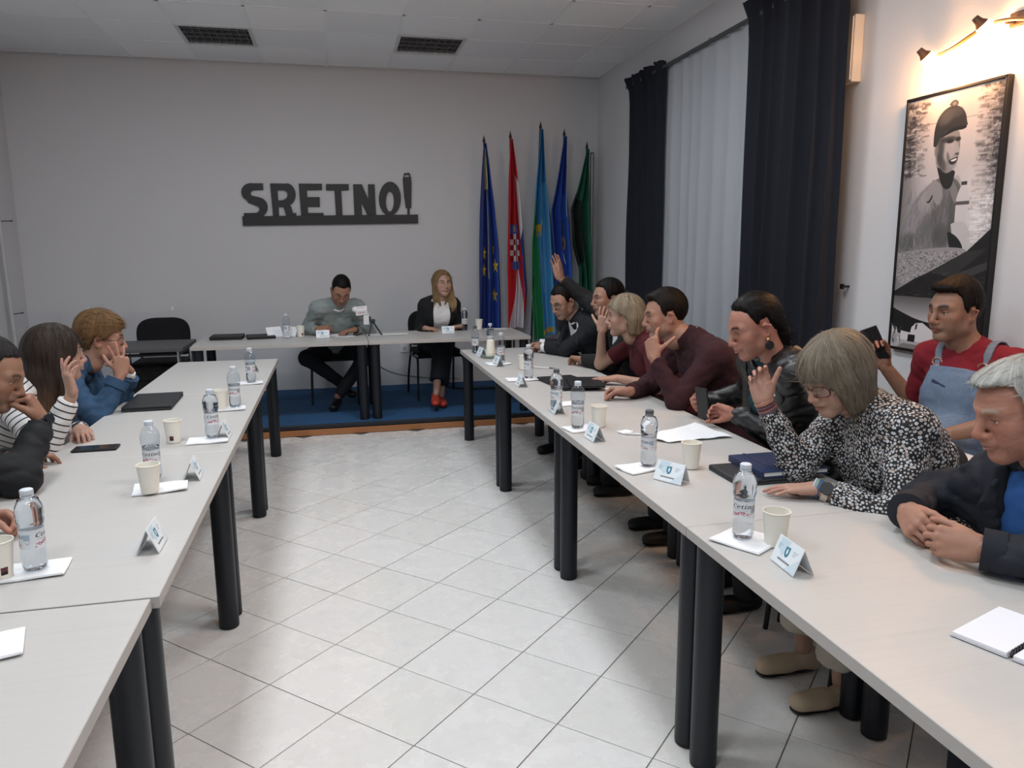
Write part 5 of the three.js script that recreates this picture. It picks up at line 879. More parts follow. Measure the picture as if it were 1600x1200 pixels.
// ------------------------------------------------------------ a seated person from joints (metres, world)
const DEG = Math.PI / 180;
function person(o) {
  const yaw = o.yaw * DEG, f = [Math.sin(yaw), 0, Math.cos(yaw)], left = unit(add([f[2], 0, -f[0]], [0, o.shTilt ?? 0, 0])), pv = o.pelvis, nk = add(o.head.c, mul(unit(sub(o.neck, o.head.c)), (o.neckLen ?? (o.head.male ? 0.182 : 0.172)) * (o.head.s ?? 1))), SL = len(sub(nk, pv)), sp = unit(sub(nk, pv)), fr = unit(cross(left, sp));
  const fem = !o.head.male, b = o.build ?? 1, fy = o.floor ?? 0, sc = o.scale ?? 1;
  const t = thing('person', o.label, 'person', [pv[0], fy, pv[2]]), base = [pv[0], fy, pv[2]];
  const part = (name, geo, mat, label) => mesh(name, geo.translate(-base[0], -base[1], -base[2]), mat, t, label);
  const chest = add(mix(pv, nk, 0.66), mul(fr, o.hunch ? -o.hunch : 0)), sw = (o.shoulder ?? (fem ? 0.155 : 0.18)) * sc;
  const sh = { L: add(add(nk, mul(left, sw)), mul(sp, -(o.drop ?? 0.055))), R: add(add(nk, mul(left, -sw)), mul(sp, -(o.drop ?? 0.055))) };
  for (const k of ['L', 'R']) if (o.shoulders?.[k]) sh[k] = add(sh[k], o.shoulders[k]);
  const arm = {};
  for (const k of ['L', 'R']) { const a = o.arms[k]; arm[k] = { S: sh[k], ...ik(sh[k], a.wrist, a.elbow, 0.29 * sc * (o.armLen ?? 1), 0.255 * sc * (o.armLen ?? 1)), spec: a }; const miss = len(sub(arm[k].W, a.wrist)); if (miss > 0.03) console.log(o.tag, k, 'wrist short by', miss.toFixed(3)); }
  const leg = {};
  for (const k of ['L', 'R']) {
    const s = k === 'L' ? 1 : -1, lf = [f[2], 0, -f[0]], hip = add(add(pv, mul(lf, s * 0.085)), [0, -0.02, 0]), g = o.legs?.[k] ?? {};
    const knee = g.knee ?? add([hip[0], fy + 0.5, hip[2]], add(mul(f, g.fwd ?? 0.4), mul(lf, s * (g.out ?? 0.03)))), ankle = g.ankle ?? add([knee[0], fy + 0.09, knee[2]], mul(f, g.shin ?? -0.02)), dir = g.dir ?? f;
    leg[k] = { hip, knee, ankle, toe: g.toe ?? add([ankle[0], fy + 0.035, ankle[2]], mul(dir, 0.15)), heel: add([ankle[0], g.toe ? ankle[1] - 0.04 : fy + 0.04, ankle[2]], mul(dir, -0.035)) };
  }
  const H = o.head, hq = new THREE.Quaternion().setFromEuler(new THREE.Euler((H.pitch ?? 0) * DEG, H.yaw * DEG, (H.roll ?? 0) * DEG, 'YXZ')), hs = H.s ?? 1, hm = new THREE.Matrix4().compose(A3(H.c), hq, V(hs, hs, hs));
  const hp = (x, y, z) => V(x, y, z).applyMatrix4(hm).toArray(), hbase = hp(0, -0.085, -0.025);
  const uvT = { ref: fr, uvX: sp, uvO: pv, uvR: 0.17 }, belly = o.belly ?? 0;
  const torso = (i, n = {}) => {
    const P = [];
    P.push({ ...cap(add(pv, mul(left, -0.07 * b)), add(pv, mul(left, 0.07 * b)), 0.108 * b + i, 0.108 * b + i, { k: 0.06, ...uvT }) });
    P.push(cap(add(pv, mul(sp, 0.05)), add(chest, mul(fr, -0.01)), (fem ? 0.13 : 0.14) * b + i, (fem ? 0.132 : 0.15) * b + i, { k: 0.06, squash: [fr, 0.74], ...uvT }));
    P.push(cap(add(chest, mul(left, -0.058 * b)), add(chest, mul(left, 0.058 * b)), 0.112 * b + i, 0.112 * b + i, { k: 0.06, squash: [fr, 0.98], ...uvT }));
    if (belly) P.push(ell(add(add(pv, mul(sp, 0.14)), mul(fr, 0.05 + belly * 0.4)), [0.13 * b + i, 0.12 + i, 0.13 * b + i], { k: 0.06 }));
    P.push(cap(add(sh.L, mul(left, -0.03)), add(sh.R, mul(left, 0.03)), 0.06 * b + i, 0.06 * b + i, { k: 0.05, ...uvT }));
    for (const k of ['L', 'R']) P.push(cap(add(nk, add(mul(sp, n.trap ?? 0.0), mul(left, k === 'L' ? 0.02 : -0.02))), sh[k], 0.05 + i * 0.8, 0.052 * b + i, { k: 0.04, ...uvT }));
    if (fem && (o.bust ?? 1)) for (const s of [-1, 1]) P.push(ell(add(add(chest, mul(left, s * 0.066)), add(mul(fr, 0.064), mul(sp, 0.01))), [0.058 + i * 0.8, 0.062 + i * 0.8, 0.056 + i * 0.9], { k: 0.06 }));
    return P.map((p) => (p.ref ? p : { ...p, ref: p.o.ref ?? uvT.ref, o: { ...p.o, ...uvT } }));
  };
  const armP = (k, i, i2 = i, tEnd = 1, only) => {
    const a = arm[k], mu = (fem ? 0.88 : 1) * (o.armGirth ?? 1), ax = unit(sub(a.E, a.S)), L1 = len(sub(a.E, a.S)), P = [], ref = cross(ax, [0.3, 0.5, 0.81]);
    if (only === 'upper') { P.push(cap(a.S, mix(a.S, a.E, tEnd), 0.054 * mu + i, mix([0.054, 0, 0], [0.043, 0, 0], tEnd)[0] * mu + i2, { k: 0.035, cutB: 1 })); P[0].ref = ref; return P; }
    P.push(cap(a.S, a.E, 0.054 * mu + i, 0.043 * mu + i, { k: 0.035 })); P[0].ref = ref;
    const W = mix(a.E, a.W, tEnd); P.push(cap(a.E, W, 0.043 * mu + i, 0.0285 * mu + (0.043 - 0.0285) * mu * (1 - tEnd) + i2, { k: 0.03, ...(tEnd < 1 ? { cutB: 1 } : {}) })); P[1].ref = ref; P[1].t0 = L1; return P;
  };
  const legP = (k, i, tEnd = 1, flare = 0) => { const g = leg[k], A = mix(g.knee, g.ankle, tEnd), P = [cap(g.hip, g.knee, 0.082 * b + i, 0.058 + i, { k: 0.04 }), cap(g.knee, A, 0.057 + i, 0.036 + i + flare, { k: 0.035, ...(tEnd < 1 ? { cutB: 1 } : {}) })]; P[0].ref = [0, 1, 0]; P[1].ref = f; return P; };
  const neckP = () => [cap(add(nk, mul(sp, -0.03)), hbase, (fem ? 0.05 : 0.058) * (H.neckW ?? 1), (fem ? 0.047 : 0.055) * (H.neckW ?? 1), { k: 0.03 })];
  const cloth = (name, prims, mat, q = {}) => {
    const am = q.fold ?? 0.004, sd = (o.seed ?? 1) * 3.7, gL = q.freq ?? 1;
    let g = nets(prims, q.cell ?? o.cell ?? 0.011, (x, y, z, d) => {
      if (am) d += am * ridge(x * 11 * gL + sd, y * 16 * gL + 0.5 * Math.sin(x * 13), z * 11 * gL) + am * 0.5 * noise(x * 26 * gL, y * 34 * gL, z * 26 * gL + sd) + am * 0.7 * noise(x * 7, y * 8 + sd, z * 7);
      return q.post ? q.post(x, y, z, d) : d;
    });
    if (mat.map || mat.bumpMap) g = boneUV(g, prims.filter((q2) => !q2.sub));
    return part(name, g, mat, q.label);
  };
  // ---- skin: body, head and hands in one surface
  const tn = H.tone ?? (H.male ? 0.66 : 0.74), S = H.skin = [H.skin[0] * tn, H.skin[1] * tn * 0.95, H.skin[2] * tn * 0.92], hc = o.hcell ?? 0.003, head = makeHead(H, hc).applyMatrix4(hm);
  const bodyPrims = [...torso(-0.004), ...neckP(), ...armP('L', o.bare ? 0 : -0.007, 0), ...armP('R', o.bare ? 0 : -0.007, 0), ...legP('L', -0.004), ...legP('R', -0.004)];
  const bodyG = paint(nets(bodyPrims, 0.016), (x, y, z) => mul(S, 0.95 + 0.08 * noise(x * 20, y * 20, z * 20)));
  const hands = ['L', 'R'].map((k) => makeHand(arm[k].spec, arm[k].W, k === 'R' ? 1 : -1, (o.hand ?? (fem ? 0.92 : 1.02)) * sc, S, arm[k].E));
  const strip = (g) => { g = g.toNonIndexed(); g.deleteAttribute('uv'); return g; };
  part('body', mergeGeometries([bodyG, head, ...hands].map(strip)), skinMat);
  if (H.eyes !== false) for (const e of makeEyes(H)) part('eye', e.applyMatrix4(hm), eyeMat);
  if (o.hair) part('hair', hairMesh(o.hair, o.hair.cell ?? Math.max(0.0042, hc)).applyMatrix4(hm), hairMat(o.hair.rough ?? 0.5), o.hair.label);
  // ---- shoes
  for (const k of ['L', 'R']) if (o.shoe !== false) { const g = leg[k]; part('shoe', nets([cap(g.heel, g.toe, 0.036, 0.03, { k: 0.02, squash: [[0, 1, 0], 0.95] }), cap(mix(g.heel, g.toe, 0.6), g.toe, 0.042, 0.036, { k: 0.02, squash: [[0, 1, 0], 0.7] }), cap(mix(g.ankle, g.heel, 0.55), g.heel, 0.037, 0.036, { k: 0.02 })], 0.008, (x, y, z, d) => Math.max(d, Math.min(g.heel[1], g.toe[1]) - 0.03 - y)), o.shoe ?? M.black); const lo2 = [0, -0.026, 0], soleG = nets([cap(add(g.heel, lo2), add(g.toe, lo2), 0.035, 0.035, { k: 0.01, squash: [[0, 1, 0], 0.22] })], 0.007); mesh('sole', soleG.translate(-base[0], -base[1], -base[2]), M.black, t.children[t.children.length - 1]); }
  const helpers = {
    o, part, cloth, torso, armP, legP, neckP, arm, leg, sh, pv, nk, sp, fr, left, f, SL, chest, hm, hp, t, b,
    coords: (x, y, z) => { const q = sub([x, y, z], pv), ls = dot(left, sp), a = dot(q, left), c = dot(q, sp), t = (c - a * ls) / (1 - ls * ls); return [a - t * ls, t / SL, dot(q, fr)]; },
    collar: (r, upto, mat) => { const b2 = mix(nk, hbase, upto), P = [cap(add(nk, mul(sp, -0.04)), b2, r + 0.012, r, { k: 0.02, cutB: 1 })]; P[0].ref = fr; let g = nets(P, 0.007, (x, y, z, d) => d - 0.0015 * noise(x * 30, y * 30, z * 30)); if (mat.map || mat.bumpMap) g = boneUV(g, P); return part('collar', g, mat); },
    // point on the outer surface of some primitives at (sideways, along the spine, in front)
    surf: (prims, s, tt, out = 0) => { const a = add(add(pv, mul(sp, tt * SL)), mul(left, s)); let x = 0.34; for (; x > -0.1; x -= 0.004) { const p = add(a, mul(fr, x)); if (Math.min(...prims.filter((q) => !q.sub).map((q) => q.f(...p))) < 0) break; } return add(a, mul(fr, x + out)); },
    // outer surface met from a far point towards a centre
    hit: (prims, c, d, out = 0.006) => { let x = 0.34; const P = prims.filter((q) => !q.sub); for (; x > 0; x -= 0.004) if (Math.min(...P.map((q) => q.f(...add(c, mul(d, x))))) < 0) break; return add(c, mul(d, x + out)); },
    ring: (name, r, tr, mat, { up = 0.03, dip = 0.02, label, lift = 0 } = {}) => { const ax = unit(mix(sp, unit(sub(hbase, nk)), 0.65)), c = add(mix(nk, hbase, 0.12), mul(ax, up - 0.018)), u = unit(sub(left, mul(ax, dot(left, ax)))), w = cross(u, ax); const pts = Array.from({ length: 25 }, (_, i) => { const a = i / 24 * 2 * Math.PI; return add(add(c, mul(u, r * Math.cos(a))), add(mul(w, r * Math.sin(a) * (Math.sin(a) > 0 ? 1.12 : 1)), mul(ax, -dip * Math.max(0, Math.sin(a)) + lift))); }); return part(name, new THREE.TubeGeometry(new THREE.CatmullRomCurve3(pts.slice(0, 24).map(A3), true), 48, tr, 8, true), mat, label); },
    band: (name, k, at, w, r, mat, label) => { const a = arm[k], A = mix(a.E, a.W, at), ax = unit(sub(a.W, a.E)); return part(name, rod(add(A, mul(ax, -w / 2)), add(A, mul(ax, w / 2)), r, 24), mat, label); },
    watch: (k, at, r, strapMat, faceMat, dirv, fr2 = 0.019) => { const a = arm[k], A = mix(a.E, a.W, at), ax = unit(sub(a.W, a.E)), d = unit(sub(dirv, mul(ax, dot(dirv, ax)))); const w = part('watch', rod(add(A, mul(ax, -0.01)), add(A, mul(ax, 0.01)), r, 24), strapMat); const c = add(A, mul(d, r)); mesh('dial', rod(sub(c, base), sub(add(c, mul(d, 0.008)), base), fr2, 24), faceMat, w); return w; },
  };
  helpers.gap = (w, front = 0.045, top = 1.03) => ({ sub: true, k: 0.003, lo: sub(mix(pv, nk, 0.5), [0.4, 0.5, 0.4]), hi: add(mix(pv, nk, 0.5), [0.4, 0.5, 0.4]), f: (x, y, z) => { const [s, tt, q] = helpers.coords(x, y, z); if (q < front || tt > top) return 9; const ww = w(tt); return ww > 0 ? Math.abs(s) - ww : 9; } });
  const open = (w, front = 0) => (x, y, z, d) => { const [s, tt, q] = helpers.coords(x, y, z); if (q < front) return d; const ww = w(tt); return ww > 0 ? Math.max(d, Math.min(0.05, (ww - Math.abs(s)))) : d; };
  helpers.open = open;
  helpers.keepIn = (f) => ({ sub: true, k: 0.003, lo: sub(mix(pv, nk, 0.5), [0.5, 0.6, 0.5]), hi: add(mix(pv, nk, 0.5), [0.5, 0.6, 0.5]), f: (x, y, z) => -f(...helpers.coords(x, y, z)) });
  helpers.lapels = (prims, pts, mat, r = 0.022, name = 'lapel') => { for (const s of [-1, 1]) { const P = []; for (let i = 0; i + 1 < pts.length; i++) P.push(cap(helpers.surf(prims, s * pts[i][0], pts[i][1], -0.002), helpers.surf(prims, s * pts[i + 1][0], pts[i + 1][1], -0.002), pts[i][2] ?? r, pts[i + 1][2] ?? r, { k: 0.012, squash: [fr, 0.34] })); part(name, nets(P, 0.006), mat); } };
  o.wear(helpers);
  return helpers;
}
// spectacles in the head's frame
function glasses(h, mat, { w = 0.023, hh = 0.016, r = 0.0013, n = 2.8, y = -0.003, z = 0.1, tempMat, lens = true } = {}) {
  const t = new THREE.Group(); const base = h.t.position.toArray(), M4 = h.hm;
  const add1 = (name, g, m) => { const q = mesh(name, g.applyMatrix4(M4).translate(-base[0], -base[1], -base[2]), m, par); return q; };
  let par = h.t; const rim = (s) => Array.from({ length: 28 }, (_, i) => { const a = i / 28 * 2 * Math.PI, c = Math.cos(a), q = Math.sin(a), x = Math.sign(c) * Math.abs(c) ** (2 / n) * w, yy = Math.sign(q) * Math.abs(q) ** (2 / n) * hh; return V(s * 0.0325 + x, y + yy - 0.002 * (s * x > 0 ? Math.abs(x) / w : 0), z - 7 * (s * 0.0325 + x) ** 2); });
  const rims = [-1, 1].map((s) => new THREE.TubeGeometry(new THREE.CatmullRomCurve3(rim(s), true), 40, r, 6, true));
  const bridge = tube([[-0.0105, y + 0.004, z], [0, y + 0.007, z + 0.003], [0.0105, y + 0.004, z]], r, 8, 6), temples = [-1, 1].map((s) => tube([[s * (0.0325 + w), y + 0.004, z - 7 * (0.0325 + w) ** 2], [s * 0.073, y + 0.004, 0.045], [s * 0.079, y + 0.004, 0.0], [s * 0.08, y - 0.014, -0.022]], r * 0.9, 16, 6));
  const g = mesh('glasses', merged([...rims, bridge]).applyMatrix4(M4).translate(-base[0], -base[1], -base[2]), mat, h.t); par = g;
  temples.forEach((q) => add1('temple', q, tempMat ?? mat));
  if (lens) for (const s of [-1, 1]) { const pts = rim(s), c = pts.reduce((a, b) => a.add(b.clone().multiplyScalar(1 / 28)), V(0, 0, 0)), P = [], N = []; for (let i = 0; i < 28; i++) { const a = pts[i], b2 = pts[(i + 1) % 28]; P.push(...c.toArray(), ...a.toArray(), ...b2.toArray()); } const gg = new THREE.BufferGeometry(); gg.setAttribute('position', new THREE.Float32BufferAttribute(P, 3)); gg.computeVertexNormals(); add1('lens', gg, phys(0xffffff, 0.03, { transmission: 1, thickness: 0, side: THREE.DoubleSide })); }
  return g;
}
// cloth materials
const clothTex = (base, fn, n = 256) => canvasTex(n, n, (g, w) => { g.fillStyle = base; g.fillRect(0, 0, w, w); fn(g, w); });
const knit = noiseTex(128, 30, 2, 0.3, 1, 9);
const C = {
  knit: (hex, rough = 0.95) => phys(hex, rough, { bumpMap: rep(knit, 9, 9), bumpScale: 0.0012, sheen: 0.25, sheenColor: new THREE.Color(hex).multiplyScalar(1.3), sheenRoughness: 0.6 }),
  cotton: (hex) => std(hex, 0.9, { bumpMap: rep(T_weave, 22, 22), bumpScale: 0.0003 }),
  suit: (hex) => std(hex, 0.85, { bumpMap: rep(T_weave, 26, 26), bumpScale: 0.0004 }),
  denim: (a, c2) => std(0xffffff, 0.9, { map: rep(canvasTex(256, 256, (g, w) => { g.fillStyle = a; g.fillRect(0, 0, w, w); for (let i = 0; i < 5200; i++) { g.fillStyle = rnd() < 0.5 ? c2 : 'rgba(20,30,50,0.25)'; g.fillRect(rr(0, w), rr(0, w), rr(1, 2), rr(1, 5)); } }), 6, 6), bumpMap: rep(T_weave, 24, 24), bumpScale: 0.0005 }),
  leather: phys(0x0e0f12, 0.42, { bumpMap: rep(T_soft, 9, 9), bumpScale: 0.0015, clearcoat: 0.25, clearcoatRoughness: 0.35 }),
};
const DARKPANTS = C.suit(0x10131a);
// ------------------------------------------------------------ the people
const SK = { a: [0.52, 0.32, 0.235], b: [0.47, 0.275, 0.195], c: [0.57, 0.365, 0.28], d: [0.44, 0.245, 0.165], e: [0.53, 0.30, 0.215] };
const HL = {   // hairlines: [angle from the face, lowest height]
  short: [[0, 0.068], [0.4, 0.07], [0.7, 0.066], [0.92, 0.048], [1.1, -0.004], [1.28, -0.024], [1.42, 0.008], [1.75, 0.014], [1.95, -0.02], [2.2, -0.062], [3.15, -0.078]],
  receding: [[0, 0.078], [0.4, 0.084], [0.7, 0.066], [0.95, 0.03], [1.12, -0.008], [1.3, -0.014], [1.42, 0.008], [1.75, 0.014], [1.95, -0.02], [2.2, -0.058], [3.15, -0.072]],
  pulled: [[0, 0.068], [0.5, 0.064], [0.85, 0.05], [1.05, 0.02], [1.25, -0.006], [1.42, 0.012], [1.75, 0.016], [1.95, -0.02], [2.3, -0.055], [3.15, -0.07]],
  bob: [[0, 0.024], [0.5, 0.018], [0.72, 0.0], [0.82, -0.05], [0.95, -0.12], [3.15, -0.135]],
  long: [[0, 0.07], [0.3, 0.064], [0.55, 0.045], [0.75, 0.0], [0.9, -0.06], [1.05, -0.4], [3.15, -0.5]],
};
const whiteShirtV = C.cotton(0xdfe1e4);

// 1. glasses, dark suit, by the flags
person({ tag: 'P1', label: 'man in glasses and a dark suit looking down at the table end near the flags', yaw: -68, pelvis: [2.01, 0.55, -5.51], neck: [1.80, 0.985, -5.42], seed: 1, hcell: 0.0042,
  head: { male: true, c: [1.645, 1.155, -5.42], yaw: -68, pitch: 24, skin: SK.a, stubble: 0.12, s: 1.0, open: 0.3 },
  hair: { color: [0.018, 0.013, 0.011], thick: 0.014, side: 0.006, line: HL.short, seed: 1 },
  arms: { L: { wrist: [1.56, 0.785, -5.64], elbow: [1.76, 0.75, -5.2], dir: [-0.45, -0.08, -0.8], palm: [-0.25, -0.85, 0.2], pose: 'loose', cell: 0.0042 }, R: { wrist: [1.60, 0.785, -5.88], elbow: [1.9, 0.75, -5.75], dir: [-0.9, -0.05, 0.1], palm: [0.1, -1, 0.2], pose: 'loose', cell: 0.0042 } },
  wear(h) {
    h.cloth('shirt', h.torso(0.006), whiteShirtV, { cell: 0.014, fold: 0.001 }); for (const k of ['L', 'R']) h.band('cuff', k, 0.95, 0.05, 0.037, whiteShirtV);
    const J = [...h.torso(0.024), h.gap((t) => 0.062 * sstep(0.3, 0.95, t)), ...h.armP('L', 0.02, 0.016, 0.9), ...h.armP('R', 0.02, 0.016, 0.9)], m = C.suit(0x0d1118);
    h.cloth('jacket', J, m, { cell: 0.008 });
    h.lapels(J, [[0.085, 0.98, 0.018], [0.078, 0.8, 0.024], [0.05, 0.5, 0.018]], m); h.collar(0.066, 0.3, m); h.ring('shirt_collar', 0.06, 0.009, whiteShirtV, { up: 0.045, dip: 0.03 });
    h.cloth('trousers', [...h.legP('L', 0.014, 1, 0.02), ...h.legP('R', 0.014, 1, 0.02)], DARKPANTS, { cell: 0.018 });
    glasses(h, std(0x1a1a1e, 0.3), { w: 0.024, hh: 0.015 }); h.watch('L', 0.9, 0.03, whiteShirtV, M.steel, [0, 1, 0.4]);
  } });
// 2. raised arm
person({ tag: 'P2', label: 'man in a dark suit raising his right arm high', yaw: -86, pelvis: [2.12, 0.55, -4.90], neck: [1.93, 1.03, -4.90], seed: 2, hcell: 0.0042, shoulders: { R: [-0.03, 0.06, 0.0] },
  head: { male: true, c: [1.80, 1.205, -4.90], yaw: -92, pitch: 4, skin: SK.b, stubble: 0.3, open: 0.6 },
  hair: { color: [0.012, 0.01, 0.01], thick: 0.018, side: 0.009, line: HL.short, seed: 2 },
  arms: { R: { wrist: [1.61, 1.325, -5.40], elbow: [1.7, 1.3, -5.9], dir: [-0.2, 0.93, -0.12], palm: [-0.75, -0.1, 0.65], pose: 'flat', cell: 0.0038 }, L: { wrist: [1.625, 0.785, -4.93], elbow: [1.85, 0.75, -4.5], dir: [-0.25, -0.03, -0.9], palm: [-0.5, -0.8, 0.1], pose: 'grip', cell: 0.0042 } },
  wear(h) {
    h.cloth('shirt', [...h.torso(0.008)], whiteShirtV, { cell: 0.014 });
    const J = [...h.torso(0.024), h.gap((t) => 0.07 * sstep(0.3, 0.95, t)), ...h.armP('L', 0.02, 0.016, 0.92), ...h.armP('R', 0.018, 0.016, 0.9)], m = C.suit(0x08090c);
    h.cloth('jacket', J, m, {  }); h.lapels(J, [[0.09, 0.98, 0.02], [0.08, 0.8, 0.03], [0.05, 0.5, 0.022]], m); h.collar(0.066, 0.3, m);
    h.ring('shirt_collar', 0.06, 0.009, whiteShirtV, { up: 0.045, dip: 0.03 });
    h.cloth('trousers', [...h.legP('L', 0.014, 1, 0.02), ...h.legP('R', 0.014, 1, 0.02)], DARKPANTS, { cell: 0.018 }); h.watch('L', 0.9, 0.031, M.steel, M.black, [0, 1, 0.4]);
  } });
// 3. blonde bob, burgundy top
person({ tag: 'P3', label: 'blonde woman in a burgundy short-sleeved top with her hand raised to her face', yaw: -98, pelvis: [2.10, 0.55, -4.40], neck: [1.86, 0.965, -4.40], seed: 3, hcell: 0.0042, build: 1.02, bare: true,
  head: { male: false, c: [1.735, 1.125, -4.42], yaw: -110, pitch: 4, skin: SK.c, open: 0.5 },
  hair: { color: [0.60, 0.50, 0.36], tip: [0.42, 0.33, 0.22], tipY: [0.04, -0.11], thick: 0.022, side: 0.019, line: [[0, 0.07], [0.45, 0.062], [0.7, 0.048], [0.95, 0.034], [1.2, 0.02], [1.5, 0.0], [1.66, -0.105], [3.15, -0.125]], taper: 0, flow: (x) => unit([x[0] * 0.6, -1, (x[2] + 0.03) * 3]), strandLen: 0.05, strands: 1100, lift: 0.04, extra: [cap([0, -0.02, -0.05], [0, -0.1, -0.05], 0.078, 0.066, { k: 0.03 }), cap([0.05, -0.02, -0.03], [0.05, -0.1, -0.035], 0.042, 0.034, { k: 0.03 }), cap([-0.05, -0.02, -0.03], [-0.05, -0.1, -0.035], 0.042, 0.034, { k: 0.03 })], amp: 0.004, longAmp: 0.8, seed: 3, rough: 0.42 },
  arms: { R: { wrist: [1.64, 1.02, -4.57], elbow: [1.66, 0.6, -4.78], dir: [0.08, 0.95, 0.14], palm: [0.55, 0.0, -0.8], pose: 'wave', cell: 0.0038 }, L: { wrist: [1.60, 0.78, -4.19], elbow: [1.9, 0.74, -4.0], dir: [-0.93, -0.04, -0.25], palm: [-0.1, -1, 0], pose: 'flat', cell: 0.0038 } },
  wear(h) {
    const m = C.knit(0x4a0f1a), P = [...h.torso(0.013), ...h.armP('L', 0.012, 0.016, 0.72, 'upper'), ...h.armP('R', 0.012, 0.016, 0.72, 'upper')];
    h.cloth('top', P, m, { fold: 0.004 }); h.ring('neckline', 0.07, 0.006, m, { up: 0.022, dip: 0.03 });
    h.cloth('skirt', [...h.legP('L', 0.03, 0.85, 0.05), ...h.legP('R', 0.03, 0.85, 0.05), cap(mix(h.leg.L.hip, h.leg.R.hip, 0.5), mix(h.leg.L.knee, h.leg.R.knee, 0.5), 0.11, 0.09), cap(mix(h.leg.L.knee, h.leg.R.knee, 0.5), mix(h.leg.L.ankle, h.leg.R.ankle, 0.4), 0.1, 0.12)], std(0x0f0f13, 0.95), { cell: 0.014, fold: 0.01 });
    const g = glasses(h, std(0x1d1715, 0.3), { w: 0.026, hh: 0.018 }); const e = mesh('earring', new THREE.SphereGeometry(0.004, 10, 8).applyMatrix4(h.hm.clone().multiply(new THREE.Matrix4().makeTranslation(0.084, -0.045, -0.004))).translate(...mul(h.t.position.toArray(), -1)), M.chrome, h.t);
    const q = new THREE.Matrix4().makeRotationX(-1.15).setPosition(0, 0.055, -0.055); g.geometry.applyMatrix4(new THREE.Matrix4().makeTranslation(...h.t.position.toArray())).applyMatrix4(h.hm.clone().invert()).applyMatrix4(q).applyMatrix4(h.hm).translate(...mul(h.t.position.toArray(), -1)); for (const c of g.children) c.geometry.applyMatrix4(new THREE.Matrix4().makeTranslation(...h.t.position.toArray())).applyMatrix4(h.hm.clone().invert()).applyMatrix4(q).applyMatrix4(h.hm).translate(...mul(h.t.position.toArray(), -1));
  } });
// 4. maroon sweater, chin on hand
person({ tag: 'P4', label: 'dark-haired man in a maroon sweater resting his chin on his hand', yaw: -93, pelvis: [2.08, 0.55, -3.62], neck: [1.86, 1.035, -3.66], seed: 4, hcell: 0.0032, build: 1.13, shoulder: 0.195, hunch: 0.015, drop: 0.085,
  head: { male: true, c: [1.70, 1.19, -3.75], yaw: -104, pitch: 9, skin: SK.e, stubble: 0.18, jaw: 1.08, cheek: 1.15, s: 1.04, open: 0.45, nose: 1.1, neckW: 1.1 },
  hair: { color: [0.022, 0.014, 0.010], thick: 0.018, side: 0.009, line: [[0, 0.066], [0.45, 0.07], [0.7, 0.064], [0.95, 0.045], [1.12, -0.002], [1.28, -0.024], [1.42, 0.008], [1.75, 0.014], [1.95, -0.02], [2.2, -0.07], [3.15, -0.09]], seed: 4, amp: 0.0035, extra: [ell([0, 0.1, 0.05], [0.045, 0.02, 0.04], { k: 0.02 })] },
  arms: { L: { wrist: [1.575, 0.985, -3.60], elbow: [1.66, 0.5, -3.35], dir: [-0.05, 0.88, -0.28], palm: [0.75, 0.1, -0.6], pose: 'chin', cell: 0.003 }, R: { wrist: [1.50, 0.785, -3.74], elbow: [1.8, 0.74, -4.05], dir: [-0.75, -0.02, -0.5], palm: [-0.1, -0.75, 0.6], pose: 'pinch', cell: 0.0033 } },
  wear(h) {
    const m = C.knit(0x2f0e17), P = [...h.torso(0.016), ...h.armP('L', 0.016, 0.013, 0.93), ...h.armP('R', 0.016, 0.013, 0.93)];
    h.cloth('sweater', P, m, { fold: 0.006, cell: 0.009 }); h.collar(0.066, 0.5, m); h.ring('shirt_collar', 0.062, 0.008, C.cotton(0x6a6a70), { up: 0.02, dip: 0.04 });
    h.cloth('trousers', [...h.legP('L', 0.016, 1, 0.02), ...h.legP('R', 0.016, 1, 0.02)], DARKPANTS, { cell: 0.018 });
  } });
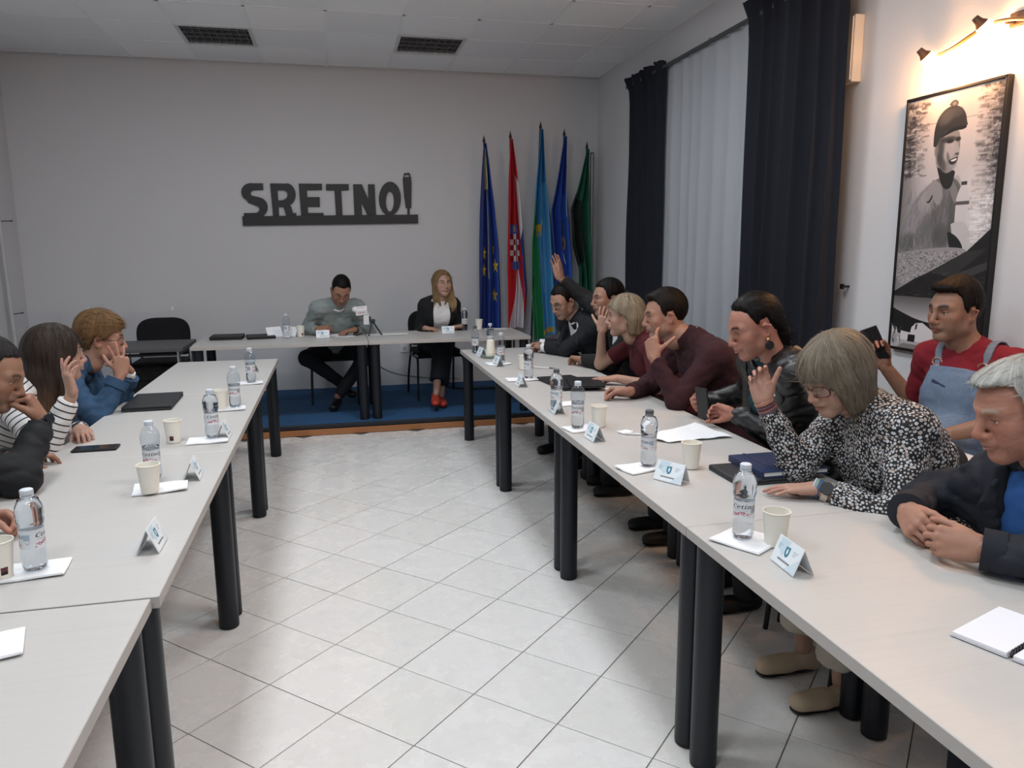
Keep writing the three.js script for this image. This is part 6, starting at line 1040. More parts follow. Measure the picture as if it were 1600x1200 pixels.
// 5. leather jacket
person({ tag: 'P5', label: 'woman in a black leather jacket with her hair tied back, holding a phone', yaw: -92, pelvis: [2.04, 0.55, -2.86], neck: [1.79, 1.04, -2.82], seed: 5, hcell: 0.0031, build: 1.05,
  head: { male: false, c: [1.64, 1.225, -2.76], yaw: -97, pitch: 20, roll: 0, skin: [0.55, 0.27, 0.2], tone: 0.68, open: 0.28, s: 1.02, brow: [0.025, 0.016, 0.014], browW: 1.1, lipColor: [0.42, 0.16, 0.14] },
  hair: { color: [0.016, 0.011, 0.010], thick: 0.015, side: 0.008, line: HL.pulled, amp: 0.0015, seed: 5, rough: 0.38, taper: 0.045, flow: (x) => unit([x[0] * 0.3, -0.35, -1]), strandLen: 0.05, lift: 0.03, extra: [cap([0.0, -0.01, -0.085], [0.015, -0.07, -0.095], 0.034, 0.036, { k: 0.03 }), cap([0.015, -0.07, -0.095], [0.03, -0.2, -0.085], 0.036, 0.02, { k: 0.02 })], keep: (x, y, z) => Math.min(cap([0.0, -0.01, -0.085], [0.015, -0.07, -0.095], 0.034, 0.036).f(x, y, z), cap([0.015, -0.07, -0.095], [0.03, -0.2, -0.085], 0.036, 0.02).f(x, y, z)) + 0.003 * noise(x * 80, y * 12, z * 80) },
  arms: { L: { wrist: [1.68, 0.815, -2.98], elbow: [1.92, 0.72, -2.55], dir: [-0.32, 0.03, -0.92], palm: [-0.85, -0.25, 0.25], pose: 'grip', cell: 0.003 }, R: { wrist: [1.67, 0.80, -3.30], elbow: [1.95, 0.74, -3.35], dir: [-0.55, 0.1, 0.8], palm: [0.6, 0.35, 0.4], pose: 'grip', cell: 0.0033 } },
  wear(h) {
    const teal = C.knit(0x0f3a3f), T = h.torso(0.010); h.cloth('top', T, teal, { cell: 0.013 }); h.ring('neckline', 0.062, 0.006, teal, { up: 0.025, dip: 0.03 });
    const J = [...h.torso(0.026), h.gap((t) => 0.035 + 0.05 * sstep(0.3, 0.95, t)), ...h.armP('L', 0.022, 0.016, 0.94), ...h.armP('R', 0.022, 0.016, 0.94)];
    h.cloth('jacket', J, C.leather, { fold: 0.009, cell: 0.009, freq: 1.25,  });
    h.lapels(J, [[0.10, 1.0, 0.022], [0.12, 0.82, 0.042], [0.075, 0.55, 0.03], [0.055, 0.25, 0.018]], C.leather); h.ring('collar', 0.075, 0.016, C.leather, { up: 0.03, dip: 0.04 });
    for (const [s, t] of [[0.13, 0.83], [0.145, 0.93], [-0.13, 0.83]]) h.part('snap_button', new THREE.SphereGeometry(0.006, 10, 8).translate(...h.surf(J, s, t, 0.014)), M.chrome);
    h.part('zip', rod(h.surf(J, 0.12, 0.62, 0.002), h.surf(J, 0.10, 0.42, 0.002), 0.004, 8), M.chrome);
    h.cloth('trousers', [...h.legP('L', 0.012, 1, 0.01), ...h.legP('R', 0.012, 1, 0.01)], DARKPANTS, { cell: 0.018 });
    const lo = (x, y, z) => h.hp(x, y, z), base = h.t.position.toArray();
    const ear = mesh('earring', new THREE.SphereGeometry(0.006, 12, 10).translate(...sub(lo(0.084, -0.047, -0.002), base)), std(0xd9c9a0, 0.2, { metalness: 0.9 }), h.t), e = lo(0.086, -0.072, -0.002); mesh('pendant', new THREE.CylinderGeometry(0.017, 0.019, 0.006, 16).rotateX(Math.PI / 2).translate(...sub(e, base)), M.black, ear);
    h.cloth('scarf', [cap(add(h.nk, [0.05, 0.03, 0.11]), add(h.nk, [0.1, -0.05, 0.15]), 0.03, 0.035, { squash: [h.fr, 0.6] })], C.cotton(0x8b6b50), { fold: 0.003, cell: 0.008 });
  } });
// 6. floral blouse
const T_floral = canvasTex(512, 512, (g, w) => {
  g.fillStyle = '#14161c'; g.fillRect(0, 0, w, w); const pts = [];
  for (let i = 0; i < 9000 && pts.length < 260; i++) { const x = rr(0, w), y = rr(0, w); if (pts.every(([a, b]) => { const dx = Math.min(Math.abs(a - x), w - Math.abs(a - x)), dy = Math.min(Math.abs(b - y), w - Math.abs(b - y)); return Math.hypot(dx, dy) > 27; })) pts.push([x, y]); }
  for (const [x, y] of pts) for (const ox of [-w, 0, w]) for (const oy of [-w, 0, w]) { const a = x * 7 + y, R = 11.5 + 3 * Math.sin(a); g.fillStyle = Math.sin(a * 3) > -0.5 ? '#c9cacb' : '#b5aaa2'; for (let k = 0; k < 5; k++) { g.beginPath(); g.arc(x + ox + R * 0.62 * Math.cos(a + k * 1.2566), y + oy + R * 0.62 * Math.sin(a + k * 1.2566), R * 0.5, 0, 7); g.fill(); } g.fillStyle = '#4a4340'; g.beginPath(); g.arc(x + ox, y + oy, 2.6, 0, 7); g.fill(); }
  for (let i = 0; i < 260; i++) { g.fillStyle = rnd() < 0.5 ? '#8f8d8a' : '#5b5f6a'; g.fillRect(rr(0, w), rr(0, w), 3, 3); }
});
person({ tag: 'P6', label: 'grey-haired woman in a black and white floral blouse, one hand raised, wearing red-rimmed glasses', yaw: -92, pelvis: [1.99, 0.55, -2.15], neck: [1.77, 0.965, -2.16], seed: 6, hcell: 0.0029, build: 1.2, belly: 0.2,
  head: { male: false, c: [1.605, 1.12, -2.185], yaw: -85, pitch: 24, roll: 0, skin: SK.c, open: 0.22, s: 1.03, old: true, cheek: 1.1, brow: [0.2, 0.15, 0.11] },
  hair: { color: [0.40, 0.33, 0.245], tip: [0.25, 0.19, 0.13], thick: 0.027, side: 0.026, line: [[0, 0.03], [0.5, 0.024], [0.66, 0.0], [0.74, -0.06], [0.86, -0.115], [3.15, -0.135]], taper: 0, flow: (x) => x[1] > 0.07 ? unit([x[0] * 8, -0.25, x[2] * 5 + 0.1]) : unit([x[0] * 0.5, -1, x[2] * 0.6]), strandLen: 0.06, strands: 1500, lift: 0.03, extra: [cap([0, -0.02, -0.03], [0, -0.11, -0.03], 0.092, 0.08, { k: 0.03 }), cap([0.06, 0.0, 0.02], [0.062, -0.1, 0.025], 0.04, 0.026, { k: 0.03 }), cap([-0.06, 0.0, 0.02], [-0.062, -0.1, 0.025], 0.04, 0.026, { k: 0.03 }), ell([0, 0.05, 0.05], [0.07, 0.06, 0.055], { k: 0.03 })], open: (x, y, z) => !(y < 0.026 && z > 0.03 && Math.abs(x) < 0.058), amp: 0.0042, longAmp: 0.4, freq: 7, seed: 6, rough: 0.4 },
  arms: { R: { wrist: [1.415, 1.015, -2.30], elbow: [1.55, 0.4, -2.2], dir: [-0.12, 0.9, -0.25], palm: [-0.55, 0.3, 0.8], pose: { curl: [[0.45, 0.8, 0.4], [0.6, 0.95, 0.5], [0.7, 0.95, 0.5], [0.8, 0.95, 0.5]], spread: 0.03, thumb: [0.5, -0.15, 0.0] }, cell: 0.0028 }, L: { wrist: [1.475, 0.775, -2.07], elbow: [1.80, 0.72, -1.8], dir: [-0.9, -0.06, -0.36], palm: [-0.05, -1, 0.05], pose: 'flat', cell: 0.0028 } },
  wear(h) {
    const m = std(0xffffff, 0.8, { map: rep(T_floral, 4.6, 4.6) }); m.map.repeat.set(5.7, 5.7);
    h.cloth('blouse', [...h.torso(0.02), ...h.armP('L', 0.024, 0.02, 0.8), ...h.armP('R', 0.022, 0.016, 0.86)], m, { fold: 0.009, cell: 0.009 });
    h.ring('neckline', 0.068, 0.008, m, { up: 0.02, dip: 0.03 });
    h.cloth('trousers', [...h.legP('L', 0.02, 0.8, 0.03), ...h.legP('R', 0.02, 0.8, 0.03)], C.cotton(0xb9b1a2), { cell: 0.014 });
    glasses(h, std(0x5c1a22, 0.25), { w: 0.026, hh: 0.018, r: 0.0017, y: -0.008, z: 0.106 });
    h.watch('L', 0.87, 0.0325, std(0xc9bdb2, 0.5), M.black, [-0.35, 0.55, 0.85], 0.021); h.band('bracelet', 'L', 0.965, 0.012, 0.0315, std(0x35507a, 0.5)); h.band('bracelet', 'L', 1.0, 0.008, 0.031, std(0x7d9a86, 0.5)); h.band('bracelet', 'L', 1.03, 0.005, 0.031, std(0xb9bfc9, 0.4));
    for (const [a, c] of [[0.9, 0x8a5a58], [0.95, 0x6a4a52], [1.0, 0xa87a6a], [0.86, 0x54505c]]) h.band('bracelet', 'R', a, 0.009, 0.0335, std(c, 0.5));
  }, shoe: std(0xb9a58c, 0.6) });
// 7. old man with a white cap
person({ tag: 'P7', label: 'elderly white-haired man in a navy jacket and blue shirt, hands clasped', yaw: -52, pelvis: [2.04, 0.55, -1.70], neck: [1.80, 0.965, -1.52], seed: 7, hcell: 0.0028, build: 1.1, belly: 0.08, shoulder: 0.185, shoulders: { R: [0.06, -0.03, 0.06] },
  head: { male: true, c: [1.665, 1.135, -1.535], yaw: -104, pitch: 17, skin: SK.e, tone: 0.68, old: true, open: 0.3, s: 1.05, nose: 1.22, ruddy: 0.5, brow: [0.35, 0.28, 0.22], browW: 0.9, iris: [0.08, 0.09, 0.1], lipColor: [0.42, 0.2, 0.17], lip: 0.8 },
  hair: { color: [0.84, 0.84, 0.78], thick: 0.012, side: 0.018, taper: 0.012, line: [[0, 0.074], [0.5, 0.078], [0.8, 0.074], [0.95, 0.05], [1.06, 0.0], [1.2, -0.03], [1.4, -0.028], [1.6, 0.0], [1.75, 0.0], [1.95, -0.03], [2.2, -0.075], [3.15, -0.09]], amp: 0.005, freq: 8, seed: 7, extra: [ell([0.071, 0.005, 0.0], [0.02, 0.045, 0.042], { k: 0.02 }), ell([-0.071, 0.005, 0.0], [0.02, 0.045, 0.042], { k: 0.02 }), ell([0, 0.094, 0.042], [0.056, 0.018, 0.056], { k: 0.02, q: new THREE.Quaternion().setFromEuler(new THREE.Euler(0.12, 0, 0)) })], flow: (x) => x[1] > 0.06 ? unit([x[0] * 1.5, 0, 1]) : unit([0, -0.7, -0.7]), strands: 700, strandLen: 0.026, lift: 0.05 },
  arms: { R: { wrist: [1.53, 0.805, -1.735], elbow: [1.80, 0.72, -2.05], dir: [-0.42, -0.1, 0.85], palm: [0.55, -0.35, 0.25], pose: 'clasp', cell: 0.0028 }, L: { wrist: [1.525, 0.80, -1.475], elbow: [1.75, 0.70, -1.05], dir: [-0.62, 0.02, -0.62], palm: [0.35, -0.3, -0.75], pose: 'clasp', cell: 0.0028 } },
  wear(h) {
    const blue = std(0x2f62a8, 0.8, { bumpMap: rep(T_weave, 22, 22), bumpScale: 0.0003 }), m = C.suit(0x0e1522); m.roughness = 0.75;
    const Sh = [...h.torso(0.012)]; h.cloth('shirt', Sh, blue, { fold: 0.006, cell: 0.01 });
    const J = [...h.torso(0.032), h.gap((t) => 0.10 + 0.02 * sstep(0.5, 1, t)), ...h.armP('L', 0.03, 0.022, 0.93), ...h.armP('R', 0.028, 0.022, 0.93)];
    h.cloth('jacket', J, m, { fold: 0.01, cell: 0.009,  });
    h.lapels(J, [[0.115, 1.0, 0.02], [0.135, 0.82, 0.03], [0.125, 0.55, 0.022], [0.115, 0.2, 0.014]], m);
    h.ring('shirt_collar', 0.071, 0.013, blue, { up: 0.03, dip: 0.045 }); for (const t of [0.9, 0.74, 0.58, 0.42, 0.26]) h.part('button', new THREE.SphereGeometry(0.006, 12, 8).scale(1, 1, 1).translate(...h.surf(Sh, 0, t, 0.003)), M.white);
    for (const k of ['L', 'R']) h.band('cuff', k, 0.9, 0.05, 0.053, m);
    h.cloth('trousers', [...h.legP('L', 0.018, 1, 0.02), ...h.legP('R', 0.018, 1, 0.02)], C.suit(0x1a202b), { cell: 0.014 });
  } });
// 8. red shirt and dungarees by the wall
person({ tag: 'P8', label: 'man in a red T-shirt and denim dungarees holding up a phone by the poster', yaw: -76, pelvis: [2.57, 0.55, -2.64], neck: [2.66, 1.075, -2.70], seed: 8, bare: true, hcell: 0.0031, build: 1.06, belly: 0.05, shoulder: 0.19,
  head: { male: true, c: [2.565, 1.265, -2.735], yaw: -88, pitch: 4, skin: SK.d, tone: 0.66, open: 0.55, stubble: 0.22, browW: 1.2, brow: [0.02, 0.014, 0.012], nose: 1.12, s: 1.04, neckW: 1.05 },
  hair: { color: [0.022, 0.015, 0.012], thick: 0.024, side: 0.009, line: HL.short, seed: 8, amp: 0.004, extra: [ell([0, 0.098, 0.05], [0.055, 0.026, 0.05], { k: 0.02 })] },
  arms: { R: { wrist: [2.50, 0.985, -3.06], elbow: [2.75, 0.5, -3.1], dir: [-0.3, 0.85, -0.25], palm: [-0.6, 0.05, 0.75], pose: 'grip', cell: 0.0033 }, L: { wrist: [2.37, 0.785, -2.52], elbow: [2.75, 1.0, -2.0], dir: [-0.85, -0.25, -0.15], palm: [-0.2, -0.95, 0], pose: 'relaxed', cell: 0.003 } },
  wear(h) {
    const red = C.knit(0x741020), T = [...h.torso(0.012), ...h.armP('L', 0.014, 0.024, 0.75, 'upper'), ...h.armP('R', 0.014, 0.024, 0.75, 'upper')];
    h.cloth('t_shirt', T, red, { fold: 0.006, cell: 0.009 }); h.ring('neckline', 0.068, 0.007, red, { up: 0.022, dip: 0.025 });
    const den = C.denim('#66788f', 'rgba(150,165,185,0.35)'), D = h.torso(0.022);
    h.cloth('dungarees', [...D, h.keepIn((s, t, q) => Math.max(t - 0.845, (Math.abs(s) - (t > 0.5 ? 0.125 + 0.14 * (0.845 - t) : 0.4)) * 0.9, t > 0.42 ? -(q - 0.02) : -1)), ...h.legP('L', 0.02, 1, 0.02), ...h.legP('R', 0.02, 1, 0.02)], den, { fold: 0.005, cell: 0.009 });
    for (const s of [-1, 1]) {
      const P = [], pts = [0.83, 0.89, 0.95].map((t) => h.surf(T, s * (0.1 + 0.02 * (t - 0.83)), t, 0.007)), nr = [h.fr, h.fr, h.fr], c0 = add(add(h.pv, mul(h.sp, h.SL * 0.93)), mul(h.left, s * 0.105));
      for (let k = 1; k < 11; k++) { const th = -0.05 + k * 0.3, d = unit(add(mul(h.fr, Math.cos(th)), mul(h.sp, Math.sin(th)))); if (k === 1) { pts.pop(); nr.pop(); } pts.push(h.hit(T, c0, d, 0.007)); nr.push(d); }
      for (let i = 0; i + 1 < pts.length; i++) P.push(cap(pts[i], pts[i + 1], 0.017, 0.017, { k: 0.008, squash: [unit(add(nr[i], nr[i + 1])), 0.3] }));
      const strap = h.part('strap', nets(P, 0.0045), std(0x6d7886, 0.85)), bk = h.surf(T, s * 0.1, 0.872, 0.014), base = h.t.position.toArray(), mx = new THREE.Matrix4().makeBasis(A3(h.left), A3(h.sp), A3(h.fr)).setPosition(...sub(bk, base));
      mesh('buckle', new THREE.TorusGeometry(0.021, 0.0034, 8, 24).scale(1, 0.75, 1).applyMatrix4(mx), std(0xc9a890, 0.3, { metalness: 0.9 }), strap); mesh('button', new THREE.SphereGeometry(0.009, 12, 8).scale(1, 1, 0.5).translate(0, -0.036, 0.003).applyMatrix4(mx), M.chrome, strap);
    }
    h.part('pocket_tear', nets([cap(h.surf(D, -0.075, 0.72, 0.004), h.surf(D, -0.02, 0.69, 0.004), 0.009, 0.006, { squash: [h.fr, 0.5] })], 0.004), std(0x2a3550, 0.9));
  } });
// 9. left row: man at the edge
person({ tag: 'L1', label: 'man in a dark jacket with his fist at his mouth, wearing a black watch', yaw: 92, pelvis: [-1.62, 0.55, -2.85], neck: [-1.285, 0.965, -2.90], seed: 9, hcell: 0.0031, build: 1.1, shoulder: 0.195,
  head: { male: true, c: [-1.172, 1.13, -2.925], yaw: 92, pitch: 22, skin: SK.d, open: 0.3, stubble: 0.25, s: 1.02 },
  hair: { color: [0.05, 0.046, 0.044], thick: 0.012, side: 0.005, line: HL.short, seed: 9, grey: [0.12, 0.11, 0.105] },
  arms: { R: { wrist: [-1.035, 0.95, -2.965], elbow: [-1.0, 0.5, -2.5], dir: [-0.3, 0.85, 0.1], palm: [-0.6, 0.1, 0.1], pose: 'fist', cell: 0.003 }, L: { wrist: [-1.20, 0.785, -3.10], elbow: [-1.5, 0.74, -3.3], dir: [0.55, -0.02, -0.35], palm: [0, -1, 0], pose: 'relaxed', cell: 0.003 } },
  wear(h) {
    const m = C.suit(0x070a0e), J = [...h.torso(0.024), h.gap((t) => 0.05 * sstep(0.3, 0.95, t)), ...h.armP('L', 0.022, 0.02, 0.94), ...h.armP('R', 0.024, 0.018, 0.9)];
    h.cloth('shirt', h.torso(0.008), C.cotton(0x23262c), { cell: 0.014 }); h.cloth('jacket', J, m, { fold: 0.008, cell: 0.009,  }); h.lapels(J, [[0.085, 0.98, 0.02], [0.07, 0.75, 0.028], [0.04, 0.45, 0.02]], m); h.collar(0.066, 0.35, m);
    h.cloth('trousers', [...h.legP('L', 0.016, 1, 0.02), ...h.legP('R', 0.016, 1, 0.02)], DARKPANTS, { cell: 0.018 });
    h.watch('R', 0.955, 0.034, M.black, std(0x3a4047, 0.2, { metalness: 0.6 }), [0.7, 0.1, 0.7], 0.018);
  } });
// 10. striped shirt
person({ tag: 'L2', label: 'woman with long brown hair in a white striped shirt raising her hand', yaw: 96, pelvis: [-1.68, 0.55, -3.68], neck: [-1.355, 0.935, -3.68], seed: 10, hcell: 0.0032,
  head: { male: false, c: [-1.215, 1.095, -3.71], yaw: 118, pitch: 2, skin: SK.c, open: 0.6, s: 1.0, lipColor: [0.5, 0.22, 0.2] },
  hair: { color: [0.085, 0.062, 0.05], tip: [0.22, 0.13, 0.08], tipY: [-0.06, -0.26], thick: 0.02, side: 0.017, line: [[0, 0.07], [0.3, 0.064], [0.55, 0.045], [0.72, 0.0], [0.85, -0.06], [1.0, -0.4], [3.15, -0.5]], taper: 0, flow: (x) => x[1] > 0.06 ? unit([x[0] * 9, -0.3, x[2] * 2]) : unit([x[0] * 0.4, -1, 0.02]), strandLen: 0.08, strands: 1400, lift: 0.03, extra: [cap([0, 0.0, -0.04], [0.0, -0.22, -0.06], 0.088, 0.07, { k: 0.03 }), cap([-0.06, -0.02, 0.0], [-0.075, -0.26, 0.03], 0.036, 0.026, { k: 0.03 }), cap([0.06, -0.02, 0.0], [0.07, -0.24, 0.02], 0.036, 0.026, { k: 0.03 }), cap([-0.03, -0.1, -0.07], [-0.04, -0.29, -0.05], 0.05, 0.03, { k: 0.03 })], amp: 0.0045, longAmp: 0.6, freq: 6, seed: 10, rough: 0.4 },
  arms: { R: { wrist: [-1.065, 0.965, -3.39], elbow: [-1.1, 0.4, -3.2], dir: [-0.16, 0.93, -0.05], palm: [0.75, 0.15, -0.55], pose: { curl: [[0.05, 0.12, 0.06], [0.2, 0.4, 0.25], [0.4, 0.5, 0.3], [0.5, 0.5, 0.3]], spread: 0.08, thumb: [0.5, 0.35, 0.25] }, cell: 0.003 }, L: { wrist: [-1.115, 0.775, -3.60], elbow: [-1.35, 0.72, -3.95], dir: [0.42, -0.05, 0.85], palm: [0, -1, 0], pose: 'relaxed', cell: 0.003 } },
  wear(h) {
    const m = std(0xffffff, 0.9, { map: rep(canvasTex(64, 256, (g, w, hh) => { g.fillStyle = '#dcdad8'; g.fillRect(0, 0, w, hh); for (let i = 0; i < 8; i++) { g.fillStyle = '#2c2c34'; g.fillRect(0, i * 32 + 12, w, 6.5); } }), 5, 4.6) });
    h.cloth('shirt', [...h.torso(0.015), ...h.armP('L', 0.016, 0.012, 0.95), ...h.armP('R', 0.018, 0.014, 0.9)], m, { fold: 0.005, cell: 0.0085 });
    h.cloth('trousers', [...h.legP('L', 0.012, 1, 0.01), ...h.legP('R', 0.012, 1, 0.01)], DARKPANTS, { cell: 0.018 });
  } });
// 11. denim jacket
person({ tag: 'L3', label: 'woman with short copper hair in a denim jacket, both hands raised to her face', yaw: 90, pelvis: [-1.68, 0.55, -4.34], neck: [-1.345, 0.935, -4.33], seed: 11, hcell: 0.0034,
  head: { male: false, c: [-1.205, 1.09, -4.37], yaw: 103, pitch: 8, skin: SK.e, open: 0.5, old: true, s: 1.02 },
  hair: { color: [0.36, 0.20, 0.09], thick: 0.032, side: 0.017, line: [[0, 0.045], [0.45, 0.04], [0.75, 0.03], [1.0, 0.012], [1.15, -0.005], [1.35, -0.01], [1.45, 0.005], [1.75, 0.005], [1.95, -0.03], [2.2, -0.075], [3.15, -0.09]], extra: [ell([0, 0.088, 0.04], [0.06, 0.034, 0.056], { k: 0.02 }), ell([0, 0.05, -0.06], [0.085, 0.075, 0.065], { k: 0.03 })], amp: 0.006, freq: 10, seed: 11, taper: 0.02, strands: 1100, strandLen: 0.045, lift: 0.22, flow: (x) => x[1] > 0.05 ? unit([x[0] * 2, 0.05, 0.6]) : unit([0, -0.8, -0.5]) },
  arms: { R: { wrist: [-1.075, 0.925, -4.17], elbow: [-1.08, 0.4, -3.95], dir: [0.06, 0.93, 0.0], palm: [-0.35, 0.0, -0.93], pose: { curl: [[0.0, 0.06, 0.04], [0.12, 0.2, 0.1], [0.28, 0.3, 0.2], [1.2, 1.2, 0.6]], spread: 0.3, thumb: [0.8, 0.3, 0.2] }, cell: 0.0033 }, L: { wrist: [-1.09, 0.905, -4.40], elbow: [-1.1, 0.4, -4.45], dir: [-0.38, 0.75, 0.35], palm: [-0.5, 0.0, 0.55], pose: 'loose', cell: 0.003 } },
  wear(h) {
    const den = C.denim('#2c4b6a', 'rgba(115,140,165,0.25)'); h.cloth('shirt', h.torso(0.008), C.cotton(0x1b2430), { cell: 0.014 });
    const J = [...h.torso(0.026), h.gap((t) => 0.03 + 0.04 * sstep(0.5, 0.95, t)), ...h.armP('L', 0.024, 0.018, 0.82), ...h.armP('R', 0.024, 0.018, 0.82)];
    h.cloth('denim_jacket', J, den, { fold: 0.007, cell: 0.009,  }); h.lapels(J, [[0.085, 1.0, 0.024], [0.1, 0.88, 0.034], [0.06, 0.74, 0.02]], den); h.ring('collar', 0.074, 0.018, den, { up: 0.03, dip: 0.04 });
    for (const k of ['L', 'R']) h.band('cuff', k, 0.79, 0.045, 0.056, den); h.watch('L', 0.95, 0.03, M.white, M.white, [0.8, 0, 0.6], 0.012);
    h.cloth('trousers', [...h.legP('L', 0.014, 1, 0.02), ...h.legP('R', 0.014, 1, 0.02)], DARKPANTS, { cell: 0.018 }); glasses(h, std(0x4a1d1d, 0.3), { w: 0.024, hh: 0.015 });
    mesh('earring', new THREE.TorusGeometry(0.006, 0.0014, 8, 16).translate(...sub(h.hp(-0.082, -0.05, -0.004), h.t.position.toArray())), std(0xd9c07a, 0.25, { metalness: 1 }), h.t);
  } });
// 12. beyond the frame's edge: only a hand reaches in
person({ tag: 'L0', label: 'person in a dark sleeve whose hand rests behind the nearest bottle', yaw: 90, pelvis: [-1.75, 0.55, -2.05], neck: [-1.52, 0.99, -2.10], seed: 12, hcell: 0.004,
  head: { male: true, c: [-1.45, 1.17, -2.1], yaw: 90, pitch: 10, skin: SK.e, eyes: false }, hair: { color: [0.05, 0.04, 0.035], thick: 0.014, side: 0.007, line: HL.short, seed: 12 },
  arms: { L: { wrist: [-1.015, 0.785, -2.36], elbow: [-1.3, 0.7, -2.5], dir: [0.97, 0.0, -0.03], palm: [0, -0.7, 0.7], pose: 'loose', cell: 0.003 }, R: { wrist: [-1.2, 0.785, -1.85], elbow: [-1.4, 0.7, -1.7], dir: [0.9, 0, 0.1], palm: [0, -1, 0], pose: 'relaxed', cell: 0.0042 } },
  wear(h) { const m = C.suit(0x0d1216); h.cloth('jacket', [...h.torso(0.022), ...h.armP('L', 0.022, 0.018, 0.95), ...h.armP('R', 0.022, 0.018, 0.95)], m, { cell: 0.013 }); h.cloth('trousers', [...h.legP('L', 0.016, 1, 0.02), ...h.legP('R', 0.016, 1, 0.02)], DARKPANTS, { cell: 0.018 }); } });
// 13, 14. on the stage
person({ tag: 'H1', label: 'man in a grey sweater bent over his papers at the stage table, writing', yaw: 2, floor: STAGE_Y, pelvis: [-0.02, 0.62, -7.56], neck: [0.02, 1.03, -7.16], seed: 13, hcell: 0.0042, build: 1.06, shoulder: 0.175, cell: 0.011,
  head: { male: true, c: [0.055, 1.185, -7.01], yaw: 6, pitch: 38, roll: -6, skin: SK.d, stubble: 0.3, open: 0.2, s: 1.03 }, hair: { color: [0.012, 0.010, 0.010], thick: 0.015, side: 0.006, line: HL.short, seed: 13 },
  arms: { R: { wrist: [-0.165, 0.835, -7.08], elbow: [-0.36, 0.6, -7.35], dir: [0.75, 0.05, 0.45], palm: [0.3, -0.6, -0.5], pose: 'pinch', cell: 0.0042 }, L: { wrist: [0.16, 0.825, -7.05], elbow: [0.40, 0.6, -7.35], dir: [-0.85, -0.1, 0.3], palm: [0, -1, 0], pose: 'relaxed', cell: 0.0042 } },
  legs: { L: { knee: [0.26, 0.56, -7.2], ankle: [-0.02, 0.2, -7.12], toe: [-0.06, 0.13, -6.98] }, R: { knee: [-0.28, 0.56, -7.2], ankle: [0.07, 0.26, -7.3], toe: [0.12, 0.2, -7.2] } },
  wear(h) {
    const m = C.knit(0x868f8e); h.cloth('sweater', [...h.torso(0.018), ...h.armP('L', 0.018, 0.014, 0.95), ...h.armP('R', 0.018, 0.014, 0.95)], m, { fold: 0.008 }); h.ring('shirt_collar', 0.07, 0.008, whiteShirtV, { up: 0.03, dip: 0.035 }); h.ring('collar', 0.073, 0.01, m, { up: 0.02, dip: 0.035 });
    h.cloth('trousers', [...h.legP('L', 0.016, 0.97), ...h.legP('R', 0.016, 0.97), ...h.torso(0.02).slice(0, 1)], DARKPANTS, { cell: 0.018 }); h.watch('L', 0.9, 0.034, M.black, M.black, [0, 1, 0.3]);
  } });
pen('dark pen in the writing man’s fingers', [-0.09, -6.99], [-0.06, -6.94], 0x16181c, TS + 0.05);
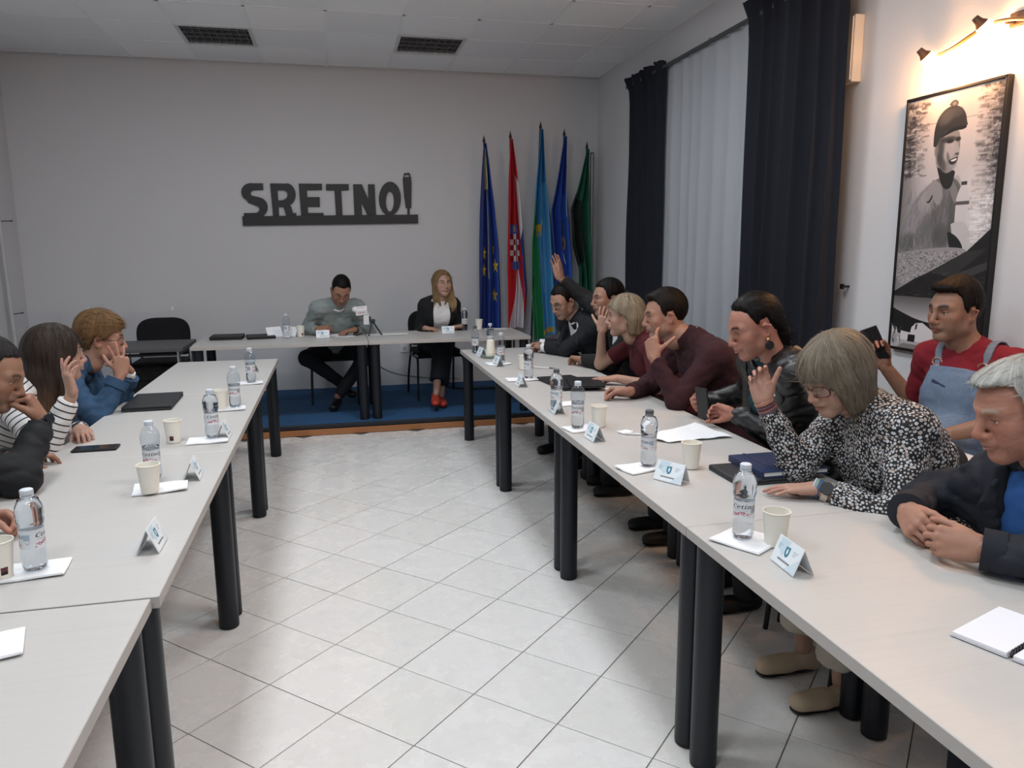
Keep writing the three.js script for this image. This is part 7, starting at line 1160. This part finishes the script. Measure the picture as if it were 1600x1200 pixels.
person({ tag: 'H2', label: 'woman with long blonde hair in a black blazer and white top at the stage table', yaw: 6, floor: STAGE_Y, pelvis: [0.96, 0.62, -7.52], neck: [0.985, 1.04, -7.36], seed: 14, hcell: 0.0042, cell: 0.011, shoulder: 0.135, build: 0.95,
  head: { male: false, c: [1.005, 1.215, -7.30], yaw: 12, pitch: -2, skin: SK.c, open: 0.7, s: 1.0, lipColor: [0.5, 0.2, 0.17] },
  hair: { color: [0.52, 0.33, 0.155], tip: [0.60, 0.41, 0.21], tipY: [-0.05, -0.2], thick: 0.016, side: 0.015, line: [[0, 0.09], [0.35, 0.084], [0.6, 0.06], [0.85, 0.01], [1.02, -0.06], [1.15, -0.4], [3.15, -0.5]], taper: 0, flow: (x) => x[1] > 0.06 ? unit([x[0] * 9, -0.3, x[2] * 2]) : unit([x[0] * 0.4, -1, 0.02]), strandLen: 0.08, strands: 700, strandW: 0.0016, lift: 0.03, extra: [cap([0, 0.0, -0.04], [0.0, -0.16, -0.06], 0.086, 0.075, { k: 0.03 }), cap([0.06, -0.02, 0.0], [0.085, -0.2, 0.05], 0.04, 0.036, { k: 0.03 }), cap([0.08, -0.18, 0.05], [0.075, -0.27, 0.085], 0.04, 0.03, { k: 0.03 }), cap([-0.06, -0.02, 0.0], [-0.08, -0.15, -0.01], 0.032, 0.02, { k: 0.03 })], amp: 0.004, longAmp: 0.5, freq: 6, seed: 14, rough: 0.4 },
  arms: { R: { wrist: [0.815, 0.81, -7.16], elbow: [0.74, 0.6, -7.45], dir: [0.9, -0.1, 0.35], palm: [0, -1, 0], pose: 'relaxed', cell: 0.0042 }, L: { wrist: [1.17, 0.815, -7.18], elbow: [1.2, 0.6, -7.45], dir: [-0.9, 0.0, 0.25], palm: [0, -1, 0.1], pose: 'relaxed', cell: 0.0042 } },
  legs: { R: { knee: [0.94, 0.60, -7.1], ankle: [0.865, 0.235, -6.86], toe: [0.84, 0.17, -6.72] }, L: { knee: [0.98, 0.55, -7.1], ankle: [0.93, 0.18, -7.02], toe: [0.93, 0.125, -6.88] } }, shoe: std(0xa8321f, 0.5),
  wear(h) {
    const top = C.cotton(0xdcdcdd), T = h.torso(0.008); h.cloth('top', T, top, { cell: 0.011 }); const m = C.suit(0x090c11), J = [...h.torso(0.024), h.gap((t) => 0.07 + 0.02 * sstep(0.5, 1, t), 0.02, 1.2), ...h.armP('L', 0.02, 0.016, 0.92), ...h.armP('R', 0.02, 0.016, 0.92)];
    h.cloth('blazer', J, m, {  }); h.lapels(J, [[0.09, 1.0, 0.018], [0.105, 0.8, 0.024], [0.09, 0.4, 0.016]], m);
    h.cloth('trousers', [...h.legP('L', 0.016, 0.75, 0.02), ...h.legP('R', 0.016, 0.72, 0.02), ...h.torso(0.012).slice(0, 1)], DARKPANTS, { cell: 0.018 });
    mesh('earring', new THREE.SphereGeometry(0.006, 10, 8).translate(...sub(h.hp(-0.083, -0.05, 0.0), h.t.position.toArray())), M.chrome, h.t);
  } });
// things held
{
  const a = thing('smartphone', 'dark phone with a pale case held by the woman in leather', 'phone', [1.615, 0.835, -3.13]), m = new THREE.Matrix4().makeRotationFromEuler(new THREE.Euler(0.5, -1.2, 0.5));
  mesh('phone_body', box(0.075, 0.15, 0.009, 0, 0, 0, 0.004, 3).applyMatrix4(m), M.black, a); mesh('screen', box(0.068, 0.142, 0.001, 0, 0, 0.005, 0.0004).applyMatrix4(m), std(0x15181c, 0.08), a);
  const b = thing('smartphone', 'dark phone held upright by the man in dungarees', 'phone', [2.455, 1.085, -3.075]), m2 = new THREE.Matrix4().makeRotationFromEuler(new THREE.Euler(0.15, -0.95, 0.42, 'YXZ'));
  mesh('phone_body', box(0.08, 0.165, 0.011, 0, 0, 0, 0.004, 3).applyMatrix4(m2), M.black, b); mesh('screen', box(0.072, 0.155, 0.001, 0, 0, -0.006, 0.0004).applyMatrix4(m2), std(0x15181c, 0.08), b);
  pen('slim pale pen in the maroon sweater man’s fingers', [1.40, -3.83], [1.51, -3.72], 0xd8d2c6, TOP + 0.045);
}
// chairs under the people
for (const [label, x, z, a, y] of [['black padded chair of the man in glasses by the flags', 2.05, -5.53, -68], ['black padded chair of the man with the raised arm', 2.16, -4.90, -86], ['black padded chair of the blonde woman in burgundy', 2.14, -4.40, -95], ['black padded chair of the man in the maroon sweater', 2.11, -3.62, -93], ['black padded chair of the woman in leather', 1.99, -2.86, -92], ['black padded chair of the woman in the floral blouse', 1.87, -2.33, -95], ['black padded chair of the elderly white-haired man', 2.11, -1.63, -66], ['black padded chair of the man in dungarees', 2.60, -2.64, -80],
  ['black padded chair of the man with the watch', -1.66, -2.85, 92], ['black padded chair of the woman in stripes', -1.72, -3.68, 94], ['black padded chair of the woman in denim', -1.72, -4.34, 90], ['black padded chair of the person at the picture edge', -1.79, -2.05, 90], ['black padded chair of the man writing on the stage', -0.02, -7.58, 2, STAGE_Y], ['black padded chair of the blonde woman on the stage', 0.96, -7.55, 6, STAGE_Y]]) chair(label, x, z, a, y ?? 0);
renderer.render(scene, camera);
